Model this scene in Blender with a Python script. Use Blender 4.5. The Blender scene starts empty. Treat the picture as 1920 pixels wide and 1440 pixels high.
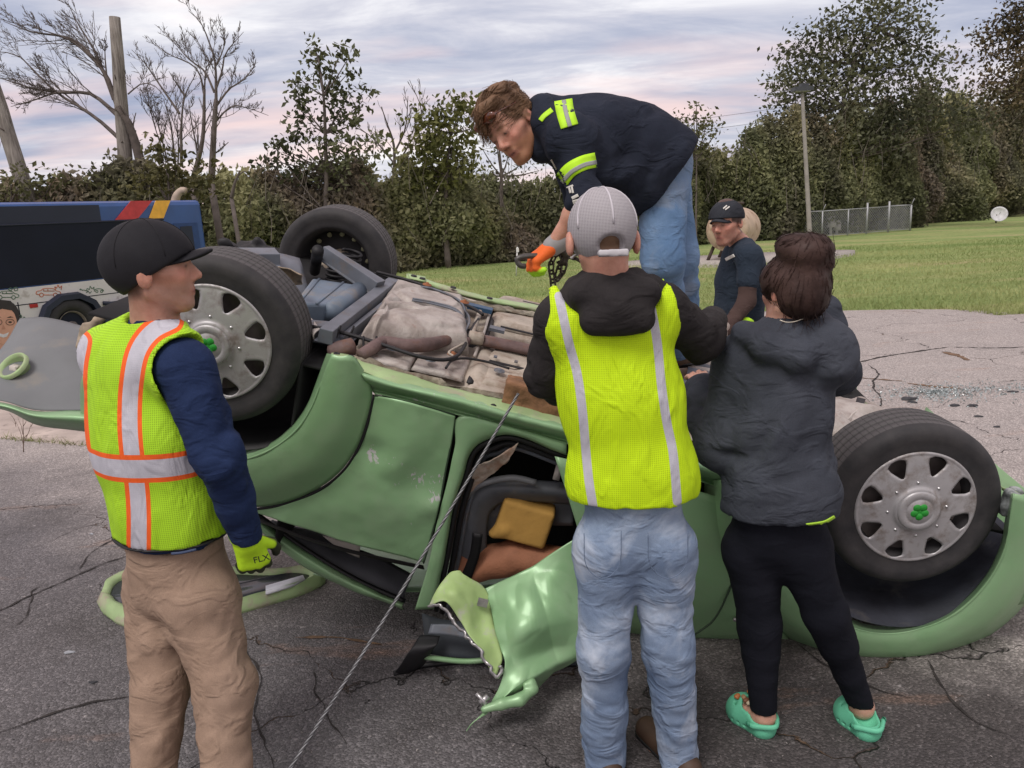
import bpy, bmesh, math, random
import numpy as np
from math import sin, cos, pi, radians, sqrt, tan, atan2
from mathutils import Vector
random.seed(7); RNG = np.random.default_rng(7)
scene = bpy.context.scene
COL = scene.collection
# ---------------------------------------------------------------- camera
CAM_H = 1.70; FOC = 1450.0; PITCH = radians(-12.5); ROLL = radians(3.0)
_f = np.array([0, cos(PITCH), sin(PITCH)]); _u0 = np.cross([1., 0, 0], _f)
_r = cos(ROLL)*np.array([1., 0, 0]) - sin(ROLL)*_u0; _u = np.cross(_r, _f)
CC = np.array([0, 0, CAM_H])
cam = bpy.data.cameras.new('camera'); cam_ob = bpy.data.objects.new('camera', cam); COL.objects.link(cam_ob)
cam.sensor_width = 36; cam.lens = 36*FOC/1920; cam.clip_start = 0.05; cam.clip_end = 3000
from mathutils import Matrix
cam_ob.matrix_world = Matrix(((_r[0], _u[0], -_f[0], 0), (_r[1], _u[1], -_f[1], 0), (_r[2], _u[2], -_f[2], CAM_H), (0, 0, 0, 1)))
scene.camera = cam_ob
scene.view_settings.view_transform = 'Standard'; scene.view_settings.look = 'None'
scene.view_settings.exposure = 0.38; scene.view_settings.gamma = 1.0; scene.view_settings.use_curve_mapping = False
scene.cycles.max_bounces = 6; scene.cycles.diffuse_bounces = 3; scene.cycles.transparent_max_bounces = 8
# measured positions: the ray through a point of the photograph, met with a plane of the real place
def ray(px, py): return _f + _r*((px-960)/FOC) - _u*((py-720)/FOC)
def at(px, py, y): d = ray(px, py); return CC + d*(y/d[1])
def gnd(px, py, z=0.0): d = ray(px, py); return CC + d*((z-CAM_H)/d[2])

# ---------------------------------------------------------------- node helpers
class NT:
    def __init__(s, tree): s.t = tree; s.n = tree.nodes; s.l = tree.links
    def node(s, typ, ins=None, **props):
        n = s.n.new(typ)
        for k, v in props.items(): setattr(n, k, v)
        for k, v in (ins or {}).items(): s.set(n.inputs[k], v)
        return n
    def set(s, sock, v):
        if isinstance(v, bpy.types.NodeSocket): s.l.new(v, sock)
        elif isinstance(v, bpy.types.Node): s.l.new(v.outputs[0], sock)
        elif isinstance(v, (tuple, list)) and sock.type == 'RGBA' and len(v) == 3: sock.default_value = (*v, 1)
        else: sock.default_value = v
    def math(s, op, a, b=0.0, c=0.0, clamp=False):
        n = s.node('ShaderNodeMath', operation=op, use_clamp=clamp); s.set(n.inputs[0], a); s.set(n.inputs[1], b)
        if op in ('MULTIPLY_ADD', 'COMPARE', 'SMOOTH_MIN'): s.set(n.inputs[2], c)
        return n.outputs[0]
    def mix(s, f, a, b, mode='MIX'):
        n = s.node('ShaderNodeMix', data_type='RGBA', blend_type=mode)
        s.set(n.inputs['Factor'], f); s.set(n.inputs[6], a); s.set(n.inputs[7], b); return n.outputs[2]
    def noise(s, vec, scale, detail=4, rough=0.55, dist=0.0):
        n = s.node('ShaderNodeTexNoise', {'Scale': scale, 'Detail': detail, 'Roughness': rough, 'Distortion': dist})
        if vec is not None: s.set(n.inputs['Vector'], vec)
        return n.outputs[0]
    def noisec(s, vec, scale, detail=3):
        n = s.node('ShaderNodeTexNoise', {'Scale': scale, 'Detail': detail}); s.set(n.inputs['Vector'], vec); return n.outputs[1]
    def ramp(s, f, stops, interp='LINEAR'):
        n = s.node('ShaderNodeValToRGB'); cr = n.color_ramp; cr.interpolation = interp
        while len(cr.elements) < len(stops): cr.elements.new(0.5)
        for e, (p, c) in zip(cr.elements, stops):
            e.position = p; e.color = (*c, 1) if isinstance(c, (tuple, list)) else (c, c, c, 1)
        s.set(n.inputs[0], f); return n.outputs[0]
    def attr(s, name, out='Fac'): return s.node('ShaderNodeAttribute', attribute_name=name).outputs[out]
    def mapping(s, vec, scale=(1, 1, 1), rot=(0, 0, 0), loc=(0, 0, 0)):
        n = s.node('ShaderNodeMapping', {'Scale': scale, 'Rotation': rot, 'Location': loc}); s.set(n.inputs['Vector'], vec); return n.outputs[0]
    def bump(s, h, strength=0.3, dist=0.01):
        n = s.node('ShaderNodeBump', {'Strength': strength, 'Distance': dist}); s.set(n.inputs['Height'], h); return n.outputs[0]
def newmat(name):
    m = bpy.data.materials.new(name); m.use_nodes = True; nt = NT(m.node_tree)
    b = nt.n['Principled BSDF']; b.inputs['Specular IOR Level'].default_value = 0.4
    return m, nt, b
MATS = {}
def mat(name, col, rough=0.7, var=0.15, vscale=8.0, bump=0.0, bscale=60.0, metal=0.0, spec=0.4, coat=0.0, col2=None, dirt=0.0, dirtcol=(0.2, 0.15, 0.1), dscale=5.0):
    """simple procedural surface: base colour with noise variation, optional second colour, dirt and fine relief"""
    if name in MATS: return MATS[name]
    m, nt, b = newmat(name)
    P = nt.node('ShaderNodeTexCoord').outputs['Object']
    n1 = nt.noise(P, vscale, 5)
    c = nt.mix(nt.ramp(n1, [(0.3, 0), (0.7, 1)]), tuple(x*(1-var) for x in col), col2 or tuple(min(1, x*(1+var)) for x in col))
    if dirt > 0:
        dn = nt.ramp(nt.noise(P, dscale, 8, 0.65), [(0.62-dirt*0.35, 0), (0.72-dirt*0.1, 1)])
        c = nt.mix(dn, c, dirtcol)
        nt.set(b.inputs['Roughness'], nt.math('MULTIPLY_ADD', dn, 0.8-rough, rough))
    else: b.inputs['Roughness'].default_value = rough
    nt.set(b.inputs['Base Color'], c)
    b.inputs['Metallic'].default_value = metal; b.inputs['Specular IOR Level'].default_value = spec
    b.inputs['Coat Weight'].default_value = coat; b.inputs['Coat Roughness'].default_value = 0.12
    if bump > 0: nt.set(b.inputs['Normal'], nt.bump(nt.noise(P, bscale, 4), 1.0, bump))
    MATS[name] = m; return m

# ---------------------------------------------------------------- world: dusk overcast, Nishita sky veiled by clouds
SUN_EL, SUN_AZ = radians(58), radians(212)     # soft light from behind-left of the camera
w = bpy.data.worlds.new('World'); scene.world = w; w.use_nodes = True; nt = NT(w.node_tree)
bg = nt.n['Background']
sky = nt.node('ShaderNodeTexSky', sky_type='NISHITA', sun_disc=False); sky.sun_elevation = SUN_EL; sky.sun_rotation = SUN_AZ
sky.air_density = 1.2; sky.dust_density = 2.0
G = nt.node('ShaderNodeTexCoord').outputs['Generated']
sx = nt.node('ShaderNodeSeparateXYZ'); nt.set(sx.inputs[0], G)
zc = nt.math('ADD', nt.math('MAXIMUM', sx.outputs[2], 0.0), 0.12)
cx = nt.node('ShaderNodeCombineXYZ'); nt.set(cx.inputs[0], nt.math('DIVIDE', sx.outputs[0], zc)); nt.set(cx.inputs[1], nt.math('DIVIDE', sx.outputs[1], zc))
P1 = nt.mapping(cx.outputs[0], (0.55, 1.0, 1), (0, 0, radians(-14)), (3.1, 0.4, 0))
n1 = nt.noise(P1, 0.85, 8, 0.55, 0.5)
P2 = nt.mapping(cx.outputs[0], (0.4, 1.0, 1), (0, 0, radians(-22)), (7.7, 2.2, 0))
n2 = nt.noise(P2, 0.75, 5, 0.55, 0.3)
n3 = nt.noise(nt.mapping(cx.outputs[0], (0.7, 1.3, 1), (0, 0, radians(-16)), (1.2, 9.1, 3)), 2.4, 6, 0.62, 0.5)
nn = nt.math('ADD', nt.math('MULTIPLY', n1, 0.68), nt.math('MULTIPLY', n3, 0.32))
cl = nt.ramp(nn, [(0.36, (0.30, 0.33, 0.45)), (0.44, (0.40, 0.42, 0.52)), (0.51, (0.54, 0.54, 0.61)), (0.58, (0.74, 0.73, 0.76)), (0.67, (0.92, 0.90, 0.89))])
pk = nt.math('MULTIPLY', nt.ramp(n2, [(0.46, 0), (0.62, 1)]), 0.75)
cl = nt.mix(pk, cl, (0.86, 0.62, 0.58))
cl10 = nt.mix(1.0, cl, (10, 10, 10), 'MULTIPLY')
c = nt.mix(0.93, sky.outputs[0], cl10)
nt.set(bg.inputs[0], c); bg.inputs[1].default_value = 0.1
sun = bpy.data.lights.new('sun', 'SUN'); sun.energy = 1.5; sun.angle = radians(24); sun.color = (1.0, 0.96, 0.92)
so = bpy.data.objects.new('sun', sun); COL.objects.link(so)
sd = Vector((sin(SUN_AZ)*cos(SUN_EL), cos(SUN_AZ)*cos(SUN_EL), sin(SUN_EL)))
so.rotation_euler = sd.to_track_quat('Z', 'Y').to_euler()

# ---------------------------------------------------------------- object helpers
ORG = {}
def tag(o, label=None, cat=None, group=None, kind=None):
    if label: o['label'] = label
    if cat: o['category'] = cat
    if group: o['group'] = group
    if kind: o['kind'] = kind
    return o
def thing(name, loc, label, cat, group=None):
    o = bpy.data.objects.new(name, None); COL.objects.link(o); o.location = loc; o.empty_display_size = 0.1
    ORG[o.name] = np.array(loc, float); return tag(o, label, cat, group)
def org_of(p): return ORG.get(p.name, np.zeros(3)) if p else np.zeros(3)
def mesh(name, V, F, m, parent=None, smooth=True, attrs=None, kind=None, label=None, mats=None, midx=None):
    """V in world coordinates; F list/array of faces; linked under its parent"""
    V = np.asarray(V, float)
    o_ = org_of(parent); V = V - o_
    me = bpy.data.meshes.new(name)
    if isinstance(F, np.ndarray) and F.ndim == 2:
        n, k = F.shape; me.vertices.add(len(V)); me.vertices.foreach_set('co', V.astype(np.float32).ravel())
        me.loops.add(n*k); me.loops.foreach_set('vertex_index', F.astype(np.int32).ravel())
        me.polygons.add(n); me.polygons.foreach_set('loop_start', np.arange(0, n*k, k, dtype=np.int32))
        me.update(calc_edges=True)
    else:
        me.from_pydata([tuple(v) for v in V], [], [tuple(int(i) for i in f) for f in F])
    me.polygons.foreach_set('use_smooth', np.full(len(me.polygons), bool(smooth)))
    for mm in (mats or [m]): me.materials.append(mm)
    if midx is not None: me.polygons.foreach_set('material_index', np.asarray(midx, np.int32))
    for k, v in (attrs or {}).items():
        v = np.asarray(v, np.float32)
        if v.ndim == 1: a = me.attributes.new(k, 'FLOAT', 'POINT'); a.data.foreach_set('value', v)
        else: a = me.attributes.new(k, 'FLOAT_COLOR', 'POINT'); a.data.foreach_set('color', np.c_[v, np.ones(len(v))].astype(np.float32).ravel())
    ob = bpy.data.objects.new(name, me); COL.objects.link(ob)
    if parent: ob.parent = parent; ORG[ob.name] = o_
    if kind: ob['kind'] = kind
    if label: ob['label'] = label
    return ob
class MB:
    """collects pieces of one mesh"""
    def __init__(s): s.V = []; s.F = []; s.n = 0; s.M = []; s.mi = 0
    def add(s, V, F):
        s.V.append(np.asarray(V, float)); s.F += [tuple(int(i)+s.n for i in f) for f in F]; s.M += [s.mi]*len(F); s.n += len(V); return s
    def box(s, c, sz, R=None):
        q = np.array([[x, y, z] for x in (-1, 1) for y in (-1, 1) for z in (-1, 1)], float)*np.array(sz)/2
        if R is not None: q = q @ np.asarray(R).T
        return s.add(q+np.array(c), [(0, 1, 3, 2), (4, 6, 7, 5), (0, 4, 5, 1), (2, 3, 7, 6), (0, 2, 6, 4), (1, 5, 7, 3)])
    def tube(s, P, r, n=8, cap=True, flat=None):
        P = np.asarray(P, float); k = len(P); r = np.broadcast_to(np.asarray(r, float), (k,))
        T = np.gradient(P, axis=0) if k > 2 else np.repeat([P[1]-P[0]], 2, 0)
        T = T/(np.linalg.norm(T, axis=1, keepdims=True)+1e-9)
        a = np.array([0, 0, 1.]) if abs(T[0][2]) < 0.9 else np.array([1., 0, 0])
        N = np.cross(T[0], a); N /= np.linalg.norm(N); rings = []
        for i in range(k):
            N = N - T[i]*(N@T[i]); N /= np.linalg.norm(N)+1e-9; B = np.cross(T[i], N)
            th = np.arange(n)*2*pi/n
            off = np.outer(np.cos(th), N)*r[i] + np.outer(np.sin(th), B)*r[i]
            if flat is not None: ax, kf = flat; ax = np.array(ax)/np.linalg.norm(ax); off = off - np.outer(off@ax, ax)*(1-kf)
            rings.append(P[i]+off)
        V = np.concatenate(rings); F = []
        for i in range(k-1):
            for j in range(n): F.append((i*n+j, i*n+(j+1) % n, (i+1)*n+(j+1) % n, (i+1)*n+j))
        if cap: F += [tuple(range(n))[::-1], tuple(range((k-1)*n, k*n))]
        return s.add(V, F)
    def grid(s, G, flip=False):
        G = np.asarray(G); a, b = G.shape[:2]; F = []
        for i in range(a-1):
            for j in range(b-1):
                f = (i*b+j, (i+1)*b+j, (i+1)*b+j+1, i*b+j+1); F.append(f[::-1] if flip else f)
        return s.add(G.reshape(-1, 3), F)
    def lathe(s, c, ax, prof, n=48, ref=None):
        """prof: (radius, height along ax) pairs"""
        ax = np.array(ax, float); ax /= np.linalg.norm(ax); ref = np.array([0, 0, 1.]) if ref is None else ref
        e1 = np.cross(ax, ref); e1 /= np.linalg.norm(e1); e2 = np.cross(ax, e1)
        th = np.arange(n)*2*pi/n; V = []; F = []
        for r, h in prof: V.append(np.array(c)+ax*h+np.outer(np.cos(th), e1)*r+np.outer(np.sin(th), e2)*r)
        for i in range(len(prof)-1):
            for j in range(n): F.append((i*n+j, i*n+(j+1) % n, (i+1)*n+(j+1) % n, (i+1)*n+j))
        return s.add(np.concatenate(V), F)
    def build(s, name, m, parent=None, smooth=True, **kw):
        return mesh(name, np.concatenate(s.V), s.F, m, parent, smooth, **kw)
def spl(P, n):
    """Catmull-Rom through P, n samples by arc length"""
    P = np.asarray(P, float)
    if len(P) == 2: t = np.linspace(0, 1, n)[:, None]; return P[0]*(1-t)+P[1]*t
    Q = np.vstack([2*P[0]-P[1], P, 2*P[-1]-P[-2]]); out = []
    for i in range(1, len(Q)-2):
        for t in np.linspace(0, 1, 13)[:-1]:
            a, b, c, d = Q[i-1], Q[i], Q[i+1], Q[i+2]
            out.append(0.5*((2*b)+(-a+c)*t+(2*a-5*b+4*c-d)*t*t+(-a+3*b-3*c+d)*t**3))
    out.append(P[-1]); out = np.array(out); L = np.r_[0, np.cumsum(np.linalg.norm(np.diff(out, axis=0), axis=1))]
    s = np.linspace(0, L[-1], n); return np.stack([np.interp(s, L, out[:, k]) for k in range(out.shape[1])], 1)
def loftg(rows, nu, nv, lin=False):
    R = [spl(r, nu) for r in rows]; R = np.array(R); out = np.zeros((nv, nu, 3))
    for j in range(nu):
        if lin or len(rows) == 2:
            t = np.linspace(0, len(rows)-1, nv)
            for k in range(3): out[:, j, k] = np.interp(t, range(len(rows)), R[:, j, k])
        else:
            Q = R[:, j]; Qx = np.vstack([2*Q[0]-Q[1], Q, 2*Q[-1]-Q[-2]])
            for i, t_ in enumerate(np.linspace(0, len(rows)-1-1e-6, nv)):
                q = int(t_); t = t_-q; a, b, c, d = Qx[q], Qx[q+1], Qx[q+2], Qx[q+3]
                out[i, j] = 0.5*((2*b)+(-a+c)*t+(2*a-5*b+4*c-d)*t*t+(-a+3*b-3*c+d)*t**3)
    return out
_T = RNG.random((64, 64, 64)).astype(np.float32)*2-1
def vnoise(P, f=1.0, seed=0):
    P = np.asarray(P, np.float32)*np.float32(f)+np.float32(seed*7.31+100); i = np.floor(P).astype(np.int32); t = P-i; t = t*t*(3-2*t)
    o = np.zeros(P.shape[:-1], np.float32)
    for a in (0, 1):
        wa = t[..., 0] if a else 1-t[..., 0]
        for b in (0, 1):
            wb = wa*(t[..., 1] if b else 1-t[..., 1])
            for c in (0, 1):
                o += wb*(t[..., 2] if c else 1-t[..., 2])*_T[(i[..., 0]+a) & 63, (i[..., 1]+b) & 63, (i[..., 2]+c) & 63]
    return o
def fbm(P, f, n=3, seed=0): return sum(vnoise(P, f*2**k, seed+k)*0.5**k for k in range(n))
def sheet(name, G, m, parent, thick=0.002, dent=0.0, df=6.0, label=None, flip=False, crease=0.0):
    """a panel from a grid of points, given real thickness"""
    G = np.asarray(G, float)
    du = np.gradient(G, axis=1); dv = np.gradient(G, axis=0); N = np.cross(du, dv); N /= np.linalg.norm(N, axis=2, keepdims=True)+1e-9
    if dent: G = G + N*(fbm(G, df, 3, 3)*dent)[..., None]
    if crease: q_ = G+0.04*np.stack([vnoise(G, 6, 3), vnoise(G, 6, 4), vnoise(G, 6, 5)], -1); G = G + N*((1-2.2*np.abs(vnoise(q_*np.array([1, 1, 0.55]), df*0.75, 7))+0.22*(1-2*np.abs(vnoise(q_, df*2.3, 8))))*crease)[..., None]
    if flip: N = -N
    a, b = G.shape[:2]; mb = MB(); mb.grid(G, flip=False); mb.grid(G-N*thick, flip=True)
    per = [(0, j) for j in range(b)]+[(i, b-1) for i in range(1, a)]+[(a-1, j) for j in range(b-2, -1, -1)]+[(i, 0) for i in range(a-2, 0, -1)]
    idx = [i*b+j for i, j in per]; n = len(idx)
    mb.F += [(idx[k], idx[(k+1) % n], idx[(k+1) % n]+a*b, idx[k]+a*b) for k in range(n)]
    return mb.build(name, m, parent, label=label)
# ================================================================ GROUND
def ground_mat():
    m, nt, b = newmat('worn asphalt')
    P = nt.node('ShaderNodeNewGeometry').outputs['Position']
    s = nt.node('ShaderNodeSeparateXYZ'); nt.set(s.inputs[0], P); X, Y = s.outputs[0], s.outputs[1]
    wob = nt.math('MULTIPLY', nt.math('SUBTRACT', nt.noise(P, 0.8, 4), 0.5), 2.2)
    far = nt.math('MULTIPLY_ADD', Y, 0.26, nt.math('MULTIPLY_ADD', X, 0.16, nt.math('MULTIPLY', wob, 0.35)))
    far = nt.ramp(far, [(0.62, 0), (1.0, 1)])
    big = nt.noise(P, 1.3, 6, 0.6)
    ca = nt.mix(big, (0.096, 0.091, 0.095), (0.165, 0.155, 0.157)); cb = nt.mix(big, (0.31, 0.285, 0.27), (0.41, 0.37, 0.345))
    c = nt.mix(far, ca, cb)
    # darker noise blotches, then a broad darker patch in front of the wreck
    d1 = nt.ramp(nt.noise(P, 2.1, 5, 0.6, 0.3), [(0.47, 0), (0.66, 1)])
    c = nt.mix(nt.math('MULTIPLY', d1, nt.math('MULTIPLY_ADD', far, -0.42, 0.5)), c, (0.055, 0.050, 0.048))
    rn = nt.ramp(nt.noise(nt.mapping(P, (0.5, 1.5, 1)), 1.6, 6, 0.65), [(0.60, 0), (0.74, 1)])
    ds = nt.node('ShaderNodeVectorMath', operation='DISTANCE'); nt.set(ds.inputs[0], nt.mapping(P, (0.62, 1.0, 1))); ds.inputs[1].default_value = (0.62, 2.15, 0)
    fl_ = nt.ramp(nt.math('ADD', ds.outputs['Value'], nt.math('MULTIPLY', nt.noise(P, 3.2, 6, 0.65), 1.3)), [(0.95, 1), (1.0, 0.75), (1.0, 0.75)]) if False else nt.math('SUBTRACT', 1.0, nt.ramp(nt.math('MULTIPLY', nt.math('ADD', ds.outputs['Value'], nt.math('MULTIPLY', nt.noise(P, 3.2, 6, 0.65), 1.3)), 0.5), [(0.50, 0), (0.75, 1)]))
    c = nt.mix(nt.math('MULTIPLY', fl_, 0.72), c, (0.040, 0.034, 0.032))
    c = nt.mix(nt.math('MULTIPLY', rn, 0.5), c, (0.30, 0.16, 0.09))
    # aggregate
    v = nt.node('ShaderNodeTexVoronoi', {'Scale': 130.0}); nt.set(v.inputs['Vector'], P)
    sp = nt.ramp(v.outputs['Color'], [(0.25, 0.62), (0.62, 1.0), (0.93, 1.9)])
    c = nt.mix(0.75, c, sp, 'MULTIPLY')
    v2 = nt.node('ShaderNodeTexVoronoi', {'Scale': 42.0}); nt.set(v2.inputs['Vector'], P)
    c = nt.mix(nt.math('MULTIPLY', nt.ramp(v2.outputs['Color'], [(0.86, 0), (0.93, 1)]), nt.ramp(v2.outputs['Distance'], [(0.15, 1), (0.45, 0)])), c, nt.mix(v.outputs['Color'], (0.16, .15, .15), (0.46, 0.43, 0.42)))
    # cracks
    wp = nt.node('ShaderNodeVectorMath', operation='MULTIPLY_ADD'); nt.set(wp.inputs[0], nt.noisec(P, 1.3, 6)); nt.set(wp.inputs[1], (1.1, 1.1, 0)); nt.set(wp.inputs[2], P)
    wp2 = nt.node('ShaderNodeVectorMath', operation='MULTIPLY_ADD'); nt.set(wp2.inputs[0], nt.noisec(P, 14, 4)); nt.set(wp2.inputs[1], (.09, .09, 0)); nt.set(wp2.inputs[2], wp.outputs[0])
    cr = None
    for sc, wd in ((0.55, 0.0038), (1.35, 0.0034)):
        vv = nt.node('ShaderNodeTexVoronoi', {'Scale': sc}, feature='DISTANCE_TO_EDGE', voronoi_dimensions='2D'); nt.set(vv.inputs['Vector'], wp2.outputs[0])
        wv = nt.math('MULTIPLY_ADD', nt.ramp(nt.noise(P, 3.0, 3), [(0.42, 0), (0.65, 1)]), wd*1.6, wd*0.25)
        e = nt.math('SUBTRACT', 1.0, nt.math('DIVIDE', vv.outputs['Distance'], wv), clamp=True)
        if sc > 1: e = nt.math('MULTIPLY', e, nt.ramp(nt.noise(P, 0.7, 2), [(0.5, 0), (0.6, 1)]))
        cr = e if cr is None else nt.math('MAXIMUM', cr, e)
    c = nt.mix(nt.math('MULTIPLY', cr, 0.9), c, nt.mix(nt.ramp(nt.noise(P, 2.5, 2), [(0.5, 0), (0.62, 1)]), (0.022, 0.019, 0.017), (0.17, 0.10, 0.05)))
    nt.set(b.inputs['Base Color'], c)
    nt.set(b.inputs['Roughness'], nt.ramp(nt.noise(P, 2.0, 4), [(0.35, 0.62), (0.6, 0.9)]))
    h = nt.math('ADD', nt.math('MULTIPLY', v.outputs['Distance'], -0.5), nt.math('MULTIPLY', nt.noise(P, 25, 6, 0.7), 0.9))
    h = nt.math('SUBTRACT', h, nt.math('MULTIPLY', cr, 2.5))
    nt.set(b.inputs['Normal'], nt.bump(h, 1.0, 0.0075))
    return m
def grass_mat(name='mown grass'):
    m, nt, b = newmat(name)
    P = nt.node('ShaderNodeNewGeometry').outputs['Position']
    Ps = nt.mapping(P, (0.16, 0.75, 1), (0, 0, radians(-20)))
    n = nt.noise(Ps, 1.0, 5, 0.6, 0.4); n2 = nt.noise(P, 9, 6, 0.7)
    c = nt.ramp(n, [(0.30, (0.21, 0.30, 0.095)), (0.50, (0.29, 0.365, 0.135)), (0.60, (0.38, 0.40, 0.17)), (0.72, (0.44, 0.36, 0.21))])
    c = nt.mix(0.7, c, nt.ramp(n2, [(0.25, 0.5), (0.5, 0.95), (0.75, 1.5)]), 'MULTIPLY')
    nt.set(b.inputs['Base Color'], c); b.inputs['Roughness'].default_value = 0.9; b.inputs['Specular IOR Level'].default_value = 0.15
    nt.set(b.inputs['Normal'], nt.bump(nt.noise(P, 30, 6, 0.75), 1.0, 0.05)); return m
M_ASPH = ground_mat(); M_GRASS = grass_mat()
# one big sheet of grass ground reaching the horizon, the asphalt lot as a sheet on it
def edge_noise(pts, amp, f):
    P = np.asarray(pts, float); return P + np.c_[fbm(P*1.0, f, 3, 1)*amp, fbm(P, f, 3, 9)*amp, np.zeros(len(P))]
xs = np.concatenate([[-900, -300, -120, -60], np.linspace(-30, 40, 71), [60, 120, 300, 900]]); ys = np.concatenate([[-400, -60, -10], np.linspace(0, 60, 61), [90, 200, 500, 1200]])
def gz_(x, y):
    b_ = 0.10*float(vnoise(np.array([x*0.12, y*0.12, 0]), 1, 4)) if 13 < y < 60 and -10 < x < 40 else 0
    k = min(1, max(0, (-3.5-x)/1.5))*min(1, max(0, (y-9.6)/1.4))*min(1, max(0, (26-y)/4)); return -0.02+b_*(1-k)-0.44*k
Gd = np.array([[(x, y, gz_(x, y)) for x in xs] for y in ys])
MB().grid(Gd, flip=True).build('grass_ground', M_GRASS, kind='structure')
lot = [gnd(1200, 592), gnd(1300, 588), gnd(1500, 585), gnd(1600, 583), gnd(1700, 581), gnd(1800, 583), gnd(1920, 590), gnd(2100, 605)]
lot = [(p[0], p[1], 0.) for p in lot]
edge = edge_noise(spl([(-60, 9, 0), (-20, 9.2, 0), (-5, 9.4, 0), (-2.5, 11, 0)]+lot+[(16, 8.8, 0), (60, 2, 0)], 260), 0.09, 1.7)
V = []; F = []
for i, p in enumerate(edge): V += [(p[0], p[1], 0.012), (p[0], -14, 0.012), (p[0], p[1], -0.06)]
V[1] = (-60, -14, 0.012)
for i in range(len(edge)-1): F += [(3*i, 3*i+1, 3*i+4, 3*i+3), (3*i+2, 3*i, 3*i+3, 3*i+5)]
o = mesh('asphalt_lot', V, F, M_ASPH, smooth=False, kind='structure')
def crack(L, w_, m_, br=3):
    P = spl([gnd(x, y, 0.0165) for x, y in L], 90); P[:, :2] += 0.035*np.stack([fbm(P, 3, 4, 1), fbm(P, 3, 4, 7)], 1); P[:, 2] = 0.0165; T_ = np.gradient(P, axis=0); N_ = np.cross(T_, [0, 0, 1]); N_ /= np.linalg.norm(N_, axis=1, keepdims=True)
    hw_ = (w_*(0.35+np.abs(fbm(P, 11, 3, 2))*1.5)*np.minimum(1, 0.1+np.minimum(np.arange(90), 89-np.arange(90))/12))[:, None]; V = np.stack([P-N_*hw_, P+N_*hw_], 1).reshape(-1, 3); F = [(2*i, 2*i+1, 2*i+3, 2*i+2) for i in range(89)]
    mesh('asphalt_crack', V, F, m_, smooth=False, kind='structure')
m_crk = mat('crack dirt', (0.030, 0.026, 0.024), 0.95, 0.4, 30, 0.004, 90); m_crb = mat('crack rust dirt', (0.16, 0.10, 0.06), 0.95, 0.5, 20)
for L, w_ in (([(-30, 1155), (60, 1115), (130, 1085), (250, 1040)], 0.007), ([(-30, 1378), (80, 1345), (160, 1320), (250, 1298)], 0.005), ([(20, 1175), (50, 1150), (70, 1105), (110, 1085)], 0.003), ([(150, 1068), (200, 1020), (260, 1000)], 0.003), ([(455, 1180), (480, 1260), (470, 1330), (520, 1450)], 0.003), ([(590, 1250), (600, 1330), (640, 1400)], 0.0025),
              ([(1590, 682), (1660, 668), (1740, 655), (1790, 650)], 0.014), ([(1790, 650), (1850, 652), (1930, 650)], 0.009), ([(1620, 682), (1650, 700), (1640, 715), (1655, 745), (1650, 765), (1680, 768)], 0.008), ([(1500, 1210), (1560, 1260), (1700, 1300)], 0.004), ([(1740, 1240), (1800, 1330), (1900, 1380)], 0.004)): crack(L, w_, m_crk)
for L, w_ in (([(1600, 706), (1660, 712), (1700, 716)], 0.012), ([(1700, 718), (1740, 724), (1795, 728)], 0.03), ([(560, 1195), (640, 1200), (720, 1212)], 0.006), ([(1770, 660), (1800, 668), (1815, 675)], 0.04)): crack(L, w_, m_crb)
# concrete strip at the left, behind the wreck
m_conc = mat('pale concrete', (0.40, 0.34, 0.30), 0.85, 0.22, 3.0, 0.002, 90, dirt=0.25, dirtcol=(0.2, 0.17, 0.15), dscale=9)
a = [gnd(-260, 800), gnd(-60, 818), gnd(60, 830), gnd(160, 838), gnd(300, 842), gnd(560, 838)]; bk = [gnd(-500, 640), gnd(-100, 662), gnd(60, 668), gnd(200, 665), gnd(420, 662), gnd(700, 660)]
top = loftg([[(*p[:2], 0.0165) for p in a], [(*p[:2], 0.0165) for p in bk]], 40, 12); sheet('concrete_apron', top, m_conc, None, 0.02)['kind'] = 'structure'
# small pale gravel pad under the tank
pad = gnd(1340, 492); th = np.linspace(0, 2*pi, 33)[:-1]
V = [(pad[0]+0.9, pad[1]+0.3, 0.10)]+[(pad[0]+0.9+3.2*cos(t)*(1+0.15*sin(3*t)), pad[1]+0.3+1.5*sin(t), 0.10) for t in th]
V += [(x, y, -0.2) for x, y, z in V[1:]]
F = [(0, 1+i, 1+(i+1) % 32) for i in range(32)]+[(1+i, 33+i, 33+(i+1) % 32, 1+(i+1) % 32) for i in range(32)]
mesh('gravel_pad', V, F, mat('pale gravel', (0.38, 0.35, 0.32), 0.95, 0.3, 20, 0.01, 60), kind='structure')
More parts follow.
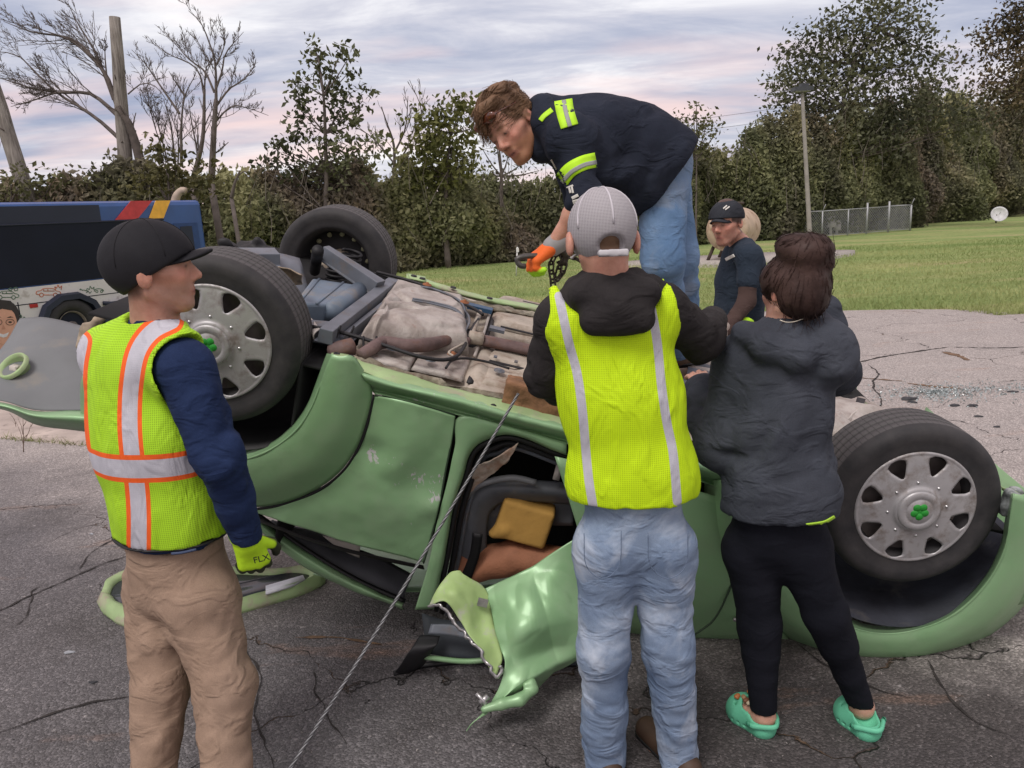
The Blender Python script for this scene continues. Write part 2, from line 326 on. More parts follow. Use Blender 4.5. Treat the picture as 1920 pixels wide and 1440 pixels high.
# ---- grass blades (uncountable): tufts over the near part of the field and along the lot edge
def leaf_mat(name, lo, hi, trans=0.25):
    m, nt, b = newmat(name)
    t = nt.attr('tone'); c = nt.ramp(t, [(0.0, lo), (0.55, hi), (1.0, tuple(min(1, x*1.35+0.01) for x in hi))])
    nt.set(b.inputs['Base Color'], c); b.inputs['Roughness'].default_value = 0.7; b.inputs['Specular IOR Level'].default_value = 0.25
    tr = nt.node('ShaderNodeBsdfTranslucent'); nt.set(tr.inputs[0], c); mx = nt.node('ShaderNodeMixShader'); mx.inputs[0].default_value = trans
    nt.l.new(b.outputs[0], mx.inputs[1]); nt.l.new(tr.outputs[0], mx.inputs[2]); nt.l.new(mx.outputs[0], nt.n['Material Output'].inputs[0]); return m
def blades(name, cx_, cy_, h, wdt, mat_, z0=0.0, lean=0.5, kind='stuff', parent=None, tone=None):
    n = len(cx_); a = RNG.random(n)*2*pi; l = RNG.normal(0, lean, (n, 2))*h[:, None]
    b0 = np.c_[cx_-np.cos(a)*wdt, cy_-np.sin(a)*wdt, np.full(n, z0)]; b1 = np.c_[cx_+np.cos(a)*wdt, cy_+np.sin(a)*wdt, np.full(n, z0)]
    tp = np.c_[cx_+l[:, 0], cy_+l[:, 1], z0+h]
    V = np.stack([b0, b1, tp], 1).reshape(-1, 3); F = np.arange(3*n).reshape(-1, 3)
    t = np.repeat(RNG.random(n) if tone is None else tone, 3); return mesh(name, V, F, mat_, parent, False, {'tone': t}, kind=kind)
M_BLADE = leaf_mat('grass blade', (0.09, 0.14, 0.03), (0.19, 0.25, 0.07))
n = 110000; yy = 10.3+16*RNG.random(n)**1.9; xx = -8+RNG.random(n)*26
ed_x, ed_y = edge[:, 0], edge[:, 1]; oo = np.argsort(ed_x); ey = np.interp(xx, ed_x[oo], ed_y[oo]); k = (yy > ey+0.02) & (xx < 0.72*yy+1.5) & (xx > -0.3*yy)
xx, yy = xx[k], yy[k]; dist = yy-ey[k]
dry = np.clip(vnoise(np.c_[xx*0.4, yy*0.9, xx*0], 1, 5)*0.5+0.35, 0, 1)
blades('grass_tufts', xx, yy, (0.035+0.05*RNG.random(len(xx)))*(1+1.0*np.exp(-dist/0.35)), 0.006*(1+yy*0.02), leaf_mat('grass blade mixed', (0.19, 0.27, 0.085), (0.37, 0.40, 0.17)), 0.0, 0.6, tone=dry)
# weeds in the joint of the concrete
jx = spl([p[:2].tolist()+[0] for p in a], 400); sel = RNG.integers(0, 260, 900)
cl_ = (fbm(jx[sel]*1.0, 3.0, 2, 3) > -0.1); q = jx[sel][cl_]+RNG.normal(0, 0.02, (cl_.sum(), 3))
blades('joint_weeds', q[:, 0], q[:, 1], 0.015+0.05*RNG.random(len(q))**2, 0.003, leaf_mat('weed', (0.12, 0.10, 0.05), (0.17, 0.20, 0.06)), 0.015, 0.9)

# ================================================================ VEGETATION
def grow(mb, P, r0, r1, depth, spread=0.75, nchild=7, lfrac=0.45, up=0.35, wind=(0, 0, 0), sides=5, tips=None, minr=0.004):
    """a traced or grown limb and its random twigs"""
    P = np.asarray(P, float); L = np.linalg.norm(np.diff(P, axis=0), axis=1).sum(); n = max(4, min(12, int(L/0.25)+3)); Q = spl(P, n)
    rr = np.linspace(r0, r1, n); mb.tube(Q, rr, sides, cap=False)
    if tips is not None: tips.append(Q[-1]); 
    if depth <= 0: return
    for k in range(nchild):
        t = 0.2+0.78*(k+random.random())/nchild; i = min(n-2, int(t*(n-1))); p = Q[i]; d = Q[i+1]-Q[i]; d /= np.linalg.norm(d)+1e-9
        v = np.array([random.gauss(0, 1), random.gauss(0, 0.7), random.gauss(0, 1)]); v -= d*(v@d); v /= np.linalg.norm(v)+1e-9
        nd = d*(1-spread*0.45)+v*spread*(0.6+0.6*random.random())+np.array([0, 0, up])+np.array(wind); nd /= np.linalg.norm(nd)
        l = L*lfrac*(1.1-0.7*t)*(0.6+0.7*random.random()); pts = [p]; dd = nd
        for s in range(3):
            dd = dd+np.array([random.gauss(0, .16), random.gauss(0, .16), random.gauss(0, .16)+up*0.2]); dd /= np.linalg.norm(dd); pts.append(pts[-1]+dd*l/3)
        ra = max(minr, rr[i]*0.30); grow(mb, pts, ra, max(minr*0.7, ra*0.35), depth-1, spread, max(3, nchild-2), lfrac*1.02, up, wind, 3 if depth < 2 else 4, tips, minr)
M_BARK = mat('grey brown bark', (0.12, 0.10, 0.09), 0.9, 0.3, 6, 0.01, 30)
def leaves(pts, size, n_each=1, jit=0.1):
    pts = np.asarray(pts, float); c = np.repeat(pts, n_each, 0)+RNG.normal(0, jit, (len(pts)*n_each, 3)); n = len(c)
    nrm = RNG.normal(0, 1, (n, 3)); nrm /= np.linalg.norm(nrm, axis=1, keepdims=True); a = np.cross(nrm, RNG.normal(0, 1, (n, 3))); a /= np.linalg.norm(a, axis=1, keepdims=True)+1e-9
    b = np.cross(nrm, a); s = (size*(0.6+0.8*RNG.random(n)))[:, None]
    V = np.stack([c-a*s, c-b*s*0.55+nrm*s*0.15, c+a*s, c+b*s*0.55+nrm*s*0.15], 1).reshape(-1, 3); return V, np.arange(4*n).reshape(-1, 4), c
# traced bare trees behind the truck
def px(pts, y, dy=0.0): return [at(x, yy, y+dy*i) for i, (x, yy) in enumerate(pts)]
def c3(pts): return [(x/3, y/3) for x, y in pts]
def bare_tree(label, y, limbs, base, nch=8, depth=3, wind=(0, 0, 0), up=0.3, group='bare trees behind the rescue truck', minr=0.009):
    b = at(*base, y); t = thing('bare_tree', (b[0], b[1], 0), label, 'tree', group)
    tr = MB(); tr.tube([(b[0]+0.1, b[1], 0), (b[0]+0.05, b[1], b[2]*0.5), b], [limbs[0][1]*1.25, limbs[0][1]*1.1, limbs[0][1]], 8)
    cr = MB()
    for i, (L, r0, r1) in enumerate(limbs):
        P = px(L, y, 0.25*((i % 3)-1)*0.3)
        if i == 0: tr.tube(spl(P, 12), np.linspace(r0, r1, 12), 7)
        grow(cr, P, r0, r1, depth if i else depth-1, 0.62, nch, 0.52, up, wind, 5, None, minr)
    tr.build('trunk', M_BARK, t); cr.build('branches', M_BARK, t); return t
bare_tree('big leafless tree leaning left behind the upright wooden pole', 21, [
    (c3([(800, 950), (760, 800), (720, 690), (660, 600)]), 0.129, 0.078),
    (c3([(660, 600), (600, 430), (540, 350), (440, 240), (330, 200), (180, 180), (20, 120)]), 0.068, 0.007),
    (c3([(660, 650), (560, 560), (480, 520), (330, 520), (160, 490), (0, 440)]), 0.061, 0.007),
    (c3([(400, 520), (300, 525), (200, 560), (60, 600)]), 0.034, 0.006),
    (c3([(690, 800), (560, 680), (430, 590), (330, 530), (210, 420), (100, 310), (-40, 290)]), 0.058, 0.007),
    (c3([(640, 560), (580, 400), (540, 300), (480, 200), (430, 120), (380, 10)]), 0.054, 0.006),
    (c3([(540, 350), (400, 230), (230, 165), (130, 120)]), 0.031, 0.005),
    (c3([(600, 430), (590, 300), (600, 200)]), 0.024, 0.005),
    (c3([(440, 590), (300, 470), (250, 380), (230, 300)]), 0.024, 0.005),
    (c3([(720, 530), (800, 470), (880, 490), (960, 600)]), 0.020, 0.005)], (267, 330), 9, 3, (-0.35, 0, 0.0), 0.28, minr=0.005)
bare_tree('tall leafless tree with forked thin crown right of the wooden pole', 20, [
    (c3([(1190, 1020), (1200, 800), (1215, 560)]), 0.088, 0.048),
    (c3([(1215, 560), (1210, 360), (1180, 250), (1130, 130), (1060, 60)]), 0.041, 0.006),
    (c3([(1215, 600), (1290, 500), (1370, 450), (1430, 370), (1440, 330)]), 0.031, 0.006),
    (c3([(1200, 700), (1300, 600), (1400, 610), (1510, 650)]), 0.027, 0.005),
    (c3([(1215, 500), (1250, 400), (1270, 300), (1370, 180)]), 0.031, 0.005),
    (c3([(1205, 520), (1150, 400), (1060, 330), (930, 180)]), 0.031, 0.005),
    (c3([(1210, 380), (1260, 260), (1250, 130)]), 0.020, 0.005),
    (c3([(1215, 860), (1240, 840), (1285, 800)]), 0.020, 0.009)], (396, 345), 8, 3, (0, 0, 0.05), 0.35, minr=0.005)
bare_tree('slim leafless tree between the pole and the tall forked bare tree', 20.6, [
    (c3([(1085, 1010), (1140, 780), (1150, 500)]), 0.068, 0.030),
    (c3([(1150, 520), (1100, 380), (940, 300), (860, 230)]), 0.027, 0.005),
    (c3([(1150, 500), (1160, 380), (1200, 330)]), 0.024, 0.005),
    (c3([(1110, 850), (1080, 700), (1060, 560)]), 0.027, 0.006),
    (c3([(1020, 940), (1020, 700), (1040, 540), (1100, 420)]), 0.048, 0.007),
    (c3([(1010, 640), (900, 480), (810, 350), (740, 280)]), 0.034, 0.006),
    (c3([(1040, 540), (980, 450), (950, 400)]), 0.027, 0.005)], (360, 345), 7, 3, (0, 0, 0.05), 0.4, minr=0.005)
bare_tree('thin wispy leafless saplings low between the bare trees', 22, [
    (c3([(990, 960), (960, 700), (920, 560)]), 0.034, 0.009), (c3([(940, 900), (880, 680), (790, 500)]), 0.024, 0.006),
    (c3([(1000, 960), (1000, 760), (940, 610)]), 0.027, 0.006), (c3([(930, 900), (850, 640), (830, 500)]), 0.020, 0.006)], (330, 330), 8, 3, (0, 0, .1), 0.5, minr=0.005)
bare_tree('bare spreading sapling between the tall poplar and the yellowish bushy tree', 27, [
    ([(870, 330), (860, 290), (850, 260)], 0.07, 0.04) if False else ([(740, 320), (738, 270), (725, 230), (715, 200)], 0.06, 0.012),
    ([(738, 290), (760, 240), (765, 180)], 0.04, 0.01), ([(742, 310), (700, 260), (670, 240)], 0.035, 0.01), ([(745, 310), (790, 220), (768, 150)], 0.035, 0.008)], (742, 325), 6, 2, (0, 0, .1), 0.5, 'bare trees in the thicket')
bare_tree('short broken dead trunk poking up beside the thicket', 19, [([(434, 372), (440, 345), (450, 320)], 0.05, 0.02), ([(446, 330), (456, 322), (462, 321)], 0.02, 0.01)], (434, 372), 1, 0, group='bare trees behind the rescue truck')

def leafy_tree(label, name, y, blobs, trunk, lo, hi, dens=1.0, lsize=0.085, group=None, cat='tree', depthf=0.9, clump=0.25, tr0=0.11):
    """blobs: (x, y, r) in the photograph at distance y; leaves are scattered in clumps along twigs"""
    b = at(trunk[0][0], trunk[0][1], y); t = thing(name, (b[0], b[1], 0), label, cat, group)
    tr = MB(); P = [np.array([b[0], b[1], 0])]+px(trunk, y); r0 = tr0*y/25; tr.tube(spl(P, 14), np.linspace(r0, r0*0.25, 14), 7)
    cr = MB(); L = []
    for (x, yy, r) in blobs:
        c = at(x, yy, y); R = r/FOC*y*1.02; k = int(14*dens*(R/0.6)**2)+3
        q = RNG.normal(0, 0.5, (k, 3))*R; q[:, 1] *= depthf; q = c+q
        j = np.argmin([np.linalg.norm(np.array(p)-c+np.array([0, 0, 0.8])) for p in P[1:]])+1
        tr.tube(spl([P[j], (np.array(P[j])+c)/2+np.array([0, 0, -0.15*R]), c], 6), np.linspace(0.03, 0.01, 6)*y/25, 4, cap=False)
        for s in q[::2]: tr.tube([c+(s-c)*0.0, s], [0.009, 0.004], 3, cap=False)
        L.append(q)
    L = np.concatenate(L); V, F, c = leaves(L, lsize, int(9*dens)+4, clump*0.8)
    tone = np.clip(0.45+0.5*fbm(c, 0.7, 2, 8)+RNG.normal(0, 0.14, len(c)), 0, 1)
    tr.build('trunk', M_BARK, t); o = mesh('crown', V, F, leaf_mat(label[:28], lo, hi, 0.2), t, False, {'tone': np.repeat(tone, 4)}); return t
leafy_tree('slender poplar with sparse round leaves standing clear above the thicket', 'poplar_tree', 24, [
    (590, 88, 13), (593, 112, 18), (640, 92, 10), (655, 106, 13), (600, 140, 26), (650, 140, 20), (565, 150, 16), (560, 185, 24), (605, 180, 30), (655, 175, 26), (680, 190, 18),
    (575, 220, 30), (625, 225, 34), (675, 225, 26), (548, 255, 22), (590, 262, 34), (640, 268, 34), (688, 265, 26), (530, 285, 14), (570, 300, 34), (620, 305, 38), (670, 300, 34), (700, 290, 18), (520, 272, 8), (505, 300, 12), (485, 312, 12), (540, 312, 26)],
    [(612, 400), (612, 320), (610, 250), (607, 180), (597, 110)], (0.045, 0.052, 0.028), (0.12, 0.13, 0.065), 0.60, 0.095, None, 'tree', 0.9, 0.18)
leafy_tree('yellowish green bushy tree left of the bending man', 'bushy_tree', 26, [
    (790, 230, 20), (800, 262, 26), (785, 295, 28), (830, 215, 20), (855, 225, 24), (870, 205, 14), (850, 262, 30), (825, 290, 30), (870, 300, 26), (845, 325, 30), (790, 325, 26), (885, 240, 12)],
    [(835, 420), (838, 330), (845, 250)], (0.06, 0.07, 0.022), (0.155, 0.16, 0.055), 1.2, 0.10, None, 'tree', 0.9, 0.26)
leafy_tree('thin see-through grey green tree just left of the bending man', 'sparse_tree', 28, [
    (905, 280, 26), (930, 262, 22), (955, 285, 24), (985, 300, 26), (1010, 320, 22), (920, 320, 28), (960, 330, 26)],
    [(940, 420), (940, 330), (935, 270)], (0.06, 0.065, 0.04), (0.15, 0.15, 0.10), 0.35, 0.07, None, 'tree', 0.9, 0.3)
leafy_tree('small twiggy tree with upright shoots right of the bending man', 'sparse_tree', 31, [
    (1275, 225, 14), (1300, 215, 15), (1325, 230, 16), (1290, 250, 18), (1320, 262, 18), (1345, 245, 10), (1305, 290, 22), (1280, 278, 14), (1340, 290, 18)],
    [(1305, 400), (1306, 300), (1306, 190)], (0.05, 0.05, 0.025), (0.12, 0.12, 0.06), 0.75, 0.085, None, 'tree', 0.9, 0.2, 0.04)
leafy_tree('tallest poplar with a broad dense crown right of the lamp pole', 'poplar_tree', 36, [
    (1545, 60, 26), (1590, 35, 26), (1630, 20, 30), (1680, 12, 28), (1700, 30, 26), (1500, 95, 20), (1540, 105, 36), (1590, 90, 40), (1640, 75, 40), (1690, 70, 34), (1735, 55, 14), (1470, 110, 14),
    (1462, 150, 18), (1500, 145, 34), (1550, 150, 40), (1600, 145, 44), (1655, 130, 42), (1705, 120, 34), (1740, 100, 16), (1455, 190, 16), (1490, 195, 34), (1540, 200, 42), (1600, 200, 46), (1660, 190, 44), (1720, 175, 36), (1760, 150, 22), (1785, 115, 12),
    (1440, 235, 16), (1480, 245, 34), (1540, 255, 44), (1610, 255, 48), (1680, 245, 46), (1750, 215, 40), (1790, 180, 20), (1460, 290, 30), (1800, 240, 36), (1850, 215, 26)],
    [(1590, 420), (1590, 300), (1580, 200), (1600, 120), (1640, 50)], (0.05, 0.056, 0.036), (0.125, 0.13, 0.078), 0.85, 0.108, None, 'tree', 0.8, 0.40)
leafy_tree('tree with orange brown leaves entering the frame at the top right corner', 'poplar_tree', 33, [
    (1900, 20, 18), (1930, 30, 40), (1885, 50, 20), (1910, 75, 30), (1940, 90, 40), (1870, 100, 24), (1905, 125, 34), (1945, 150, 44), (1880, 160, 26), (1905, 190, 32), (1850, 130, 12), (1835, 60, 8), (1850, 85, 10), (1860, 60, 8), (1840, 160, 10)],
    [(1960, 420), (1955, 300), (1945, 180), (1930, 60)], (0.045, 0.04, 0.025), (0.13, 0.10, 0.06), 1.0, 0.09, None, 'tree', 0.8, 0.3)
leafy_tree('dull green tree behind the right end of the truck roof', 'bushy_tree', 19, [
    (290, 330, 22), (310, 300, 24), (290, 275, 12), (330, 320, 28), (345, 345, 30), (380, 355, 24), (300, 355, 26), (395, 330, 14), (270, 350, 18)],
    [(320, 470), (318, 380), (315, 320)], (0.055, 0.055, 0.022), (0.13, 0.12, 0.045), 1.0, 0.075, None, 'tree', 0.9, 0.2)
# low leafy shrubs left of the pole, above the truck roof
for i, (bl, lab) in enumerate([([(20, 340, 24), (40, 330, 18), (10, 365, 24), (45, 362, 20)], 'shrub showing above the truck roof left of the leaning pole'),
        ([(75, 345, 18), (100, 335, 14), (95, 365, 18), (70, 370, 14)], 'low shrub between the leaning pole and the middle of the truck roof'),
        ([(140, 345, 20), (170, 335, 20), (155, 365, 20), (190, 350, 18)], 'rounder shrub above the middle of the truck roof'),
        ([(215, 335, 18), (222, 360, 18), (205, 365, 16)], 'shrub just left of the upright wooden pole foot')]):
    leafy_tree(lab, 'shrub', 19+0.5*i, bl, [(bl[0][0], 460), (bl[0][0], 380)], (0.05, 0.055, 0.03), (0.13, 0.13, 0.06), 0.7, 0.07, 'shrubs above the truck roof', 'shrub', 0.9, 0.18)

# the thicket: one mass of leaves and twigs along the far edge of the grass
base = spl([(-24, 14.5, 0), (-12, 18.6, 0), (-3.02, 24.9, 0), (6.2, 31.2, 0), (16, 35.1, 0), (29, 45.4, 0), (44, 56, 0)], 240)
def proj(P): d = np.asarray(P)-CC; z = d@_f; return 960+FOC*(d@_r)/z, 720-FOC*(d@_u)/z
prof = [(-400, 350), (0, 345), (100, 345), (200, 345), (300, 325), (400, 340), (470, 330), (540, 320), (620, 318), (700, 312), (800, 318), (900, 325), (1000, 335), (1100, 340), (1240, 318), (1300, 300), (1360, 270), (1420, 240), (1500, 225), (1600, 215), (1700, 215), (1800, 195), (1920, 165), (2200, 150)]
def toph(p):
    x, y = proj(p); y_t = np.interp(x, [a_ for a_, _ in prof], [b_ for _, b_ in prof]); z = at(x, y_t, p[1])[2]; return z
H = np.array([toph(p) for p in base]); T = np.gradient(base, axis=0); T /= np.linalg.norm(T, axis=1, keepdims=True); Nn = np.cross(T, [0, 0, 1])  # towards camera
N_L = 280000; si = RNG.integers(0, 239, N_L); ss = si+RNG.random(N_L)
def ipl(A, s): i = np.floor(s).astype(int); t = s-i; t = t if A.ndim == 1 else t[:, None]; return A[i]*(1-t)+A[np.minimum(i+1, len(A)-1)]*t
Bp = ipl(base, ss); Hh = ipl(H, ss); Nv = ipl(Nn, ss); hz = RNG.random(N_L)**0.85
key = np.c_[ss*0.45, hz*Hh*1.0, np.zeros(N_L)]; lump = fbm(key, 0.32, 4, 12)
Htop = Hh*(1.02+0.20*fbm(np.c_[ss*0.9, ss*0, ss*0], 0.5, 4, 2)); z = hz*Htop
out = 0.3+1.5*np.sqrt(np.clip(1-(hz-0.25)**2*1.5, 0, 1))+1.3*lump
c_ = Bp+Nv*(out-2.2+RNG.random(N_L)*-0.55)[:, None]; c_[:, 2] = z+RNG.normal(0, 0.12, N_L)
keep = c_[:, 2] > 0.02; c_ = c_[keep]; V, F, cc_ = leaves(c_, 0.095, 1, 0.04)
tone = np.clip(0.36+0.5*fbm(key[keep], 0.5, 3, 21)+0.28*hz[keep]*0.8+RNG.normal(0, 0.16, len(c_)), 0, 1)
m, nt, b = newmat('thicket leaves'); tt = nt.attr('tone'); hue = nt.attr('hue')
cA = nt.ramp(tt, [(0.0, (0.10, 0.108, 0.066)), (0.5, (0.22, 0.235, 0.125)), (1.0, (0.38, 0.375, 0.20))]); cB = nt.ramp(tt, [(0.0, (0.09, 0.078, 0.066)), (0.5, (0.215, 0.185, 0.145)), (1.0, (0.36, 0.29, 0.21))])  # leaf colours paled to stand in for distant haze
cT = nt.mix(hue, cA, cB); nt.set(b.inputs['Base Color'], cT); tr = nt.node('ShaderNodeBsdfTranslucent'); nt.set(tr.inputs[0], cT); mx = nt.node('ShaderNodeMixShader'); mx.inputs[0].default_value = 0.35; nt.l.new(b.outputs[0], mx.inputs[1]); nt.l.new(tr.outputs[0], mx.inputs[2]); nt.l.new(mx.outputs[0], nt.n['Material Output'].inputs[0]); b.inputs['Roughness'].default_value = 0.8; b.inputs['Specular IOR Level'].default_value = 0.15
hue = np.clip(0.5+1.5*fbm(key[keep], 0.22, 3, 31), 0, 1); M_THK = m
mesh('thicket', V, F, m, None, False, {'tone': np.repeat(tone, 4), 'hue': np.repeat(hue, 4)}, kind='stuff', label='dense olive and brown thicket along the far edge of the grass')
# its dark inner mass
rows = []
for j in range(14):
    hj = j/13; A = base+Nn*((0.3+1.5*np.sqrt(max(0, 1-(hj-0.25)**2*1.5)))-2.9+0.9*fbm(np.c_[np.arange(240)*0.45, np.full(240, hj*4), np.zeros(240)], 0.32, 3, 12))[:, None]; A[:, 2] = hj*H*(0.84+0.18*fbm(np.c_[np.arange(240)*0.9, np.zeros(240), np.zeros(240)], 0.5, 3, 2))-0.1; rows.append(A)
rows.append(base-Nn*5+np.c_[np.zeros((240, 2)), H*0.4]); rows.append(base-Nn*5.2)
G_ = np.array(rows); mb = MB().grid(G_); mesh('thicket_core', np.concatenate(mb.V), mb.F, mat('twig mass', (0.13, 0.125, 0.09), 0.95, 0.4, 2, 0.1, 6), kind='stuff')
# bright twigs and shoots in the thicket
mb = MB()
for k in range(520):
    s = random.random()*238; i = int(s); h = H[i]; b0 = base[i]+Nn[i]*(random.uniform(-1.5, 0.6)); z0 = random.uniform(0.2, 0.9)*h
    p0 = np.array([b0[0], b0[1], z0]); L = random.uniform(0.6, 1.8); d = np.array([random.gauss(0.1, .4), random.gauss(0, .3), 1.0]); d /= np.linalg.norm(d)
    mb.tube([p0, p0+d*L*0.5+np.array([random.gauss(0, .06), 0, 0]), p0+d*L], [0.013, 0.010, 0.004], 3, cap=False)
mb.build('thicket_twigs', mat('twig', (0.16, 0.14, 0.12), 0.9, 0.3, 3), kind='stuff')
# ================================================================ POLES, FENCE, TANK, TRUCK
def onpl(px_, py_, P0, N, off=0.0):
    N = np.asarray(N, float); d = ray(px_, py_); t = ((np.asarray(P0)-CC)@N+off)/(d@N); return CC+d*t
def wood_mat():
    m, nt, b = newmat('weathered pole wood'); P = nt.node('ShaderNodeTexCoord').outputs['Object']
    n = nt.noise(nt.mapping(P, (14, 14, 0.9)), 1.5, 6, 0.65, 0.4); n2 = nt.noise(P, 2, 3)
    c = nt.ramp(n, [(0.3, (0.10, 0.085, 0.075)), (0.5, (0.25, 0.225, 0.20)), (0.7, (0.36, 0.33, 0.30))]); c = nt.mix(0.5, c, nt.ramp(n2, [(0.3, 0.6), (0.7, 1.15)]), 'MULTIPLY')
    nt.set(b.inputs['Base Color'], c); b.inputs['Roughness'].default_value = 0.9; nt.set(b.inputs['Normal'], nt.bump(n, 1, 0.02)); return m
M_WOOD = wood_mat()
def wpole(p_top, p_low, y, r0, r1, label, yt=None):
    a = at(*p_low, y); b = at(*p_top, yt or y); d = (a-b)/np.linalg.norm(a-b); g = a+d*((a[2]+0.6)/-d[2]) if a[2] > 0 else a
    t = thing('wooden_pole', (g[0], g[1], max(g[2], 0)), label, 'pole'); P = spl([g, a, b], 16)
    P = P+0.01*fbm(P, 1.5, 2, 3)[:, None]; rr = np.linspace(r0, r1, 16); mb = MB(); mb.tube(P, rr, 16); mb.build('shaft', M_WOOD, t)
    [MB().tube([P[i]+np.array([0.5*rr[i]*random.uniform(-1, 1), -rr[i]*0.95, random.uniform(-.3, .3)])]+[P[i]+np.array([0.5*rr[i]*random.uniform(-1, 1), -rr[i]*1.12, 0.03])], 0.012, 5).build('bolt', mat('rusty iron', (0.07, 0.05, 0.04), 0.7), t) for i in range(3, 15, 3)]
    return t
wpole((215, 32), (240, 372), 21, 0.24, 0.13, 'upright weathered wooden pole with a sawn-off top behind the truck')
wpole((-70, -20), (54, 378), 19.5, 0.21, 0.15, 'wooden pole leaning over at the left edge behind the truck')
# lamp pole on the grass
a = gnd(1518, 437, 0.0); a = at(1518, 437, 27); b = at(1504, 172, 27); t = thing('lamp_post', (a[0], a[1], 0), 'grey lamp post with a small square head on the grass before the big poplar', 'lamp post')
MB().tube(spl([(a[0]+0.02, a[1], 0), a, b], 10), np.linspace(0.085, 0.055, 10), 12).build('post', mat('pale post', (0.30, 0.28, 0.26), 0.8, 0.2, 3), t)
mb = MB(); mb.box(b+np.array([0.0, 0, 0.08]), (0.62, 0.4, 0.13)); mb.box(b+np.array([0.05, 0, 0.2]), (0.25, 0.25, 0.1)); mb.build('lamp_head', mat('dark lamp metal', (0.05, 0.055, 0.065), 0.5), t, False)
MB().box(b+np.array([-0.02, -0.02, 0.005]), (0.5, 0.3, 0.02)).build('lamp_lens', mat('lens', (0.35, 0.35, 0.36), 0.3), t, False)
# chain link enclosure
gz = 0.05; c1, c2 = at(1541, 440, 33.0), at(1706, 432, 35.0)
def enclosure():
    A = np.array([c1[0], c1[1], 0.0]); B = np.array([c2[0], c2[1], 0.0]); dd = (B-A)/np.linalg.norm(B-A); nn_ = np.array([-dd[1], dd[0], 0]); L = np.linalg.norm(B-A); h1 = at(1541, 396, A[1])[2]; h2 = at(1714, 384, B[1])[2]
    t = thing('chain_link_enclosure', A, 'grey chain link enclosure with posts at the far side of the grass field', 'fence')
    mm = mat('galvanised', (0.36, 0.37, 0.38), 0.5, 0.1, 5, metal=0.3)
    D = 2.6
    for k, (s, dp) in enumerate([(0, 0), (0.28, 0), (0.49, 0), (0.74, 0), (1, 0), (0, D), (0.5, D), (1, D)]):
        p = A+dd*L*s+nn_*dp; h = (h1*(1-s)+h2*s)+(0.22 if k in (2, 3) else 0)
        MB().tube([p, p+np.array([0, 0, h])], 0.045 if k in (2, 3, 4) else 0.03, 8).build('post', mm, t)
        MB().tube([p+np.array([0, 0, h]), p+np.array([0.12, 0, h+0.28])], 0.015, 5).build('barb_arm', mm, t) if k in (0, 4, 7) else None
    mb = MB(); fr = [(A, B, h1, h2), (A+nn_*D, B+nn_*D, h1, h2), (A, A+nn_*D, h1, h1), (B, B+nn_*D, h2, h2)]
    for (p, q, ha, hb) in fr:
        mb.tube([p+np.array([0, 0, ha]), q+np.array([0, 0, hb])], 0.02, 6); mb.tube([p+np.array([0, 0, 0.06]), q+np.array([0, 0, 0.06])], 0.012, 5)
    mb.build('rail', mm, t)
    wm = MB()
    for (p, q, ha, hb) in fr:      # the diamond mesh wire by wire
        l = np.linalg.norm(q-p); d = (q-p)/l; h = min(ha, hb); s_ = -h
        while s_ < l:
            for sg in (1, -1):
                x0, z0, x1, z1 = (s_, 0.05, s_+h, h) if sg > 0 else (s_+h, 0.05, s_, h)
                def clipx(xa, za, xb, zb):
                    if xa < 0: za += (zb-za)*(0-xa)/(xb-xa); xa = 0
                    if xb < 0: zb += (za-zb)*(0-xb)/(xa-xb); xb = 0
                    if xb > l: zb = za+(zb-za)*(l-xa)/(xb-xa); xb = l
                    if xa > l: za = zb+(za-zb)*(l-xb)/(xa-xb); xa = l
                    return xa, za, xb, zb
                xa, za, xb, zb = clipx(x0, z0, x1, z1)
                wm.tube([p+d*xa+np.array([0, 0, za]), p+d*xb+np.array([0, 0, zb])], 0.0065, 3, cap=False)
            s_ += 0.13
    wm.build('wire_mesh', mm, t, kind='stuff')
    for s, hh, w_ in ((0.35, 0.9, 0.35), (0.42, 0.6, 0.25), (0.56, 1.0, 0.3), (0.66, 0.5, 0.4)):
        p = A+dd*L*s+nn_*D*0.5; mb = MB(); mb.tube(spl([p, p+np.array([0, 0, hh*0.7]), p+dd*w_*0.6+np.array([0, 0, hh])], 8), 0.06, 8)
        mb.box(p+np.array([0, 0, hh*0.5]), (w_, 0.3, 0.25)); mb.lathe(p+np.array([0, 0, hh*0.8]), (0, -1, 0), [(0, -0.1), (0.16, -0.08), (0.16, 0.08), (0, 0.1)], 14)
        mb.build('valve_pipe', mat('pale pipe', (0.42, 0.41, 0.39), 0.6), t)
enclosure()
# white round dish on a stub post at the right edge
p = at(1873, 402, 38); t = thing('satellite_dish', (p[0], p[1], 0), 'white round dish on a short post at the far right edge of the field', 'dish')
MB().lathe(p, (-0.35, -0.9, 0.3), [(0.0, -0.10), (0.15, -0.09), (0.28, -0.03), (0.36, 0.06), (0.37, 0.075), (0.3, 0.02), (0.16, -0.05), (0, -0.06)], 28).build('bowl', mat('white dish', (0.80, 0.81, 0.83), 0.4), t)
MB().tube([(p[0]-0.05, p[1]+0.1, 0), (p[0]-0.05, p[1]+0.1, p[2])], 0.04, 8).build('post', M_WOOD, t); MB().tube([p, p+np.array([-0.15, -0.35, 0.1])], 0.012, 5).build('feed_arm', mat('galvanised', (0.36, 0.37, 0.38), 0.5), t)
# white marker stake
p = gnd(968, 517); q = at(970, 463, p[1]); t = thing('marker_stake', (p[0], p[1], 0), 'thin white marker stake in the grass left of the gloved hand', 'stake')
MB().tube([p, q], 0.02, 6).build('stake', mat('white plastic', (0.7, 0.7, 0.7), 0.5), t); MB().box(q+np.array([0, -0.02, -0.08]), (0.07, 0.01, 0.12)).build('tag', mat('white plastic', (0.7, 0.7, 0.7), 0.5), t, False)
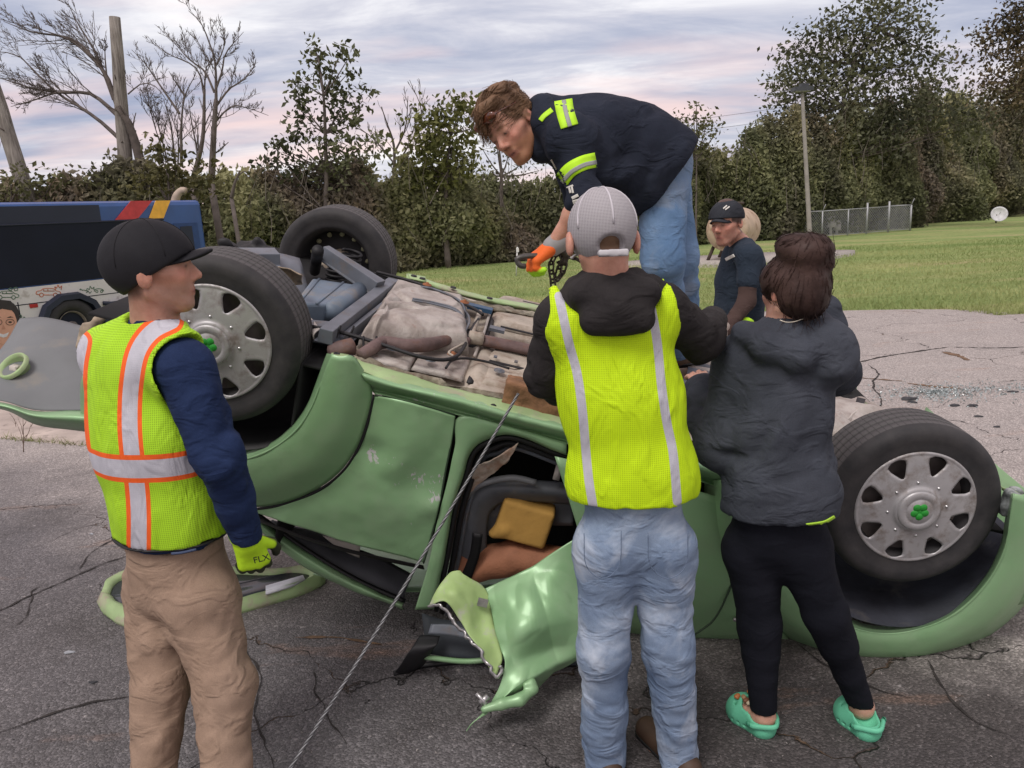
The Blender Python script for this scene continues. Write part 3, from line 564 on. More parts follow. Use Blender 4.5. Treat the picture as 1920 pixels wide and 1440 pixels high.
# tan fuel tank on legs
p = at(1372, 430, 22.0); R_ = 0.58; ax = np.array([0.52, 0.85, 0]); ax /= np.linalg.norm(ax); t = thing('fuel_tank', (p[0], p[1], 0.1), 'tan rounded fuel tank on steel legs standing on a gravel pad', 'tank')
mt = mat('tan tank paint', (0.50, 0.38, 0.28), 0.5, 0.2, 2.5, dirt=0.3, dirtcol=(0.25, 0.15, 0.09), dscale=3)
pf = [(0.001, -0.75)]+[(R_*sin(a_), -0.45-0.32*cos(a_)) for a_ in np.linspace(0.2, pi/2, 7)]+[(R_, 0.9)]+[(R_*cos(a_), 0.9+0.32*sin(a_)) for a_ in np.linspace(0.2, pi/2-.01, 7)]
MB().lathe(p, ax, pf, 40).build('shell', mt, t)
for s in (-0.3, 0.8):
    for sd in (-1, 1):
        q = p+ax*s+np.array([ax[1], -ax[0], 0])*sd*0.42; MB().tube([(q[0], q[1], p[2]-0.45), (q[0]+sd*0.12*ax[1]-0.06, q[1], 0.09)], 0.05, 8).build('leg', mat('rusty iron', (0.07, 0.05, 0.04), 0.7), t)
MB().tube(spl([p+np.array([-0.1, -0.5, R_*0.8]), p+np.array([-0.1, -0.55, R_+0.12]), p+np.array([0.2, -0.4, R_+0.12])], 8), 0.035, 7).build('filler_pipe', mat('rusty iron', (0.07, 0.05, 0.04), 0.7), t)
# overhead wires far right of centre
for i, (x0, y0, x1, y1) in enumerate([(1100, 242, 1560, 186), (1110, 262, 1560, 208), (1380, 266, 1460, 262)]):
    A = at(x0, y0, 60); B = at(x1, y1, 60); P = np.linspace(A, B, 12); P[:, 2] -= 0.25*np.sin(np.linspace(0, pi, 12))
    o = MB().tube(P, 0.012, 4).build('overhead_wire', mat('wire', (0.08, 0.08, 0.09), 0.6)); tag(o, ['upper overhead wire behind the small twiggy tree', 'lower overhead wire behind the small twiggy tree', 'short lowest wire left of the big poplar'][i], 'wire', 'overhead wires')

# ---- rescue truck
TA = at(0, 500, 13.2); TB = at(382, 500, 17.0); TD = TB-TA; TD[2] = 0; TD /= np.linalg.norm(TD); TN = np.array([TD[1], -TD[0], 0])     # TN faces the camera
GZ = -0.45
def TP(x, y, off=0.0): return onpl(x, y, TA, TN, off)
zt = TP(186, 377)[2]; x_end = TP(386, 450); s1 = (x_end-TA)@TD; s0 = -6.5
def TS(s, z, off=0.0): return np.array([TA[0], TA[1], 0])+TD*s+TN*off+np.array([0, 0, z])
tz = lambda x, y: TP(x, y)[2]; ts = lambda x, y: (TP(x, y)-TA)@TD
t = thing('rescue_truck', TS(1.5, GZ, -1.2), 'blue and black boxy rescue vehicle with a white drawn-on skirt, behind the wreck', 'truck')
blue = mat('truck blue', (0.022, 0.075, 0.24), 0.35, 0.15, 1.5, coat=0.3); navy = mat('truck dark band', (0.006, 0.009, 0.020), 0.5, 0.2, 1, spec=0.2); navy2 = mat('truck navy panel', (0.014, 0.020, 0.040), 0.5, 0.2, 1)
wht = mat('truck white', (0.62, 0.61, 0.60), 0.4, 0.08, 2, dirt=0.15, dirtcol=(0.35, 0.33, 0.3), dscale=4)
def tquad(name, s_a, s_b, z_a, z_b, off, thick, m, parent, sh=0.0, **k):
    """upright panel on the truck side; sh slants it"""
    P = [TS(s_a, z_a, off), TS(s_b, z_a, off), TS(s_b+sh, z_b, off), TS(s_a+sh, z_b, off)]; Q = [p-TN*thick for p in P]
    return mesh(name, P+Q, [(0, 1, 2, 3), (7, 6, 5, 4), (0, 4, 5, 1), (1, 5, 6, 2), (2, 6, 7, 3), (3, 7, 4, 0)], m, parent, False, **k)
zw = (tz(0, 540)+tz(205, 524))/2; zr = tz(100, 418)
# body shell: rounded box profile swept along its length
prof_ = [(-2.3, GZ+0.45), (0, GZ+0.45), (0, zt-0.10), (-0.03, zt-0.035), (-0.10, zt), (-2.2, zt), (-2.3, zt-0.10)]
V = []; n_ = len(prof_)
for s in (s0, s1-0.06, s1): V += [TS(s, z, o_-(0.04 if s == s1 else 0)) for o_, z in prof_]
F = [(i*n_+j, i*n_+(j+1) % n_, (i+1)*n_+(j+1) % n_, (i+1)*n_+j) for i in (0, 1) for j in range(n_)]+[tuple(range(n_))[::-1], tuple(range(2*n_, 3*n_))]
mesh('body', V, F, blue, t, False)
sA = ts(187, 400); tquad('side_panel', s0, sA, zr+0.01, zt-0.07, 0.012, 0.01, navy2, t); tquad('window_band', s0, ts(305, 470), zw+0.012, zr-0.03, 0.02, 0.018, navy, t)
MB().tube([TS(s0, zr-0.01, 0.02), TS(ts(306, 418), zr-0.01, 0.02)], 0.018, 8).build('trim_rail', navy2, t)
tquad('stripe', ts(215, 412), ts(257, 412), zr+0.015, zt-0.005, 0.018, 0.012, mat('red stripe', (0.50, 0.045, 0.05), 0.4), t, ts(243, 380)-ts(213, 412), label='wide red slanted stripe')
tquad('stripe', ts(278, 411), ts(306, 411), zr+0.015, zt-0.005, 0.018, 0.012, mat('amber stripe', (0.78, 0.42, 0.05), 0.4), t, ts(290, 380)-ts(278, 412)+0.02, label='narrow amber slanted stripe')
tquad('vent_frame', ts(325, 425), ts(370, 425), tz(350, 470)-0.4, tz(350, 418), 0.02, 0.015, mat('truck blue dark', (0.016, 0.05, 0.16), 0.4), t); tquad('vent', ts(336, 425), ts(358, 425), tz(350, 470)-0.4, tz(350, 424), 0.03, 0.008, navy2, t)
sk = tquad('skirt', s0, s1-0.5, GZ+0.5, zw-0.01, 0.03, 0.025, wht, t)
for s in (0.15, 1.05, 3.2, 3.9): tquad('panel_gap', s, s+0.018, GZ+0.52, zw-0.24, 0.034, 0.003, navy, sk)
tquad('panel_gap', -3, s1-0.55, zw-0.30, zw-0.285, 0.034, 0.003, navy, sk)
tquad('marker_light', ts(53, 572), ts(68, 572), tz(60, 577), tz(60, 570), 0.045, 0.02, mat('red lens', (0.35, 0.02, 0.02), 0.3), t)
# line drawings of crashing cars on the skirt
def drawing(name, polys, ox, oy, sc, m, lab):
    mb = MB()
    for pl in polys: P = [TP(ox+x*sc, oy+y*sc, 0.034) for x, y in pl]; mb.tube(spl(P, max(2, 3*len(P))) if len(P) > 3 else P, 0.007, 4)
    mb.build(name, m, t, label=lab)
circ = lambda cx_, cy_, r: [(cx_+r*cos(a_), cy_+r*sin(a_)) for a_ in np.linspace(0, 2*pi, 9)]
car_ = [[(0, 20), (2, 10), (18, 7), (26, 0), (60, 0), (72, 8), (86, 12), (88, 22), (76, 23)], [(62, 23), (26, 23)], [(12, 23), (0, 20)], circ(19, 23, 7), circ(69, 23, 7), [(28, 3), (26, 9), (66, 9)], [(42, 2), (42, 9)]]
drawing('car_drawing', car_+[[(70, 4), (66, -8), (74, -2), (78, -14), (84, -3), (92, -10), (90, 4)]], 68, 541, 0.52, mat('orange ink', (0.50, 0.14, 0.06), 0.5), 'orange line drawing of a burning car')
drawing('car_drawing', car_+[[(50, -6), (56, -12), (64, -8), (58, -2), (50, -6)], [(70, -12), (82, -14), (84, -4), (74, -2), (70, -12)]], -9, 546, 0.5, mat('green ink', (0.08, 0.16, 0.10), 0.5), 'green line drawing of a car losing pieces')
drawing('car_drawing', [[(0, 12), (20, 14), (40, 18)], [(4, 8), (14, 16)], [(30, 18), (36, 6), (44, 12), (48, -4), (56, 8), (66, 0), (64, 12), (74, 10)], [(66, 20), (70, 12), (80, 8), (98, 9), (108, 16), (104, 20)], circ(78, 20, 5), circ(99, 20, 5), [(30, 26), (40, 20), (46, 28), (54, 20)]], 149, 538, 0.42, mat('green ink', (0.08, 0.16, 0.10), 0.5), 'green line drawing of two cars colliding')
drawing('car_drawing', [[(0, 10), (6, 0), (12, 8), (4, 14), (14, 18), (20, 8), (26, 14)], circ(8, 24, 4), circ(22, 22, 4)], 35, 590, 0.5, mat('green ink', (0.08, 0.16, 0.10), 0.5), 'green scribbled drawing beside the portrait')
# wheel with arch
def truckwheel(x, y):
    c = TP(x, y, 0.06); mb = MB(); mb.lathe(c, TN, [(0.24, -0.2), (0.46, -0.2), (0.5, -0.14), (0.5, 0.02), (0.46, 0.055), (0.36, 0.06), (0.31, 0.03), (0.285, -0.02), (0.24, -0.02)], 44)
    wh = mb.build('wheel', mat('tyre rubber grey', (0.032, 0.032, 0.034), 0.8), t)
    rm = MB(); rm.lathe(c, TN, [(0.285, 0.03), (0.27, 0.03), (0.25, -0.05), (0.17, -0.10), (0.10, -0.06), (0.09, 0.03), (0.03, 0.04), (0.001, 0.04)], 36); rm.build('rim', mat('dirty steel rim', (0.16, 0.14, 0.13), 0.6, 0.5, 12, metal=0.4), wh)
    for k in range(8):
        a_ = k*pi/4; q = c+TD*0.185*cos(a_)+np.array([0, 0, 0.185*sin(a_)])+TN*-0.06; lg = MB().lathe(q, TN, [(0.04, -0.01), (0.036, 0.012), (0.001, 0.012)], 10); lg.build('lug_hole', navy, wh)
    P = []
    for k, (dx, dz) in enumerate([(-0.78, -0.35), (-0.72, -0.05), (-0.45, 0.42), (-0.15, 0.58), (0.22, 0.58), (0.5, 0.42), (0.75, -0.05), (0.8, -0.35)]): P.append((dx, dz))
    V = []; 
    for r_, off in ((0.86, -0.07), (0.84, 0.03), (1.0, 0.03), (1.05, -0.07)):
        V += [c+TD*dx*r_+np.array([0, 0, dz*r_])+TN*(off+0.05) for dx, dz in P]
    F = [(r_*8+i, r_*8+i+1, ((r_+1) % 4)*8+i+1, ((r_+1) % 4)*8+i) for r_ in range(4) for i in range(7)]
    mesh('wheel_arch', V, F, navy2, t, False)
    V = [c-TN*0.018]+[c+TD*dx*0.9+np.array([0, 0, dz*0.9])-TN*0.02 for dx, dz in P]; 
    mesh('arch_liner', [v for v in V], [(0, i+1, i) for i in range(1, 8)], navy, t, False)
truckwheel(136, 612)
mb = MB(); mb.box(TS(ts(225, 560), tz(215, 570), -0.3), (0.9, 0.8, 0.12)); mb.tube([TS(ts(190, 565), tz(215, 565), 0.05), TS(ts(250, 565), tz(250, 572), 0.05)], 0.04, 8); mb.build('rear_step', navy2, t)
mb = MB().tube(spl([at(328, 380, 18.2), at(332, 366, 18.2), at(341, 357, 18.2), at(349, 358, 18.2)], 10), np.linspace(0.10, 0.07, 10), 12); mb.build('roof_vent_pipe', mat('beige hose', (0.42, 0.34, 0.27), 0.7), t)
# printed portrait of a smiling man in glasses, flat on the skirt
def flat(name, pts, m, off, parent, label=None): P = [TP(x, y, off) for x, y in pts]; return mesh(name, P, [tuple(range(len(P)))], m, parent, False, label=label)
def ell(cx_, cy_, rx, ry, n=20, a0=0, a1=2*pi): return [(cx_+rx*cos(a_), cy_+ry*sin(a_)) for a_ in np.linspace(a0, a1, n, endpoint=abs(a1-a0) < 6)]
por = flat('portrait', [(-26, 720), (40, 720), (34, 668), (20, 650), (4, 646), (-16, 650)], mat('print navy suit', (0.03, 0.04, 0.07), 0.5), 0.036, t, 'printed portrait of a smiling man with glasses')
skn = mat('print skin', (0.62, 0.34, 0.24), 0.5, 0.1, 6)
flat('shirt', [(-4, 640), (18, 640), (16, 690), (6, 705)], mat('print white', (0.7, 0.7, 0.72), 0.5), 0.038, por); flat('neck', ell(6, 640, 14, 16), skn, 0.040, por)
flat('hair', ell(9, 594, 28, 31), mat('print hair', (0.035, 0.03, 0.03), 0.6), 0.042, por); flat('face', ell(8, 610, 24, 36), skn, 0.044, por)
flat('fringe', [(-18, 594), (-12, 584), (4, 579), (22, 582), (31, 592), (32, 578), (20, 564), (0, 562), (-16, 572)], mat('print hair', (0.035, 0.03, 0.03), 0.6), 0.046, por)
for ex in (-4, 19): flat('eye', ell(ex, 604, 3.5, 1.8, 10), mat('print dark', (0.03, 0.025, 0.02), 0.5), 0.047, por); flat('brow', [(ex-7, 596), (ex, 593), (ex+7, 595), (ex, 595.5)], mat('print dark', (0.03, 0.025, 0.02), 0.5), 0.047, por)
for ex in (-4, 19): P = [TP(x, y, 0.048) for x, y in ell(ex, 604, 8, 5.5, 14)]; MB().tube(P+[P[0]], 0.004, 4).build('glasses', mat('print dark', (0.03, 0.025, 0.02), 0.5), por)
flat('smile', [(-4, 624), (6, 627), (17, 623), (13, 631), (6, 633), (0, 631)], mat('print white', (0.7, 0.7, 0.72), 0.5), 0.047, por); flat('nose_shade', [(6, 608), (11, 617), (3, 618)], mat('print skin dark', (0.50, 0.25, 0.17), 0.5), 0.047, por)
# ================================================================ IMPLICIT SURFACES (one continuous skin per body, garment or casting)
class SDF:
    def __init__(s, lo, hi, res):
        s.lo = np.array(lo, float); s.res = res; s.n = (np.ceil((np.array(hi)-s.lo)/res)).astype(int)+1; s.F = np.full(s.n, 1.0, np.float32)
        s.ax = [s.lo[i]+res*np.arange(s.n[i]) for i in range(3)]
    def block(s, lo, hi, m=0.07):
        a = np.clip(np.floor((np.array(lo)-m-s.lo)/s.res).astype(int), 0, s.n-1); b = np.clip(np.ceil((np.array(hi)+m-s.lo)/s.res).astype(int)+1, 1, s.n)
        b = np.maximum(b, a+1); sl = tuple(slice(a[i], b[i]) for i in range(3))
        P = np.stack(np.meshgrid(*[s.ax[i][sl[i]] for i in range(3)], indexing='ij'), -1).astype(np.float32); return sl, P
    def comb(s, sl, d, k, op):
        A = s.F[sl]
        if op == '+': h = np.clip(0.5+0.5*(A-d)/k, 0, 1); s.F[sl] = A+(d-A)*h-k*h*(1-h)
        elif op == '-': h = np.clip(0.5-0.5*(A+d)/k, 0, 1); s.F[sl] = A+(-d-A)*h+k*h*(1-h)
    def cone(s, a, b, ra, rb, k=0.02, flat=None, op='+'):
        a = np.array(a, float); b = np.array(b, float); r = max(ra, rb)
        sl, P = s.block(np.minimum(a, b)-r, np.maximum(a, b)+r, 0.02+k); ba = b-a; t = np.clip(((P-a)@ba)/(ba@ba+1e-9), 0, 1)
        v = P-a-t[..., None]*ba
        if flat is not None: ax, f = flat; ax = np.array(ax, float); ax /= np.linalg.norm(ax); v = v+(v@ax)[..., None]*ax*(1/f-1)
        d = np.sqrt((v*v).sum(-1))-(ra+t*(rb-ra)); s.comb(sl, d.astype(np.float32), k, op); return s
    def chain(s, pts, rs, k=0.02, flat=None, op='+'):
        for i in range(len(pts)-1): s.cone(pts[i], pts[i+1], rs[i], rs[i+1], k, flat, op)
        return s
    def ell(s, c, r, R=None, k=0.02, op='+'):
        c = np.array(c, float); r = np.array(r, float); R = np.eye(3) if R is None else np.array(R); e = np.abs(R)@r
        sl, P = s.block(c-e, c+e, 0.02+k); q = (P-c)@R; qn = q/r; l = np.sqrt((qn*qn).sum(-1))+1e-6; g = np.sqrt(((q/(r*r))**2).sum(-1))+1e-6
        s.comb(sl, (l*(l-1)/g).astype(np.float32), k, op); return s
    def box(s, c, h, R=None, k=0.01, rd=0.01, op='+'):
        c = np.array(c, float); h = np.array(h, float); R = np.eye(3) if R is None else np.array(R); e = np.abs(R)@h
        sl, P = s.block(c-e, c+e, 0.02+k); q = np.abs((P-c)@R)-h+rd; d = np.sqrt((np.maximum(q, 0)**2).sum(-1))+np.minimum(q.max(-1), 0)-rd; s.comb(sl, d.astype(np.float32), k, op); return s
    def cut(s, p, n, k=0.004, wob=0.0):
        """keeps the side of the plane that n points away from"""
        n = np.array(n, float); n /= np.linalg.norm(n); P = np.stack(np.meshgrid(*s.ax, indexing='ij', sparse=False), -1).astype(np.float32)
        d = (P-np.array(p))@n
        if wob: d = d+vnoise(P, 9, 2)*wob
        A = s.F; h = np.clip(0.5-0.5*(d.astype(np.float32)-A)/k*-1, 0, 1); s.F = np.maximum(A, d.astype(np.float32)); return s
    def disp(s, fn, band=0.03):
        idx = np.nonzero(np.abs(s.F) < band); P = np.stack([s.lo[i]+s.res*idx[i] for i in range(3)], -1); s.F[idx] += fn(P).astype(np.float32); return s
    def mesh(s):
        F = s.F; F[0] = F[-1] = 1; F[:, 0] = F[:, -1] = 1; F[:, :, 0] = F[:, :, -1] = 1
        n = np.array(F.shape); cn = n-1; ins = F < 0; ids = []; pts = []; quads = []
        for a in range(3):
            sl0 = [slice(None)]*3; sl1 = [slice(None)]*3; sl0[a] = slice(0, -1); sl1[a] = slice(1, None)
            A = ins[tuple(sl0)]; B = ins[tuple(sl1)]; e = np.array(np.nonzero(A != B)).T
            f0 = F[tuple(sl0)][tuple(e.T)]; f1 = F[tuple(sl1)][tuple(e.T)]; t = f0/(f0-f1); p = e.astype(float); p[:, a] += t
            b, c = (a+1) % 3, (a+2) % 3; cell = []
            for db, dc in ((0, 0), (-1, 0), (-1, -1), (0, -1)):
                q = e.copy(); q[:, b] += db; q[:, c] += dc; cell.append((q[:, 0]*cn[1]+q[:, 1])*cn[2]+q[:, 2])
            cell = np.array(cell).T; fl = A[tuple(e.T)]; Q = np.where(fl[:, None], cell, cell[:, ::-1]); quads.append(Q)
            for k in range(4): ids.append(cell[:, k]); pts.append(p)
        ids = np.concatenate(ids); pts = np.concatenate(pts); u, inv = np.unique(ids, return_inverse=True); cnt = np.bincount(inv)
        V = np.stack([np.bincount(inv, pts[:, k])/cnt for k in range(3)], 1)*s.res+s.lo
        Q = np.concatenate(quads); Q = np.searchsorted(u, Q); return V, Q.astype(np.int32)
def basis(f, up=(0, 0, 1)):
    """columns: forward, left, up"""
    f = np.array(f, float); f /= np.linalg.norm(f); l = np.cross(up, f); l /= np.linalg.norm(l); return np.stack([f, l, np.cross(f, l)], 1)
def unit(v): v = np.array(v, float); return v/np.linalg.norm(v)
def folds(P, ax, flong, facross, seed=0):
    """sharp-crested creases running along ax, in drifting groups"""
    ax = unit(ax); P = np.asarray(P, float); w1 = np.stack([vnoise(P, 5, seed+5), vnoise(P, 5, seed+6), vnoise(P, 5, seed+7)], 1)*0.035; Pw = P+w1
    q = Pw-np.outer(Pw@ax, ax)*(1-flong/facross); n = vnoise(q, facross, seed); n2 = vnoise(q*1.0, facross*2.1, seed+3)
    m_ = np.clip(0.55+0.9*vnoise(P, 5.5, seed+11), 0.1, 1.3); return ((1-np.abs(n)*2.2)*0.75+(0.6-np.abs(n2)*1.6)*0.4)*m_
def band(obj, L, hw_, name, m, parent, off=0.004, label=None):
    """a strip laid on a garment along a traced line"""
    from mathutils.bvhtree import BVHTree
    me = obj.data; o_ = org_of(parent if obj.parent is None else obj.parent); vs = [v.co+Vector(o_) for v in me.vertices]; t = BVHTree.FromPolygons(vs, [p.vertices[:] for p in me.polygons])
    Pp = spl([(x, y, 0) for x, y in L], 26)[:, :2]; T_ = np.gradient(Pp, axis=0); T_ /= np.linalg.norm(T_, axis=1, keepdims=True); Nn_ = np.stack([-T_[:, 1], T_[:, 0]], 1); G_ = []; last = None
    for p, n in zip(Pp, Nn_):
        row = []
        for a_ in np.linspace(-1, 1, 5):
            x, y = p+n*hw_*a_; d = unit(ray(x, y)); h = t.ray_cast(Vector(CC), Vector(d))
            if h[0] is None: q = last if last is not None else at(x, y, 3.0)
            else: q = np.array(h[0])-d*off
            last = q; row.append(q)
        G_.append(row)
    return sheet(name, np.array(G_), m, parent, 0.003, 0, label=label)
# ================================================================ THE OVERTURNED CAR
CO = np.array([-1.02, 2.69, 1.315])
CR = np.array(Matrix.Rotation(radians(-3.2), 3, 'Z') @ Matrix.Rotation(radians(16.2), 3, 'Y') @ Matrix.Rotation(radians(6.8), 3, 'X'))
CU, CV, CW = CR[:, 0], CR[:, 1], CR[:, 2]     # towards the nose, towards the far side, out of the floor (up)
def CP(u, v, w_): return CO+CU*u+CV*v+CW*w_
def CPa(A): return CO+np.asarray(A, float) @ CR.T
def cl(W): return (np.asarray(W)-CO)@CR
def SV(x, y, v=0.0): return onpl(x, y, CO+CV*v, CV)
def SW(x, y, w_=0.0): return onpl(x, y, CO+CW*w_, CW)
def svr(L, v=0.0): return [SV(p[0], p[1], p[2] if len(p) > 2 else v) for p in L]
def swr(L, w_=0.0): return [SW(p[0], p[1], p[2] if len(p) > 2 else w_) for p in L]
car = thing('overturned_car', (0.35, 3.4, 0), 'light green compact car lying upside down on its crushed roof', 'car')
def paint_mat():
    m, nt, b = newmat('car paint green'); P = nt.node('ShaderNodeNewGeometry').outputs['Position']
    big = nt.noise(P, 2.2, 4); c = nt.mix(big, (0.21, 0.39, 0.19), (0.28, 0.47, 0.25))
    dust = nt.ramp(nt.noise(P, 7, 7, 0.7), [(0.45, 0), (0.75, 1)]); c = nt.mix(nt.math('MULTIPLY', dust, 0.3), c, (0.32, 0.36, 0.27)); c = nt.mix(nt.math('MULTIPLY', nt.ramp(nt.noise(P, 3.3, 8, 0.7, 0.4), [(0.55, 0), (0.75, 1)]), 0.35), c, (0.10, 0.15, 0.08))
    s_ = nt.attr('scr'); ns = nt.noise(nt.mapping(P, (1.0, 1, 0.5), (0, radians(25), 0)), 62, 5, 0.7, 0.8)
    sc = nt.ramp(nt.math('ADD', ns, nt.math('MULTIPLY', s_, 0.31)), [(0.80, 0), (0.83, 1)]); c = nt.mix(sc, c, nt.mix(nt.noise(P, 60), (0.42, 0.42, 0.43), (0.62, 0.60, 0.60)))
    fine = nt.ramp(nt.noise(nt.mapping(P, (6, 6, 70), (0.3, 0.9, 0.2)), 3, 3), [(0.72, 0), (0.76, 1)]); c = nt.mix(nt.math('MULTIPLY', fine, 0.35), c, (0.4, 0.44, 0.36))
    nt.set(b.inputs['Base Color'], c); nt.set(b.inputs['Roughness'], nt.math('MULTIPLY_ADD', dust, 0.3, 0.42)); b.inputs['Metallic'].default_value = 0.2; b.inputs['Coat Weight'].default_value = 0.3; b.inputs['Coat Roughness'].default_value = 0.18
    nt.set(b.inputs['Normal'], nt.bump(nt.noise(P, 5, 3), 0.25, 0.02)); return m
M_PAINT = paint_mat()
M_LGRN = mat('pale green primer paint', (0.33, 0.46, 0.22), 0.55, 0.18, 6, dirt=0.35, dirtcol=(0.36, 0.31, 0.25), dscale=9)
M_BLK = mat('black plastic', (0.012, 0.012, 0.014), 0.6, 0.3, 5); M_LINER = mat('wheel arch liner', (0.030, 0.033, 0.045), 0.75, 0.4, 7, 0.004, 30, dirt=0.15, dirtcol=(0.09, 0.085, 0.08))
M_DARK = mat('cabin shade black', (0.010, 0.010, 0.011), 0.9, 0.3, 5); M_GREY = mat('grey bumper plastic', (0.155, 0.165, 0.17), 0.65, 0.12, 3, 0.001, 300, dirt=0.2, dirtcol=(0.22, 0.21, 0.19))
M_STEEL = mat('grey painted steel', (0.13, 0.145, 0.17), 0.5, 0.25, 8, dirt=0.25, dirtcol=(0.17, 0.14, 0.12), dscale=10, metal=0.2)
M_BOX = mat('blue grey plastic', (0.13, 0.17, 0.22), 0.5, 0.2, 6, dirt=0.3, dirtcol=(0.22, 0.21, 0.20), dscale=7)
M_RUBR = mat('black rubber seal', (0.008, 0.008, 0.009), 0.5)
M_CHROME = mat('torn bare metal', (0.45, 0.44, 0.44), 0.35, 0.4, 30, metal=0.7)
def shield_mat():
    m, nt, b = newmat('dusty heat shield'); P = nt.node('ShaderNodeNewGeometry').outputs['Position']
    n = nt.noise(P, 6, 7, 0.65, 0.4); c = nt.ramp(n, [(0.28, (0.22, 0.185, 0.16)), (0.45, (0.35, 0.31, 0.28)), (0.6, (0.46, 0.43, 0.395)), (0.75, (0.40, 0.36, 0.32))])
    r = nt.ramp(nt.noise(P, 11, 5, 0.6), [(0.62, 0), (0.70, 1)]); c = nt.mix(nt.math('MULTIPLY', r, 0.6), c, (0.22, 0.09, 0.045))
    nt.set(b.inputs['Base Color'], c); b.inputs['Roughness'].default_value = 0.55; b.inputs['Metallic'].default_value = 0.25; nt.set(b.inputs['Normal'], nt.bump(nt.noise(P, 40, 5, 0.7), 0.8, 0.006)); return m
M_SHIELD = shield_mat(); M_PAN = mat('dusty floor pan', (0.38, 0.335, 0.28), 0.8, 0.3, 5, 0.003, 60, dirt=0.35, dirtcol=(0.22, 0.155, 0.11), dscale=8)
M_RUST = mat('rusty exhaust', (0.135, 0.09, 0.085), 0.7, 0.4, 12, 0.002, 90, dirt=0.3, dirtcol=(0.16, 0.08, 0.05), dscale=14)
M_SEAM = mat('crusty seam sealer', (0.24, 0.22, 0.17), 0.95, 0.5, 20, 0.01, 40, dirt=0.5, dirtcol=(0.12, 0.08, 0.05), dscale=14)
# ---- wheels
def tyre_mat():
    m, nt, b = newmat('tyre rubber'); P = nt.node('ShaderNodeTexCoord').outputs['Object']; a_ = nt.attr('ang'); tr = nt.attr('tread')
    n = nt.noise(P, 9, 6, 0.65); c = nt.mix(nt.ramp(n, [(0.35, 0), (0.7, 1)]), (0.022, 0.022, 0.024), (0.052, 0.049, 0.049))
    fr = nt.math('FRACT', nt.math('MULTIPLY', a_, 84.0)); sipe = nt.math('MULTIPLY', nt.math('MULTIPLY', nt.math('LESS_THAN', fr, 0.12), tr), 0.55)
    c = nt.mix(nt.math('MULTIPLY', tr, 0.6), c, (0.105, 0.10, 0.10)); c = nt.mix(sipe, c, (0.012, 0.012, 0.012))
    nt.set(b.inputs['Base Color'], c); b.inputs['Roughness'].default_value = 0.72; nt.set(b.inputs['Normal'], nt.bump(nt.math('ADD', nt.math('MULTIPLY', sipe, -1), nt.math('MULTIPLY', nt.noise(P, 70, 3), 0.3)), 0.7, 0.003)); return m
M_TYRE = tyre_mat(); M_CAP = mat('silver hubcap plastic', (0.42, 0.415, 0.42), 0.42, 0.10, 9, metal=0.4, dirt=0.42, dirtcol=(0.22, 0.19, 0.17), dscale=16); M_RIM = mat('dirty steel rim', (0.16, 0.14, 0.13), 0.6, 0.5, 12, metal=0.4)
M_EMB = mat('emblem green', (0.02, 0.26, 0.03), 0.45)
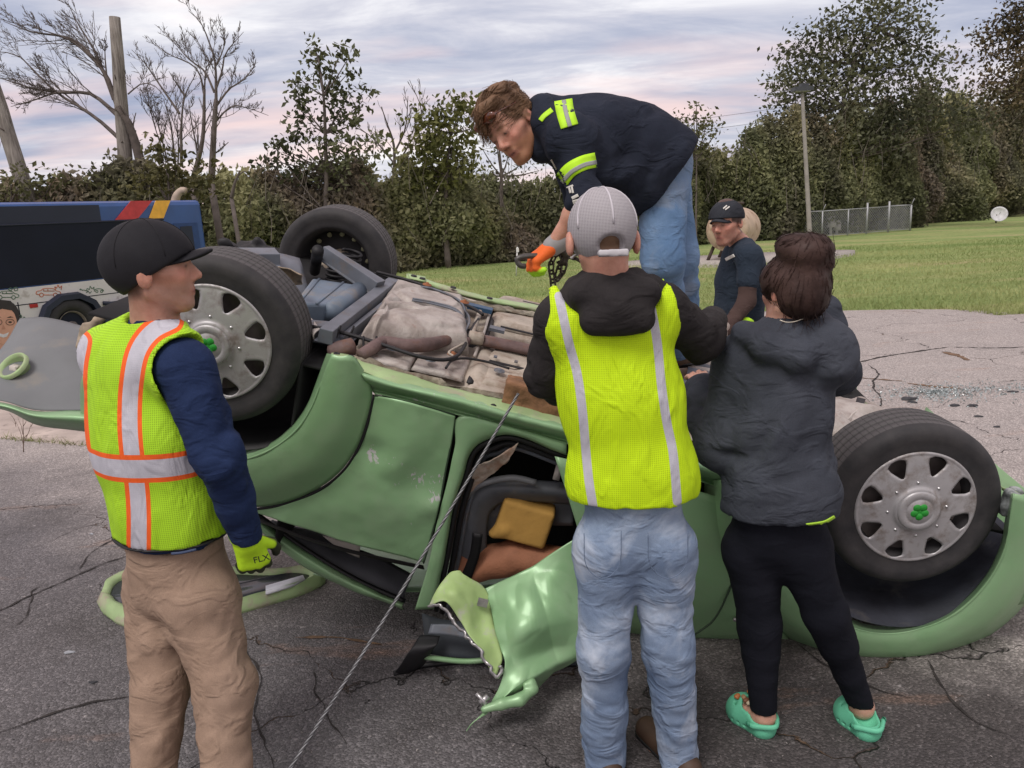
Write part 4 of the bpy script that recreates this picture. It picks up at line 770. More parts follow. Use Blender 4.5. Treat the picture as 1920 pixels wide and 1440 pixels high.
def wheel(c, axn, label, capface=True, rot=0.0):
    """c: centre of the outer face, axn: outward axis"""
    axn = np.array(axn)/np.linalg.norm(axn); R0 = 0.311; W_ = 0.205
    pr = [(0.205, -0.002), (0.212, 0.004), (0.225, 0.002), (0.25, 0.010), (0.275, 0.012), (0.291, 0.006), (0.302, -0.006), (0.308, -0.020)]
    tread = []; 
    for i, h in enumerate([-0.030, -0.058, -0.066, -0.094, -0.102, -0.130, -0.138, -0.165]): tread.append((0.3165-(0.0015 if h < -0.12 or h > -0.05 else 0), h))
    prof = list(pr); tt = [0]*len(pr)
    seq = [(-0.024, 1), (-0.050, 1), (-0.0505, 0), (-0.0595, 0), (-0.060, 1), (-0.086, 1), (-0.0865, 0), (-0.0965, 0), (-0.097, 1), (-0.123, 1), (-0.1235, 0), (-0.1335, 0), (-0.134, 1), (-0.158, 1), (-0.1585, 0), (-0.166, 0), (-0.1665, 1), (-0.182, 1)]
    for h, hi in seq: prof.append((R0-(0.0 if hi else 0.010)-0.0022*((h+0.1)/0.08)**2, h)); tt.append(1 if hi else 0)
    mir = [(r, -0.206-h) for r, h in pr[::-1]]; prof += mir; tt += [0]*len(mir); prof += [(0.19, -0.20), (0.185, -0.1), (0.19, -0.02), (0.205, -0.002)]; tt += [0]*4
    n = 96; th = np.arange(n)*2*pi/n; e1 = np.cross(axn, [0, 0, 1]); e1 /= np.linalg.norm(e1); e2 = np.cross(axn, e1); V = []; A = []; T_ = []
    for (r, h), t_ in zip(prof, tt): V.append(c+axn*h+np.outer(np.cos(th), e1)*r+np.outer(np.sin(th), e2)*r); A.append(th/(2*pi)); T_.append(np.full(n, t_))
    F = np.array([(i*n+j, i*n+(j+1) % n, (i+1)*n+(j+1) % n, (i+1)*n+j) for i in range(len(prof)-1) for j in range(n)], np.int32)
    wl = bpy.data.objects.new('wheel', None); COL.objects.link(wl); wl.parent = car; wl.location = c-org_of(car); ORG[wl.name] = np.array(c); wl['label'] = label
    mesh('tyre', np.concatenate(V), F, M_TYRE, wl, True, {'ang': np.concatenate(A), 'tread': np.concatenate(T_)})
    rm = MB(); sgn = 1 if capface else -1
    if capface: rm.lathe(c, axn, [(0.19, -0.195), (0.17, -0.19), (0.17, -0.07), (0.05, -0.045), (0.001, -0.045)], 40); rm.build('rim', M_RIM, wl)
    else:
        rm.lathe(c, axn, [(0.205, -0.004), (0.20, -0.012), (0.185, -0.03), (0.18, -0.12), (0.12, -0.135), (0.05, -0.12), (0.001, -0.12)], 40); rm.build('rim', mat('black steel rim', (0.02, 0.02, 0.022), 0.6, 0.3, 8), wl)
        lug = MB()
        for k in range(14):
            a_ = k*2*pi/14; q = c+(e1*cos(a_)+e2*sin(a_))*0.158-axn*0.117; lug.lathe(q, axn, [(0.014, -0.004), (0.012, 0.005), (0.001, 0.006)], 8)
        lug.build('vent_light_disc', mat('light through holes', (0.42, 0.42, 0.26), 0.7, 0.3, 30), wl, kind='stuff')  # light seen through the holes, painted as pale solid discs
        rc_ = SDF(c-0.2, c+0.2, 0.009)
        for k in range(7): rc_.cone(c-axn*0.10+(e1*cos(k*0.9)+e2*sin(k*0.9))*0.05, c+axn*0.02+(e1*cos(k*0.9+.5)+e2*sin(k*0.9+.5))*0.06, 0.025, 0.018, 0.01)
        rc_.cone(c-axn*0.12, c+axn*0.02, 0.07, 0.05, 0.02); rc_.disp(lambda P: 0.008*fbm(P, 30, 2)); V, Q = rc_.mesh(); mesh('brake_carrier', V, Q, mat('corroded aluminium', (0.34, 0.30, 0.24), 0.8, 0.5, 25, 0.003, 90, dirt=0.4, dirtcol=(0.12, 0.08, 0.06)), wl); return wl
    # hubcap: eight rounded windows near the edge
    NS = 8; hw = lambda r: 0.0 if r < 0.128 or r > 0.2005 else (0.168*min(1, ((r-0.128)/0.045))**0.55*min(1, sqrt(max(0, (0.2005-r)/0.012))))
    rr = np.concatenate([np.linspace(0.075, 0.125, 8), np.linspace(0.128, 0.15, 7), np.linspace(0.154, 0.188, 7), np.linspace(0.19, 0.2005, 6), [0.205, 0.21, 0.214, 0.2165]])
    def hz_(r, rel):
        base = 0.004+0.016*cos(min(1, r/0.2)*pi/2*0.9)+(0.012*math.exp(-((r-0.075)/0.006)**2))
        base += -0.014*max(0, (r-0.212)/0.0045)+0.0025*math.exp(-((r-0.207)/0.004)**2)
        w_ = hw(r)
        if w_ > 0: base += 0.004*math.exp(-((rel-w_)/0.05)**2)-0.006*math.exp(-((rel-w_)/0.018)**2)
        return base
    mb = MB()
    for k in range(NS):
        for sd in (1, -1):
            Gd_ = []
            for r in rr:
                w_ = hw(r); row = []
                for j in range(6):
                    rel = w_+(pi/NS-w_)*j/5; a_ = rot+k*2*pi/NS+sd*rel; row.append(c+axn*hz_(r, rel)+(e1*cos(a_)+e2*sin(a_))*r)
                Gd_.append(row)
            mb.grid(Gd_, flip=(sd > 0))
    hc = mb.build('hubcap', M_CAP, wl); bm = bmesh.new(); bm.from_mesh(hc.data); bmesh.ops.remove_doubles(bm, verts=bm.verts, dist=0.0002); bmesh.ops.recalc_face_normals(bm, faces=bm.faces); bm.to_mesh(hc.data); bm.free(); hc.data.polygons.foreach_set('use_smooth', np.full(len(hc.data.polygons), True))
    so = hc.modifiers.new('thickness', 'SOLIDIFY'); so.thickness = 0.003; so.offset = -1
    MB().lathe(c, axn, [(0.076, 0.020), (0.074, 0.032), (0.069, 0.036), (0.05, 0.037), (0.047, 0.034), (0.044, 0.037), (0.001, 0.0375)], 48).build('centre_cap', M_CAP, hc)
    em = MB()
    for k in range(5):
        a_ = 0.3+k*2*pi/5; q = c+(e1*cos(a_)+e2*sin(a_))*0.019; em.lathe(q, axn, [(0.0135, 0.0372), (0.0125, 0.0392), (0.001, 0.0395)], 16)
    em.lathe(c, axn, [(0.016, 0.037), (0.001, 0.0385)], 14); em.build('clover_emblem', M_EMB, hc)
    nb = MB()
    for k in range(8):
        a_ = rot+pi/NS+k*2*pi/NS; q = c+(e1*cos(a_)+e2*sin(a_))*0.102; nb.lathe(q, axn, [(0.006, 0.012), (0.005, 0.019), (0.001, 0.0205)], 8)
    nb.build('cap_stud', mat('bright stud', (0.6, 0.6, 0.6), 0.25, metal=0.8), hc, kind='stuff')
    MB().lathe(c-axn*0.03+e1*0.0, axn, [(0.20, -0.02), (0.15, -0.03), (0.10, -0.02)], 40).build('inner_disc', M_RIM, hc)
    return wl
wheel(SV(397, 643, 0.0), -CV+0.06*CU, 'near rear wheel, silver hubcap with a clover emblem', True, 0.2)
wheel(SV(1715, 951, 0.0), -CV+0.05*CU+0.05*CW, 'near front wheel with silver hubcap and green flower emblem', True, 0.45)
fw = cl(SV(625, 500, 1.52)); wheel(CP(fw[0], 1.52, fw[2]), -CV, 'far rear wheel seen from its inner side', False)
wheel(CP(2.52, 1.46, 0.0), -CV, 'far front wheel', False)

# ---- body panels, near side
def bump_field(W, px_, py_, v, r): P0 = SV(px_, py_, v); return np.exp(-((W-P0)**2).sum(-1)/r**2)
def panel(name, rows, nu, nv, m, parent=car, thick=0.0025, dent=0.003, df=5, scr=None, dents=(), lin=False, label=None, crease=0.0):
    G = loftg(rows, nu, nv, lin)
    for (x, y, v, r, amp) in dents: G = G+CV*(bump_field(G, x, y, v, r)*amp)[..., None]
    o = sheet(name, G, m, parent, thick, dent, df, label, crease=crease); me = o.data
    co = np.zeros(len(me.vertices)*3, np.float32); me.vertices.foreach_get('co', co); W = co.reshape(-1, 3)+org_of(parent)
    s = np.zeros(len(W)); 
    for (x, y, v, r, amp) in (scr or []): s += bump_field(W, x, y, v, r)*amp
    a_ = me.attributes.new('scr', 'FLOAT', 'POINT'); a_.data.foreach_set('value', s.astype(np.float32)); return o
lipr = [(623, 664), (612, 690), (598, 728), (583, 765), (558, 803), (523, 833), (480, 855), (430, 866), (370, 862), (310, 838), (262, 795), (232, 745), (215, 690)]
lip_in = [(x+(418-x)*0.05, y+(638-y)*0.05, 0.06) for x, y in lipr]
mid1 = [(638, 668), (634, 700), (622, 740), (608, 780), (580, 822), (545, 855), (495, 880), (430, 892), (360, 886), (295, 860), (240, 815), (205, 755), (185, 700)]
mid2 = [(662, 668), (662, 712), (652, 765), (634, 815), (603, 857), (562, 892), (500, 918), (430, 930), (350, 922), (280, 893), (215, 840), (172, 775), (155, 705)]
seam = [(684, 696), (699, 738), (687, 795), (669, 841), (640, 883), (598, 915), (536, 940), (470, 952), (400, 950), (310, 930), (240, 890), (180, 830), (150, 780)]
panel('rear_fender', [lip_in and svr(lip_in), svr(lipr, -0.048), svr([(x*0.93+a_*0.07, y*0.93+b_*0.07) for (x, y), (a_, b_) in zip(lipr, mid1)], -0.060), svr(mid1, -0.066), svr(mid2, -0.055), svr([(x, y) for x, y in seam], -0.004)], 70, 26, M_PAINT, dent=0.004,
      scr=[(580, 870, -0.05, 0.08, 0.4)], label='bulging rear fender around the near rear wheel')
sm2 = [(702, 742), (690, 798), (672, 845), (643, 887), (600, 920), (538, 945), (472, 958)]
edR = [(853, 779), (846, 830), (836, 880), (827, 930), (814, 985), (805, 1020), (794, 1056)]
edM = [(778, 757), (772, 815), (758, 870), (738, 922), (712, 960), (672, 990), (628, 1012)]
edM1 = [(740, 748), (732, 808), (716, 860), (690, 905), (655, 940), (605, 966), (548, 985)]
edM2 = [(815, 768), (808, 822), (797, 876), (784, 926), (765, 972), (742, 1004), (712, 1034)]
panel('quarter_panel', [svr(a_, v_) for a_, v_ in ((sm2, -0.002), (edM1, -0.022), (edM, -0.028), (edM2, -0.018), (edR, 0.0))], 70, 70, M_PAINT, dent=0.006, df=6, crease=0.0025,
      scr=[(700, 860, 0, 0.035, 1.1), (696, 838, 0, 0.02, 0.9), (745, 855, 0, 0.05, 0.7), (790, 900, 0, 0.07, 0.8), (818, 935, 0, 0.035, 0.9), (745, 905, 0, 0.04, 0.7), (765, 975, 0, 0.05, 0.8), (830, 900, 0, 0.03, 0.8), (600, 975, 0, .06, .5)],
      dents=[(700, 850, -0.02, 0.055, 0.022), (775, 910, -0.02, 0.10, 0.022), (815, 950, 0, 0.05, -0.012), (740, 870, 0, 0.05, -0.010), (600, 990, 0, 0.10, 0.010)], label='dented and scratched rear quarter panel')
o = MB().tube(spl(svr([(x-2, y-1) for x, y in sm2], 0.0), 40), 0.006, 6).build('fender_piping', M_BLK, car)
# thin recess line round the quarter panel
MB().tube(spl(svr([(703, 741), (778, 757), (853, 778)], -0.002), 20), 0.0035, 6).build('panel_gap', mat('dark green gap', (0.03, 0.055, 0.03), 0.7), car)
MB().tube(spl(svr(edR, 0.002), 30), 0.004, 6).build('panel_gap', mat('dark green gap', (0.03, 0.055, 0.03), 0.7), car)
# sill
sA = [(664, 677), (760, 706), (847, 731), (947, 752), (1043, 779), (1200, 822), (1500, 905)]
sB = [(676, 699), (736, 720), (856, 747), (949, 774), (1050, 800), (1200, 842), (1500, 925)]
sC = [(686, 713), (750, 731), (856, 759), (949, 786), (1050, 812), (1200, 854), (1500, 937)]
sC2 = [(692, 727), (750, 741), (856, 769), (949, 795), (1050, 822), (1200, 864), (1500, 947)]
sD = [(703, 740), (778, 756), (857, 778), (950, 799), (1052, 829), (1200, 872), (1500, 955)]
panel('sill', [svr(sA, 0.085), svr(sB, -0.028), svr(sC, -0.022), svr(sC2, 0.03), svr(sD, 0.0)], 90, 14, M_PAINT, dent=0.003, df=9, scr=[(900, 760, 0, 0.12, 0.7), (790, 735, 0.02, 0.10, 0.8), (1000, 785, 0, 0.08, .6)], label='scraped sill along the near side')
panel('sill_flange', [svr([(x+2, y-3) for x, y in sA], 0.09), svr([((x*0.75+x2*0.25), (y*0.75+y2*0.25)-2) for (x, y), (x2, y2) in zip(sA, sB)], 0.05), svr([(x, y-1.5) for x, y in sB], -0.02)], 90, 8, M_LGRN, dent=0.004, df=14, label='pale upturned face of the sill')
panel('seam_ridge', [svr([(x-3, y-9) for x, y in sA], 0.11), svr([(x, y-12+3*(i % 2)) for i, (x, y) in enumerate(sA)], 0.10), svr([(x, y) for x, y in sA], 0.085)], 120, 8, M_SEAM, dent=0.012, df=22)
# jack bracket at the fender end
pb = panel('jack_bracket', [svr([(622, 662), (645, 664), (668, 669)], 0.12), svr([(621, 668), (645, 672), (670, 682)], 0.0), svr([(630, 690), (655, 697), (680, 702)], -0.03)], 12, 8, M_LGRN, dent=0.0)
for x, y in ((631, 666), (658, 671)): MB().lathe(SV(x, y, 0.045)+CW*0.0, CW, [(0.012, 0.002), (0.011, 0.008), (0.006, 0.008), (0.005, 0.003), (0.001, 0.003)], 14).build('bolt_hole', M_BLK, car)
for x, y in ((845, 726+20), (925, 762)): MB().lathe(SV(x, y, 0.0)-CV*0.005, CW*0.8-CV*0.6, [(0.013, 0.001), (0.010, 0.006), (0.001, 0.006)], 12).build('sill_plug', M_BLK, car)
# pillar and frame round the door opening
oA = [(1062, 832), (955, 800), (861, 781), (853, 835), (838, 905), (818, 985), (803, 1060), (778, 1143)]
oB = [(1062, 852), (962, 815), (906, 824), (880, 850), (866, 895), (848, 955), (832, 1045), (812, 1142)]
oM = [((a_[0]+b_[0])/2, (a_[1]+b_[1])/2) for a_, b_ in zip(oA, oB)]
panel('door_frame', [svr(oA, 0.0), svr(oM, -0.006), svr(oB, 0.006), svr([(x+4, y+4) for x, y in oB], 0.07)], 70, 12, M_PAINT, dent=0.003, df=7, scr=[(815, 970, 0, 0.06, 0.7), (800, 1010, 0, .05, .8)])
for k, (dx, v_, r_, mm) in enumerate([(6, 0.03, 0.011, M_RUBR), (17, 0.075, 0.012, M_BLK), (26, 0.12, 0.010, M_STEEL)]):
    MB().tube(spl(svr([(x+dx*(0.3 if i < 2 else 1), y+(dx if i < 3 else dx*0.4)) for i, (x, y) in enumerate(oB)], v_), 60), r_, 8).build('door_seal' if k < 2 else 'inner_frame', mm, car)
# window strip, roof rail below the quarter panel
wT = [(486, 972), (560, 1000), (628, 1022), (700, 1040), (794, 1060)]
panel('window_trim', [svr(wT, 0.012), svr([(x+2, y+7) for x, y in wT], 0.03)], 30, 4, M_RUBR, dent=0.0)
r1 = [(480, 968), (535, 1008), (600, 1052), (673, 1094), (757, 1131)]; r2 = [(478, 985), (533, 1034), (600, 1078), (668, 1108), (757, 1143)]
panel('roof_rail', [svr(r1, 0.13), svr([((a_[0]+b_[0])/2-3, (a_[1]+b_[1])/2) for a_, b_ in zip(r1, r2)], 0.10), svr(r2, 0.13)], 40, 8, M_PAINT, dent=0.003, df=9)
MB().tube(spl(svr([(x+2, y-3) for x, y in r1], 0.14), 40), 0.012, 8).build('rail_seal', M_RUBR, car)
panel('headliner', [svr([(x+2, y-2) for x, y in r1], 0.16), svr([(500, 980), (580, 1012), (640, 1050), (700, 1075), (760, 1110)], 0.20), svr([(510, 975), (600, 1000), (660, 1025), (720, 1048), (775, 1078)], 0.30)], 30, 10, mat('grey headliner', (0.10, 0.105, 0.12), 0.85, 0.2, 6), dent=0.006)
panel('pillar_trim', [svr([(605, 1004), (640, 1014), (676, 1024)], 0.15), svr([(622, 1018), (650, 1030), (674, 1036)], 0.17), svr([(640, 1030), (660, 1040), (674, 1046)], 0.19)], 10, 6, mat('cream trim', (0.5, 0.46, 0.42), 0.7), dent=0.003)
# roof skin lying on the ground
RZ = lambda u, v: CP(u, v, 0)
roof = []
for v_ in np.linspace(0.3, 1.4, 8):
    row = []
    for u_ in np.linspace(0.35, 2.1, 14):
        P = CP(u_, v_, -0.9); zt_ = 0.035+0.10*((v_-0.85)/0.55)**2+0.30*max(0, 0.8-u_)**1.5+0.10*max(0, u_-1.6)**2; row.append((P[0], P[1], zt_))
    roof.append(row)
o = sheet('roof_skin', np.array(roof), M_PAINT, car, 0.003, 0.02, 3)
# bumper, rear
gT = [(38, 598), (62, 597), (95, 598), (152, 612), (240, 640)]; gB = [(-120, 742), (0, 752), (62, 768), (142, 768), (250, 772)]
gM1 = [(0, 658), (40, 653), (85, 655), (150, 668), (245, 690)]; gM2 = [(-50, 704), (8, 712), (75, 722), (146, 726), (248, 742)]
panel('rear_bumper_underside', [svr(gT, 0.55), svr(gM1, 0.33), svr(gM2, 0.15), svr(gB, 0.03)], 50, 30, M_GREY, dent=0.006, df=4, dents=[(90, 690, 0.2, 0.10, 0.02)], label='matt grey underside of the rear bumper')
b1 = [(-120, 745), (0, 755), (65, 771), (142, 771), (250, 776)]; b2 = [(-120, 752), (0, 762), (66, 783), (145, 790), (252, 800)]; b3 = [(-120, 748), (2, 762), (70, 792), (150, 803), (255, 820)]
panel('rear_bumper', [svr(b1, 0.02), svr([((a_[0]+b_[0])/2, (a_[1]+b_[1])/2) for a_, b_ in zip(b1, b2)], -0.025), svr(b2, -0.02), svr([(x, y+4) for x, y in b3], 0.10)], 50, 10, M_PAINT, dent=0.002, label='curved green rear bumper skin')
q = SV(27, 688, 0.20); nv = -CV*0.55+CW*0.7-CU*0.35
MB().lathe(q, nv, [(0.062, 0.0), (0.060, 0.014), (0.052, 0.016), (0.046, 0.0), (0.042, -0.05), (0.001, -0.055)], 36).build('fog_lamp_cup', M_LGRN, car)
mb = MB(); mb.box(q+nv*-0.02, (0.05, 0.03, 0.03), CR); mb.tube([q+nv*0.01+CU*0.02, q-nv*0.03-CU*0.02], 0.008, 6); mb.build('lamp_holder', mat('cream trim', (0.5, 0.46, 0.42), 0.7), car)
MB().tube(spl(svr([(-30, 770), (0, 760)], 0.0), 4), 0.01, 5)
rv = SDF(SV(150, 620, 0.3)-0.35, SV(150, 620, 0.3)+0.35, 0.01)      # torn bracket behind the left man's shoulder
rv.chain(svr([(150, 650, .3), (165, 615, .3), (185, 600, .3), (200, 592, .3)]), [0.02, 0.022, 0.018, 0.008], 0.01).chain(svr([(158, 680, .25), (160, 640, .28), (172, 618, .3)]), [0.012, 0.018, 0.02], 0.01); rv.disp(lambda P: 0.008*fbm(P, 25, 2)); V, Q = rv.mesh(); mesh('torn_bracket', V, Q, mat('beige crusted metal', (0.32, 0.26, 0.19), 0.8, 0.5, 20), car)
# wheel housings (dark liners): big shells behind both near wheels
def liner(cx_, cy_, rad, v0, v1, m, a0=-0.4, a1=pi+0.5, nm='wheel_housing'):
    c = cl(SV(cx_, cy_, 0)); rows = []
    for v_, rk in ((v0, 1.0), ((v0+v1)/2, 1.0), (v1, 0.97), (v1+0.01, 0.6), (v1+0.02, 0.1)):
        rows.append([CP(c[0]+rad*rk*cos(a_), v_, c[2]-rad*rk*sin(a_)) for a_ in np.linspace(a0, a1, 28)])
    return sheet(nm, np.array(rows), m, car, 0.004, 0.004, 5)
liner(418, 638, 0.43, 0.02, 0.42, M_BLK, 0.15, pi-0.6); liner(1722, 960, 0.475, -0.01, 0.42, M_LINER, 0.12, pi-0.1)
# front fender ring
fl = [(1900, 925), (1893, 975), (1882, 1031), (1853, 1087), (1805, 1138), (1749, 1170), (1674, 1187), (1600, 1176), (1530, 1130), (1470, 1060), (1440, 970), (1445, 900)]
fm = [(1925, 930), (1920, 990), (1907, 1050), (1878, 1108), (1825, 1162), (1760, 1195), (1680, 1212), (1595, 1202), (1510, 1158), (1435, 1085), (1395, 985), (1395, 900)]
fo = [(1960, 935), (1952, 1000), (1938, 1065), (1900, 1130), (1842, 1182), (1767, 1217), (1685, 1233), (1590, 1228), (1490, 1180), (1405, 1105), (1355, 1000), (1350, 900)]
panel('front_fender', [svr([(x+(1722-x)*0.05, y+(960-y)*0.05) for x, y in fl], 0.07), svr(fl, -0.050), svr([(x*0.9+a_*0.1, y*0.9+b_*0.1) for (x, y), (a_, b_) in zip(fl, fm)], -0.064), svr(fm, -0.070), svr(fo, -0.040), svr([(x+(x-1722)*0.08, y+(y-960)*0.04+4) for x, y in fo], 0.10)], 70, 22, M_PAINT, dent=0.003, scr=[(1850, 1110, 0, 0.1, .5), (1620, 1222, 0, .15, .6)], label='bulging front fender around the near front wheel')
panel('front_bumper', [svr([(1960, 935, -0.04), (2010, 950, 0.0), (2060, 980, 0.2)]), svr([(1952, 1000, -0.05), (2020, 1010, 0.0), (2075, 1030, 0.2)]), svr([(1938, 1065, -0.05), (2000, 1080, 0.0), (2060, 1090, 0.2)]), svr([(1905, 1135, 0.0), (1970, 1125, 0.05), (2040, 1120, 0.25)])], 16, 20, M_PAINT, dent=0.003)
# crushed headlamp corner above it
hx = SDF(SV(1905, 935, 0.05)-0.25, SV(1905, 935, 0.05)+0.25, 0.008); hx.box(SV(1905, 950, 0.03), (0.05, 0.03, 0.05), CR, 0.02).box(SV(1918, 925, 0.1), (0.05, 0.02, 0.02), CR, 0.02); hx.disp(lambda P: 0.018*fbm(P, 18, 2)); V, Q = hx.mesh(); mesh('broken_headlamp', V, Q, mat('broken lamp', (0.22, 0.24, 0.24), 0.3, 0.6, 30), car)
panel('lamp_trim', [svr([(1880, 908, 0.1), (1900, 918, 0.05), (1930, 940, 0.05)]), svr([(1885, 925, 0.12), (1900, 935, 0.06), (1925, 960, 0.05)])], 10, 5, M_LGRN, dent=0.01, df=20)
# front door / body between the legs of the onlookers
panel('front_side_panel', [svr([(1040, 855), (1200, 890), (1360, 935)], 0.0), svr([(1080, 980), (1220, 1000), (1380, 1040)], -0.02), svr([(1110, 1090), (1240, 1110), (1400, 1130)], -0.01), svr([(1120, 1150), (1280, 1180), (1470, 1190)], 0.05), svr([(1130, 1180), (1300, 1205), (1490, 1222)], 0.16)], 36, 26, M_PAINT, dent=0.006, df=4, scr=[(1480, 1190, 0, 0.05, .8)])
MB().tube(spl(svr([(1395, 1030), (1370, 1100), (1340, 1160), (1300, 1192)], -0.025), 20), 0.004, 6).build('panel_gap', mat('dark green gap', (0.03, 0.055, 0.03), 0.7), car)
MB().box(SV(1380, 1162, -0.01), (0.02, 0.01, 0.012), CR).build('door_stop', M_CHROME, car)
# ---- cabin: near-black shells inside the door opening, shade put into their colour
sheet('cabin_shade_sheet', np.array([[CP(u_, 0.62, w_) for u_ in np.linspace(0.5, 2.2, 8)] for w_ in np.linspace(-0.03, -0.95, 6)]), M_DARK, car, 0.01, 0.02)
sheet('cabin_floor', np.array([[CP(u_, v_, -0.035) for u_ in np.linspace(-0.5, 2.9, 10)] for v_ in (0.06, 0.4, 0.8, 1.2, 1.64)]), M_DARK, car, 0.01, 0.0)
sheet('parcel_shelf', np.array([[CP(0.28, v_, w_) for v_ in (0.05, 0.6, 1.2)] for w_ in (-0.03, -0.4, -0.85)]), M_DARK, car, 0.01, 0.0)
M_SEAT = mat('grey seat steel', (0.125, 0.135, 0.15), 0.5, 0.25, 8, dirt=0.15, dirtcol=(0.2, 0.18, 0.16), dscale=10, metal=0.1)
# things seen in the opening
sp = panel('seat_side_panel', [svr([(862, 1080), (862, 1010), (862, 950), (880, 915), (930, 898), (1075, 905)], 0.16), svr([(885, 1080), (885, 1010), (885, 960), (900, 935), (940, 920), (1075, 925)], 0.13), svr([(910, 1078), (912, 1015), (915, 975), (925, 955), (960, 940), (1075, 945)], 0.17)], 50, 12, M_SEAT, dent=0.003)
panel('seat_side_panel', [svr([(868, 1000), (868, 950), (905, 915), (1075, 912)], 0.20), svr([(930, 1004), (935, 990), (980, 985), (1075, 985)], 0.21)], 30, 10, M_SEAT, dent=0.004)
MB().tube(spl(svr([(848, 1075), (855, 985), (872, 935), (905, 907), (960, 896), (1005, 905)], 0.10), 40), 0.013, 8).build('belt_guide', mat('grey plastic rail', (0.15, 0.155, 0.165), 0.5), car)
MB().box(SV(916, 949, 0.19), (0.055, 0.01, 0.018), CR).build('slot', M_RUBR, car, False)
sb = SDF(SV(985, 970, .2)-0.25, SV(985, 970, .2)+0.25, 0.008); q = cl(SV(984, 972, 0.18)); sb.box(CP(*q), (0.105, 0.06, 0.085), CR @ np.array(Matrix.Rotation(0.05, 3, 'Y')), 0.01, 0.015); sb.cone(SV(925, 1000, .14), SV(945, 990, .14), 0.02, 0.03, 0.02)
sb.cut(SV(935, 940, 0.18), -CU*0.9+CW*0.35); sb.disp(lambda P: 0.006*folds(P, (1, 0, 1), 4, 12, 3)); V, Q = sb.mesh(); mesh('foam_block', V, Q, mat('yellow foam', (0.52, 0.30, 0.075), 0.8, 0.15, 6, 0.002, 50), car)
rl = SDF(SV(970, 1050, .15)-0.3, SV(970, 1050, .15)+0.3, 0.008); rl.chain(svr([(880, 1062, .17), (960, 1045, .17), (1075, 1062, .17)]), [0.07, 0.068, 0.075], 0.02); rl.disp(lambda P: 0.004*fbm(P, 14, 2)); V, Q = rl.mesh(); mesh('seat_bolster', V, Q, mat('tan orange leather', (0.36, 0.155, 0.085), 0.75, 0.2, 8, 0.002, 120), car)
panel('seat_belt', [svr([(886, 1000), (880, 1040), (862, 1085)], 0.09), svr([(905, 1002), (899, 1042), (884, 1085)], 0.09)], 12, 4, M_RUBR, dent=0.002)
panel('torn_liner', [svr([(972, 831, .02), (925, 860, .03), (885, 880, .05)]), svr([(962, 850, .03), (928, 880, .06), (884, 905, .08)]), svr([(945, 868, .05), (915, 898, .08), (874, 930, .10)])], 22, 14, mat('torn cream felt', (0.52, 0.44, 0.37), 0.9, 0.3, 9, 0.003, 60, dirt=0.5, dirtcol=(0.28, 0.13, 0.07), dscale=12), dent=0.012, df=16)
MB().box(SV(1046, 885, 0.1), (0.025, 0.02, 0.06), CR).build('belt_buckle', mat('cream trim', (0.5, 0.46, 0.42), 0.7), car)
# ---- the torn door peeled down to the ground
def Y(L, y): return [at(p[0], p[1], p[2] if len(p) > 2 else y) for p in L]
panel('door_skin', [Y([(908, 1103, 2.50), (1000, 1055, 2.52), (1105, 995, 2.55)], 0), Y([(922, 1150, 2.45), (1010, 1110, 2.44), (1110, 1080, 2.52)], 0), Y([(938, 1210, 2.38), (1005, 1180, 2.36), (1110, 1150, 2.46)], 0), Y([(946, 1245, 2.34), (1010, 1225, 2.38), (1100, 1210, 2.42)], 0), Y([(935, 1290, 2.30), (990, 1275, 2.30), (1075, 1240, 2.42)], 0), Y([(905, 1335, 2.27), (940, 1315, 2.27), (1010, 1290, 2.40)], 0), Y([(873, 1370, 2.235), (890, 1352, 2.24), (930, 1330, 2.33)], 0)],
      90, 110, M_PAINT, dent=0.008, df=6, crease=0.014, scr=[(940, 1250, .0, 0.05, .5)], label='outer skin of the torn off door, folded down to the ground')
panel('door_inner', [Y([(803, 1135, 2.44), (822, 1100, 2.46), (845, 1072, 2.50), (862, 1073, 2.50)], 0), Y([(835, 1128, 2.42), (850, 1110, 2.43), (868, 1090, 2.48), (880, 1082, 2.50)], 0), Y([(860, 1160, 2.40), (878, 1140, 2.42), (892, 1110, 2.47), (908, 1100, 2.50)], 0), Y([(885, 1195, 2.36), (900, 1170, 2.42), (915, 1140, 2.46), (922, 1130, 2.48)], 0), Y([(905, 1225, 2.33), (918, 1205, 2.38), (930, 1180, 2.42), (933, 1175, 2.44)], 0), Y([(932, 1268, 2.30), (938, 1250, 2.33), (943, 1235, 2.35), (946, 1225, 2.37)], 0)],
      30, 44, mat('yellow green primer', (0.36, 0.50, 0.20), 0.5, 0.15, 5, dirt=0.2, dirtcol=(0.4, 0.4, 0.35), dscale=12), dent=0.008, df=9, crease=0.009, label='yellow green inside of the torn door')
e = spl(Y([(803, 1137, 2.44), (825, 1135, 2.42), (850, 1165, 2.40), (880, 1198, 2.36), (905, 1228, 2.33), (930, 1270, 2.30), (940, 1250, 2.31)], 0), 60); e = e+0.009*np.stack([vnoise(e, 60, 1), vnoise(e, 60, 2), vnoise(e, 60, 3)], 1)
MB().tube(e, 0.005+0.003*RNG.random(60), 6, flat=((0, 1, 0.3), 0.4)).build('torn_edge', M_CHROME, car)
hd = SDF(at(1000, 1290, 2.3)-0.2, at(1000, 1290, 2.3)+0.2, 0.006); hd.chain(Y([(908, 1330, 2.25), (940, 1320, 2.26), (975, 1312, 2.27), (1000, 1292, 2.30), (997, 1280, 2.31), (985, 1284, 2.30)], 0), [0.012, 0.018, 0.02, 0.016, 0.013, 0.01], 0.012); V, Q = hd.mesh(); mesh('door_handle', V, Q, M_PAINT, car, attrs={'scr': np.zeros(len(V))})
MB().box(at(905, 1130, 2.44), (0.035, 0.02, 0.02), CR).build('door_latch', M_CHROME, car, False)
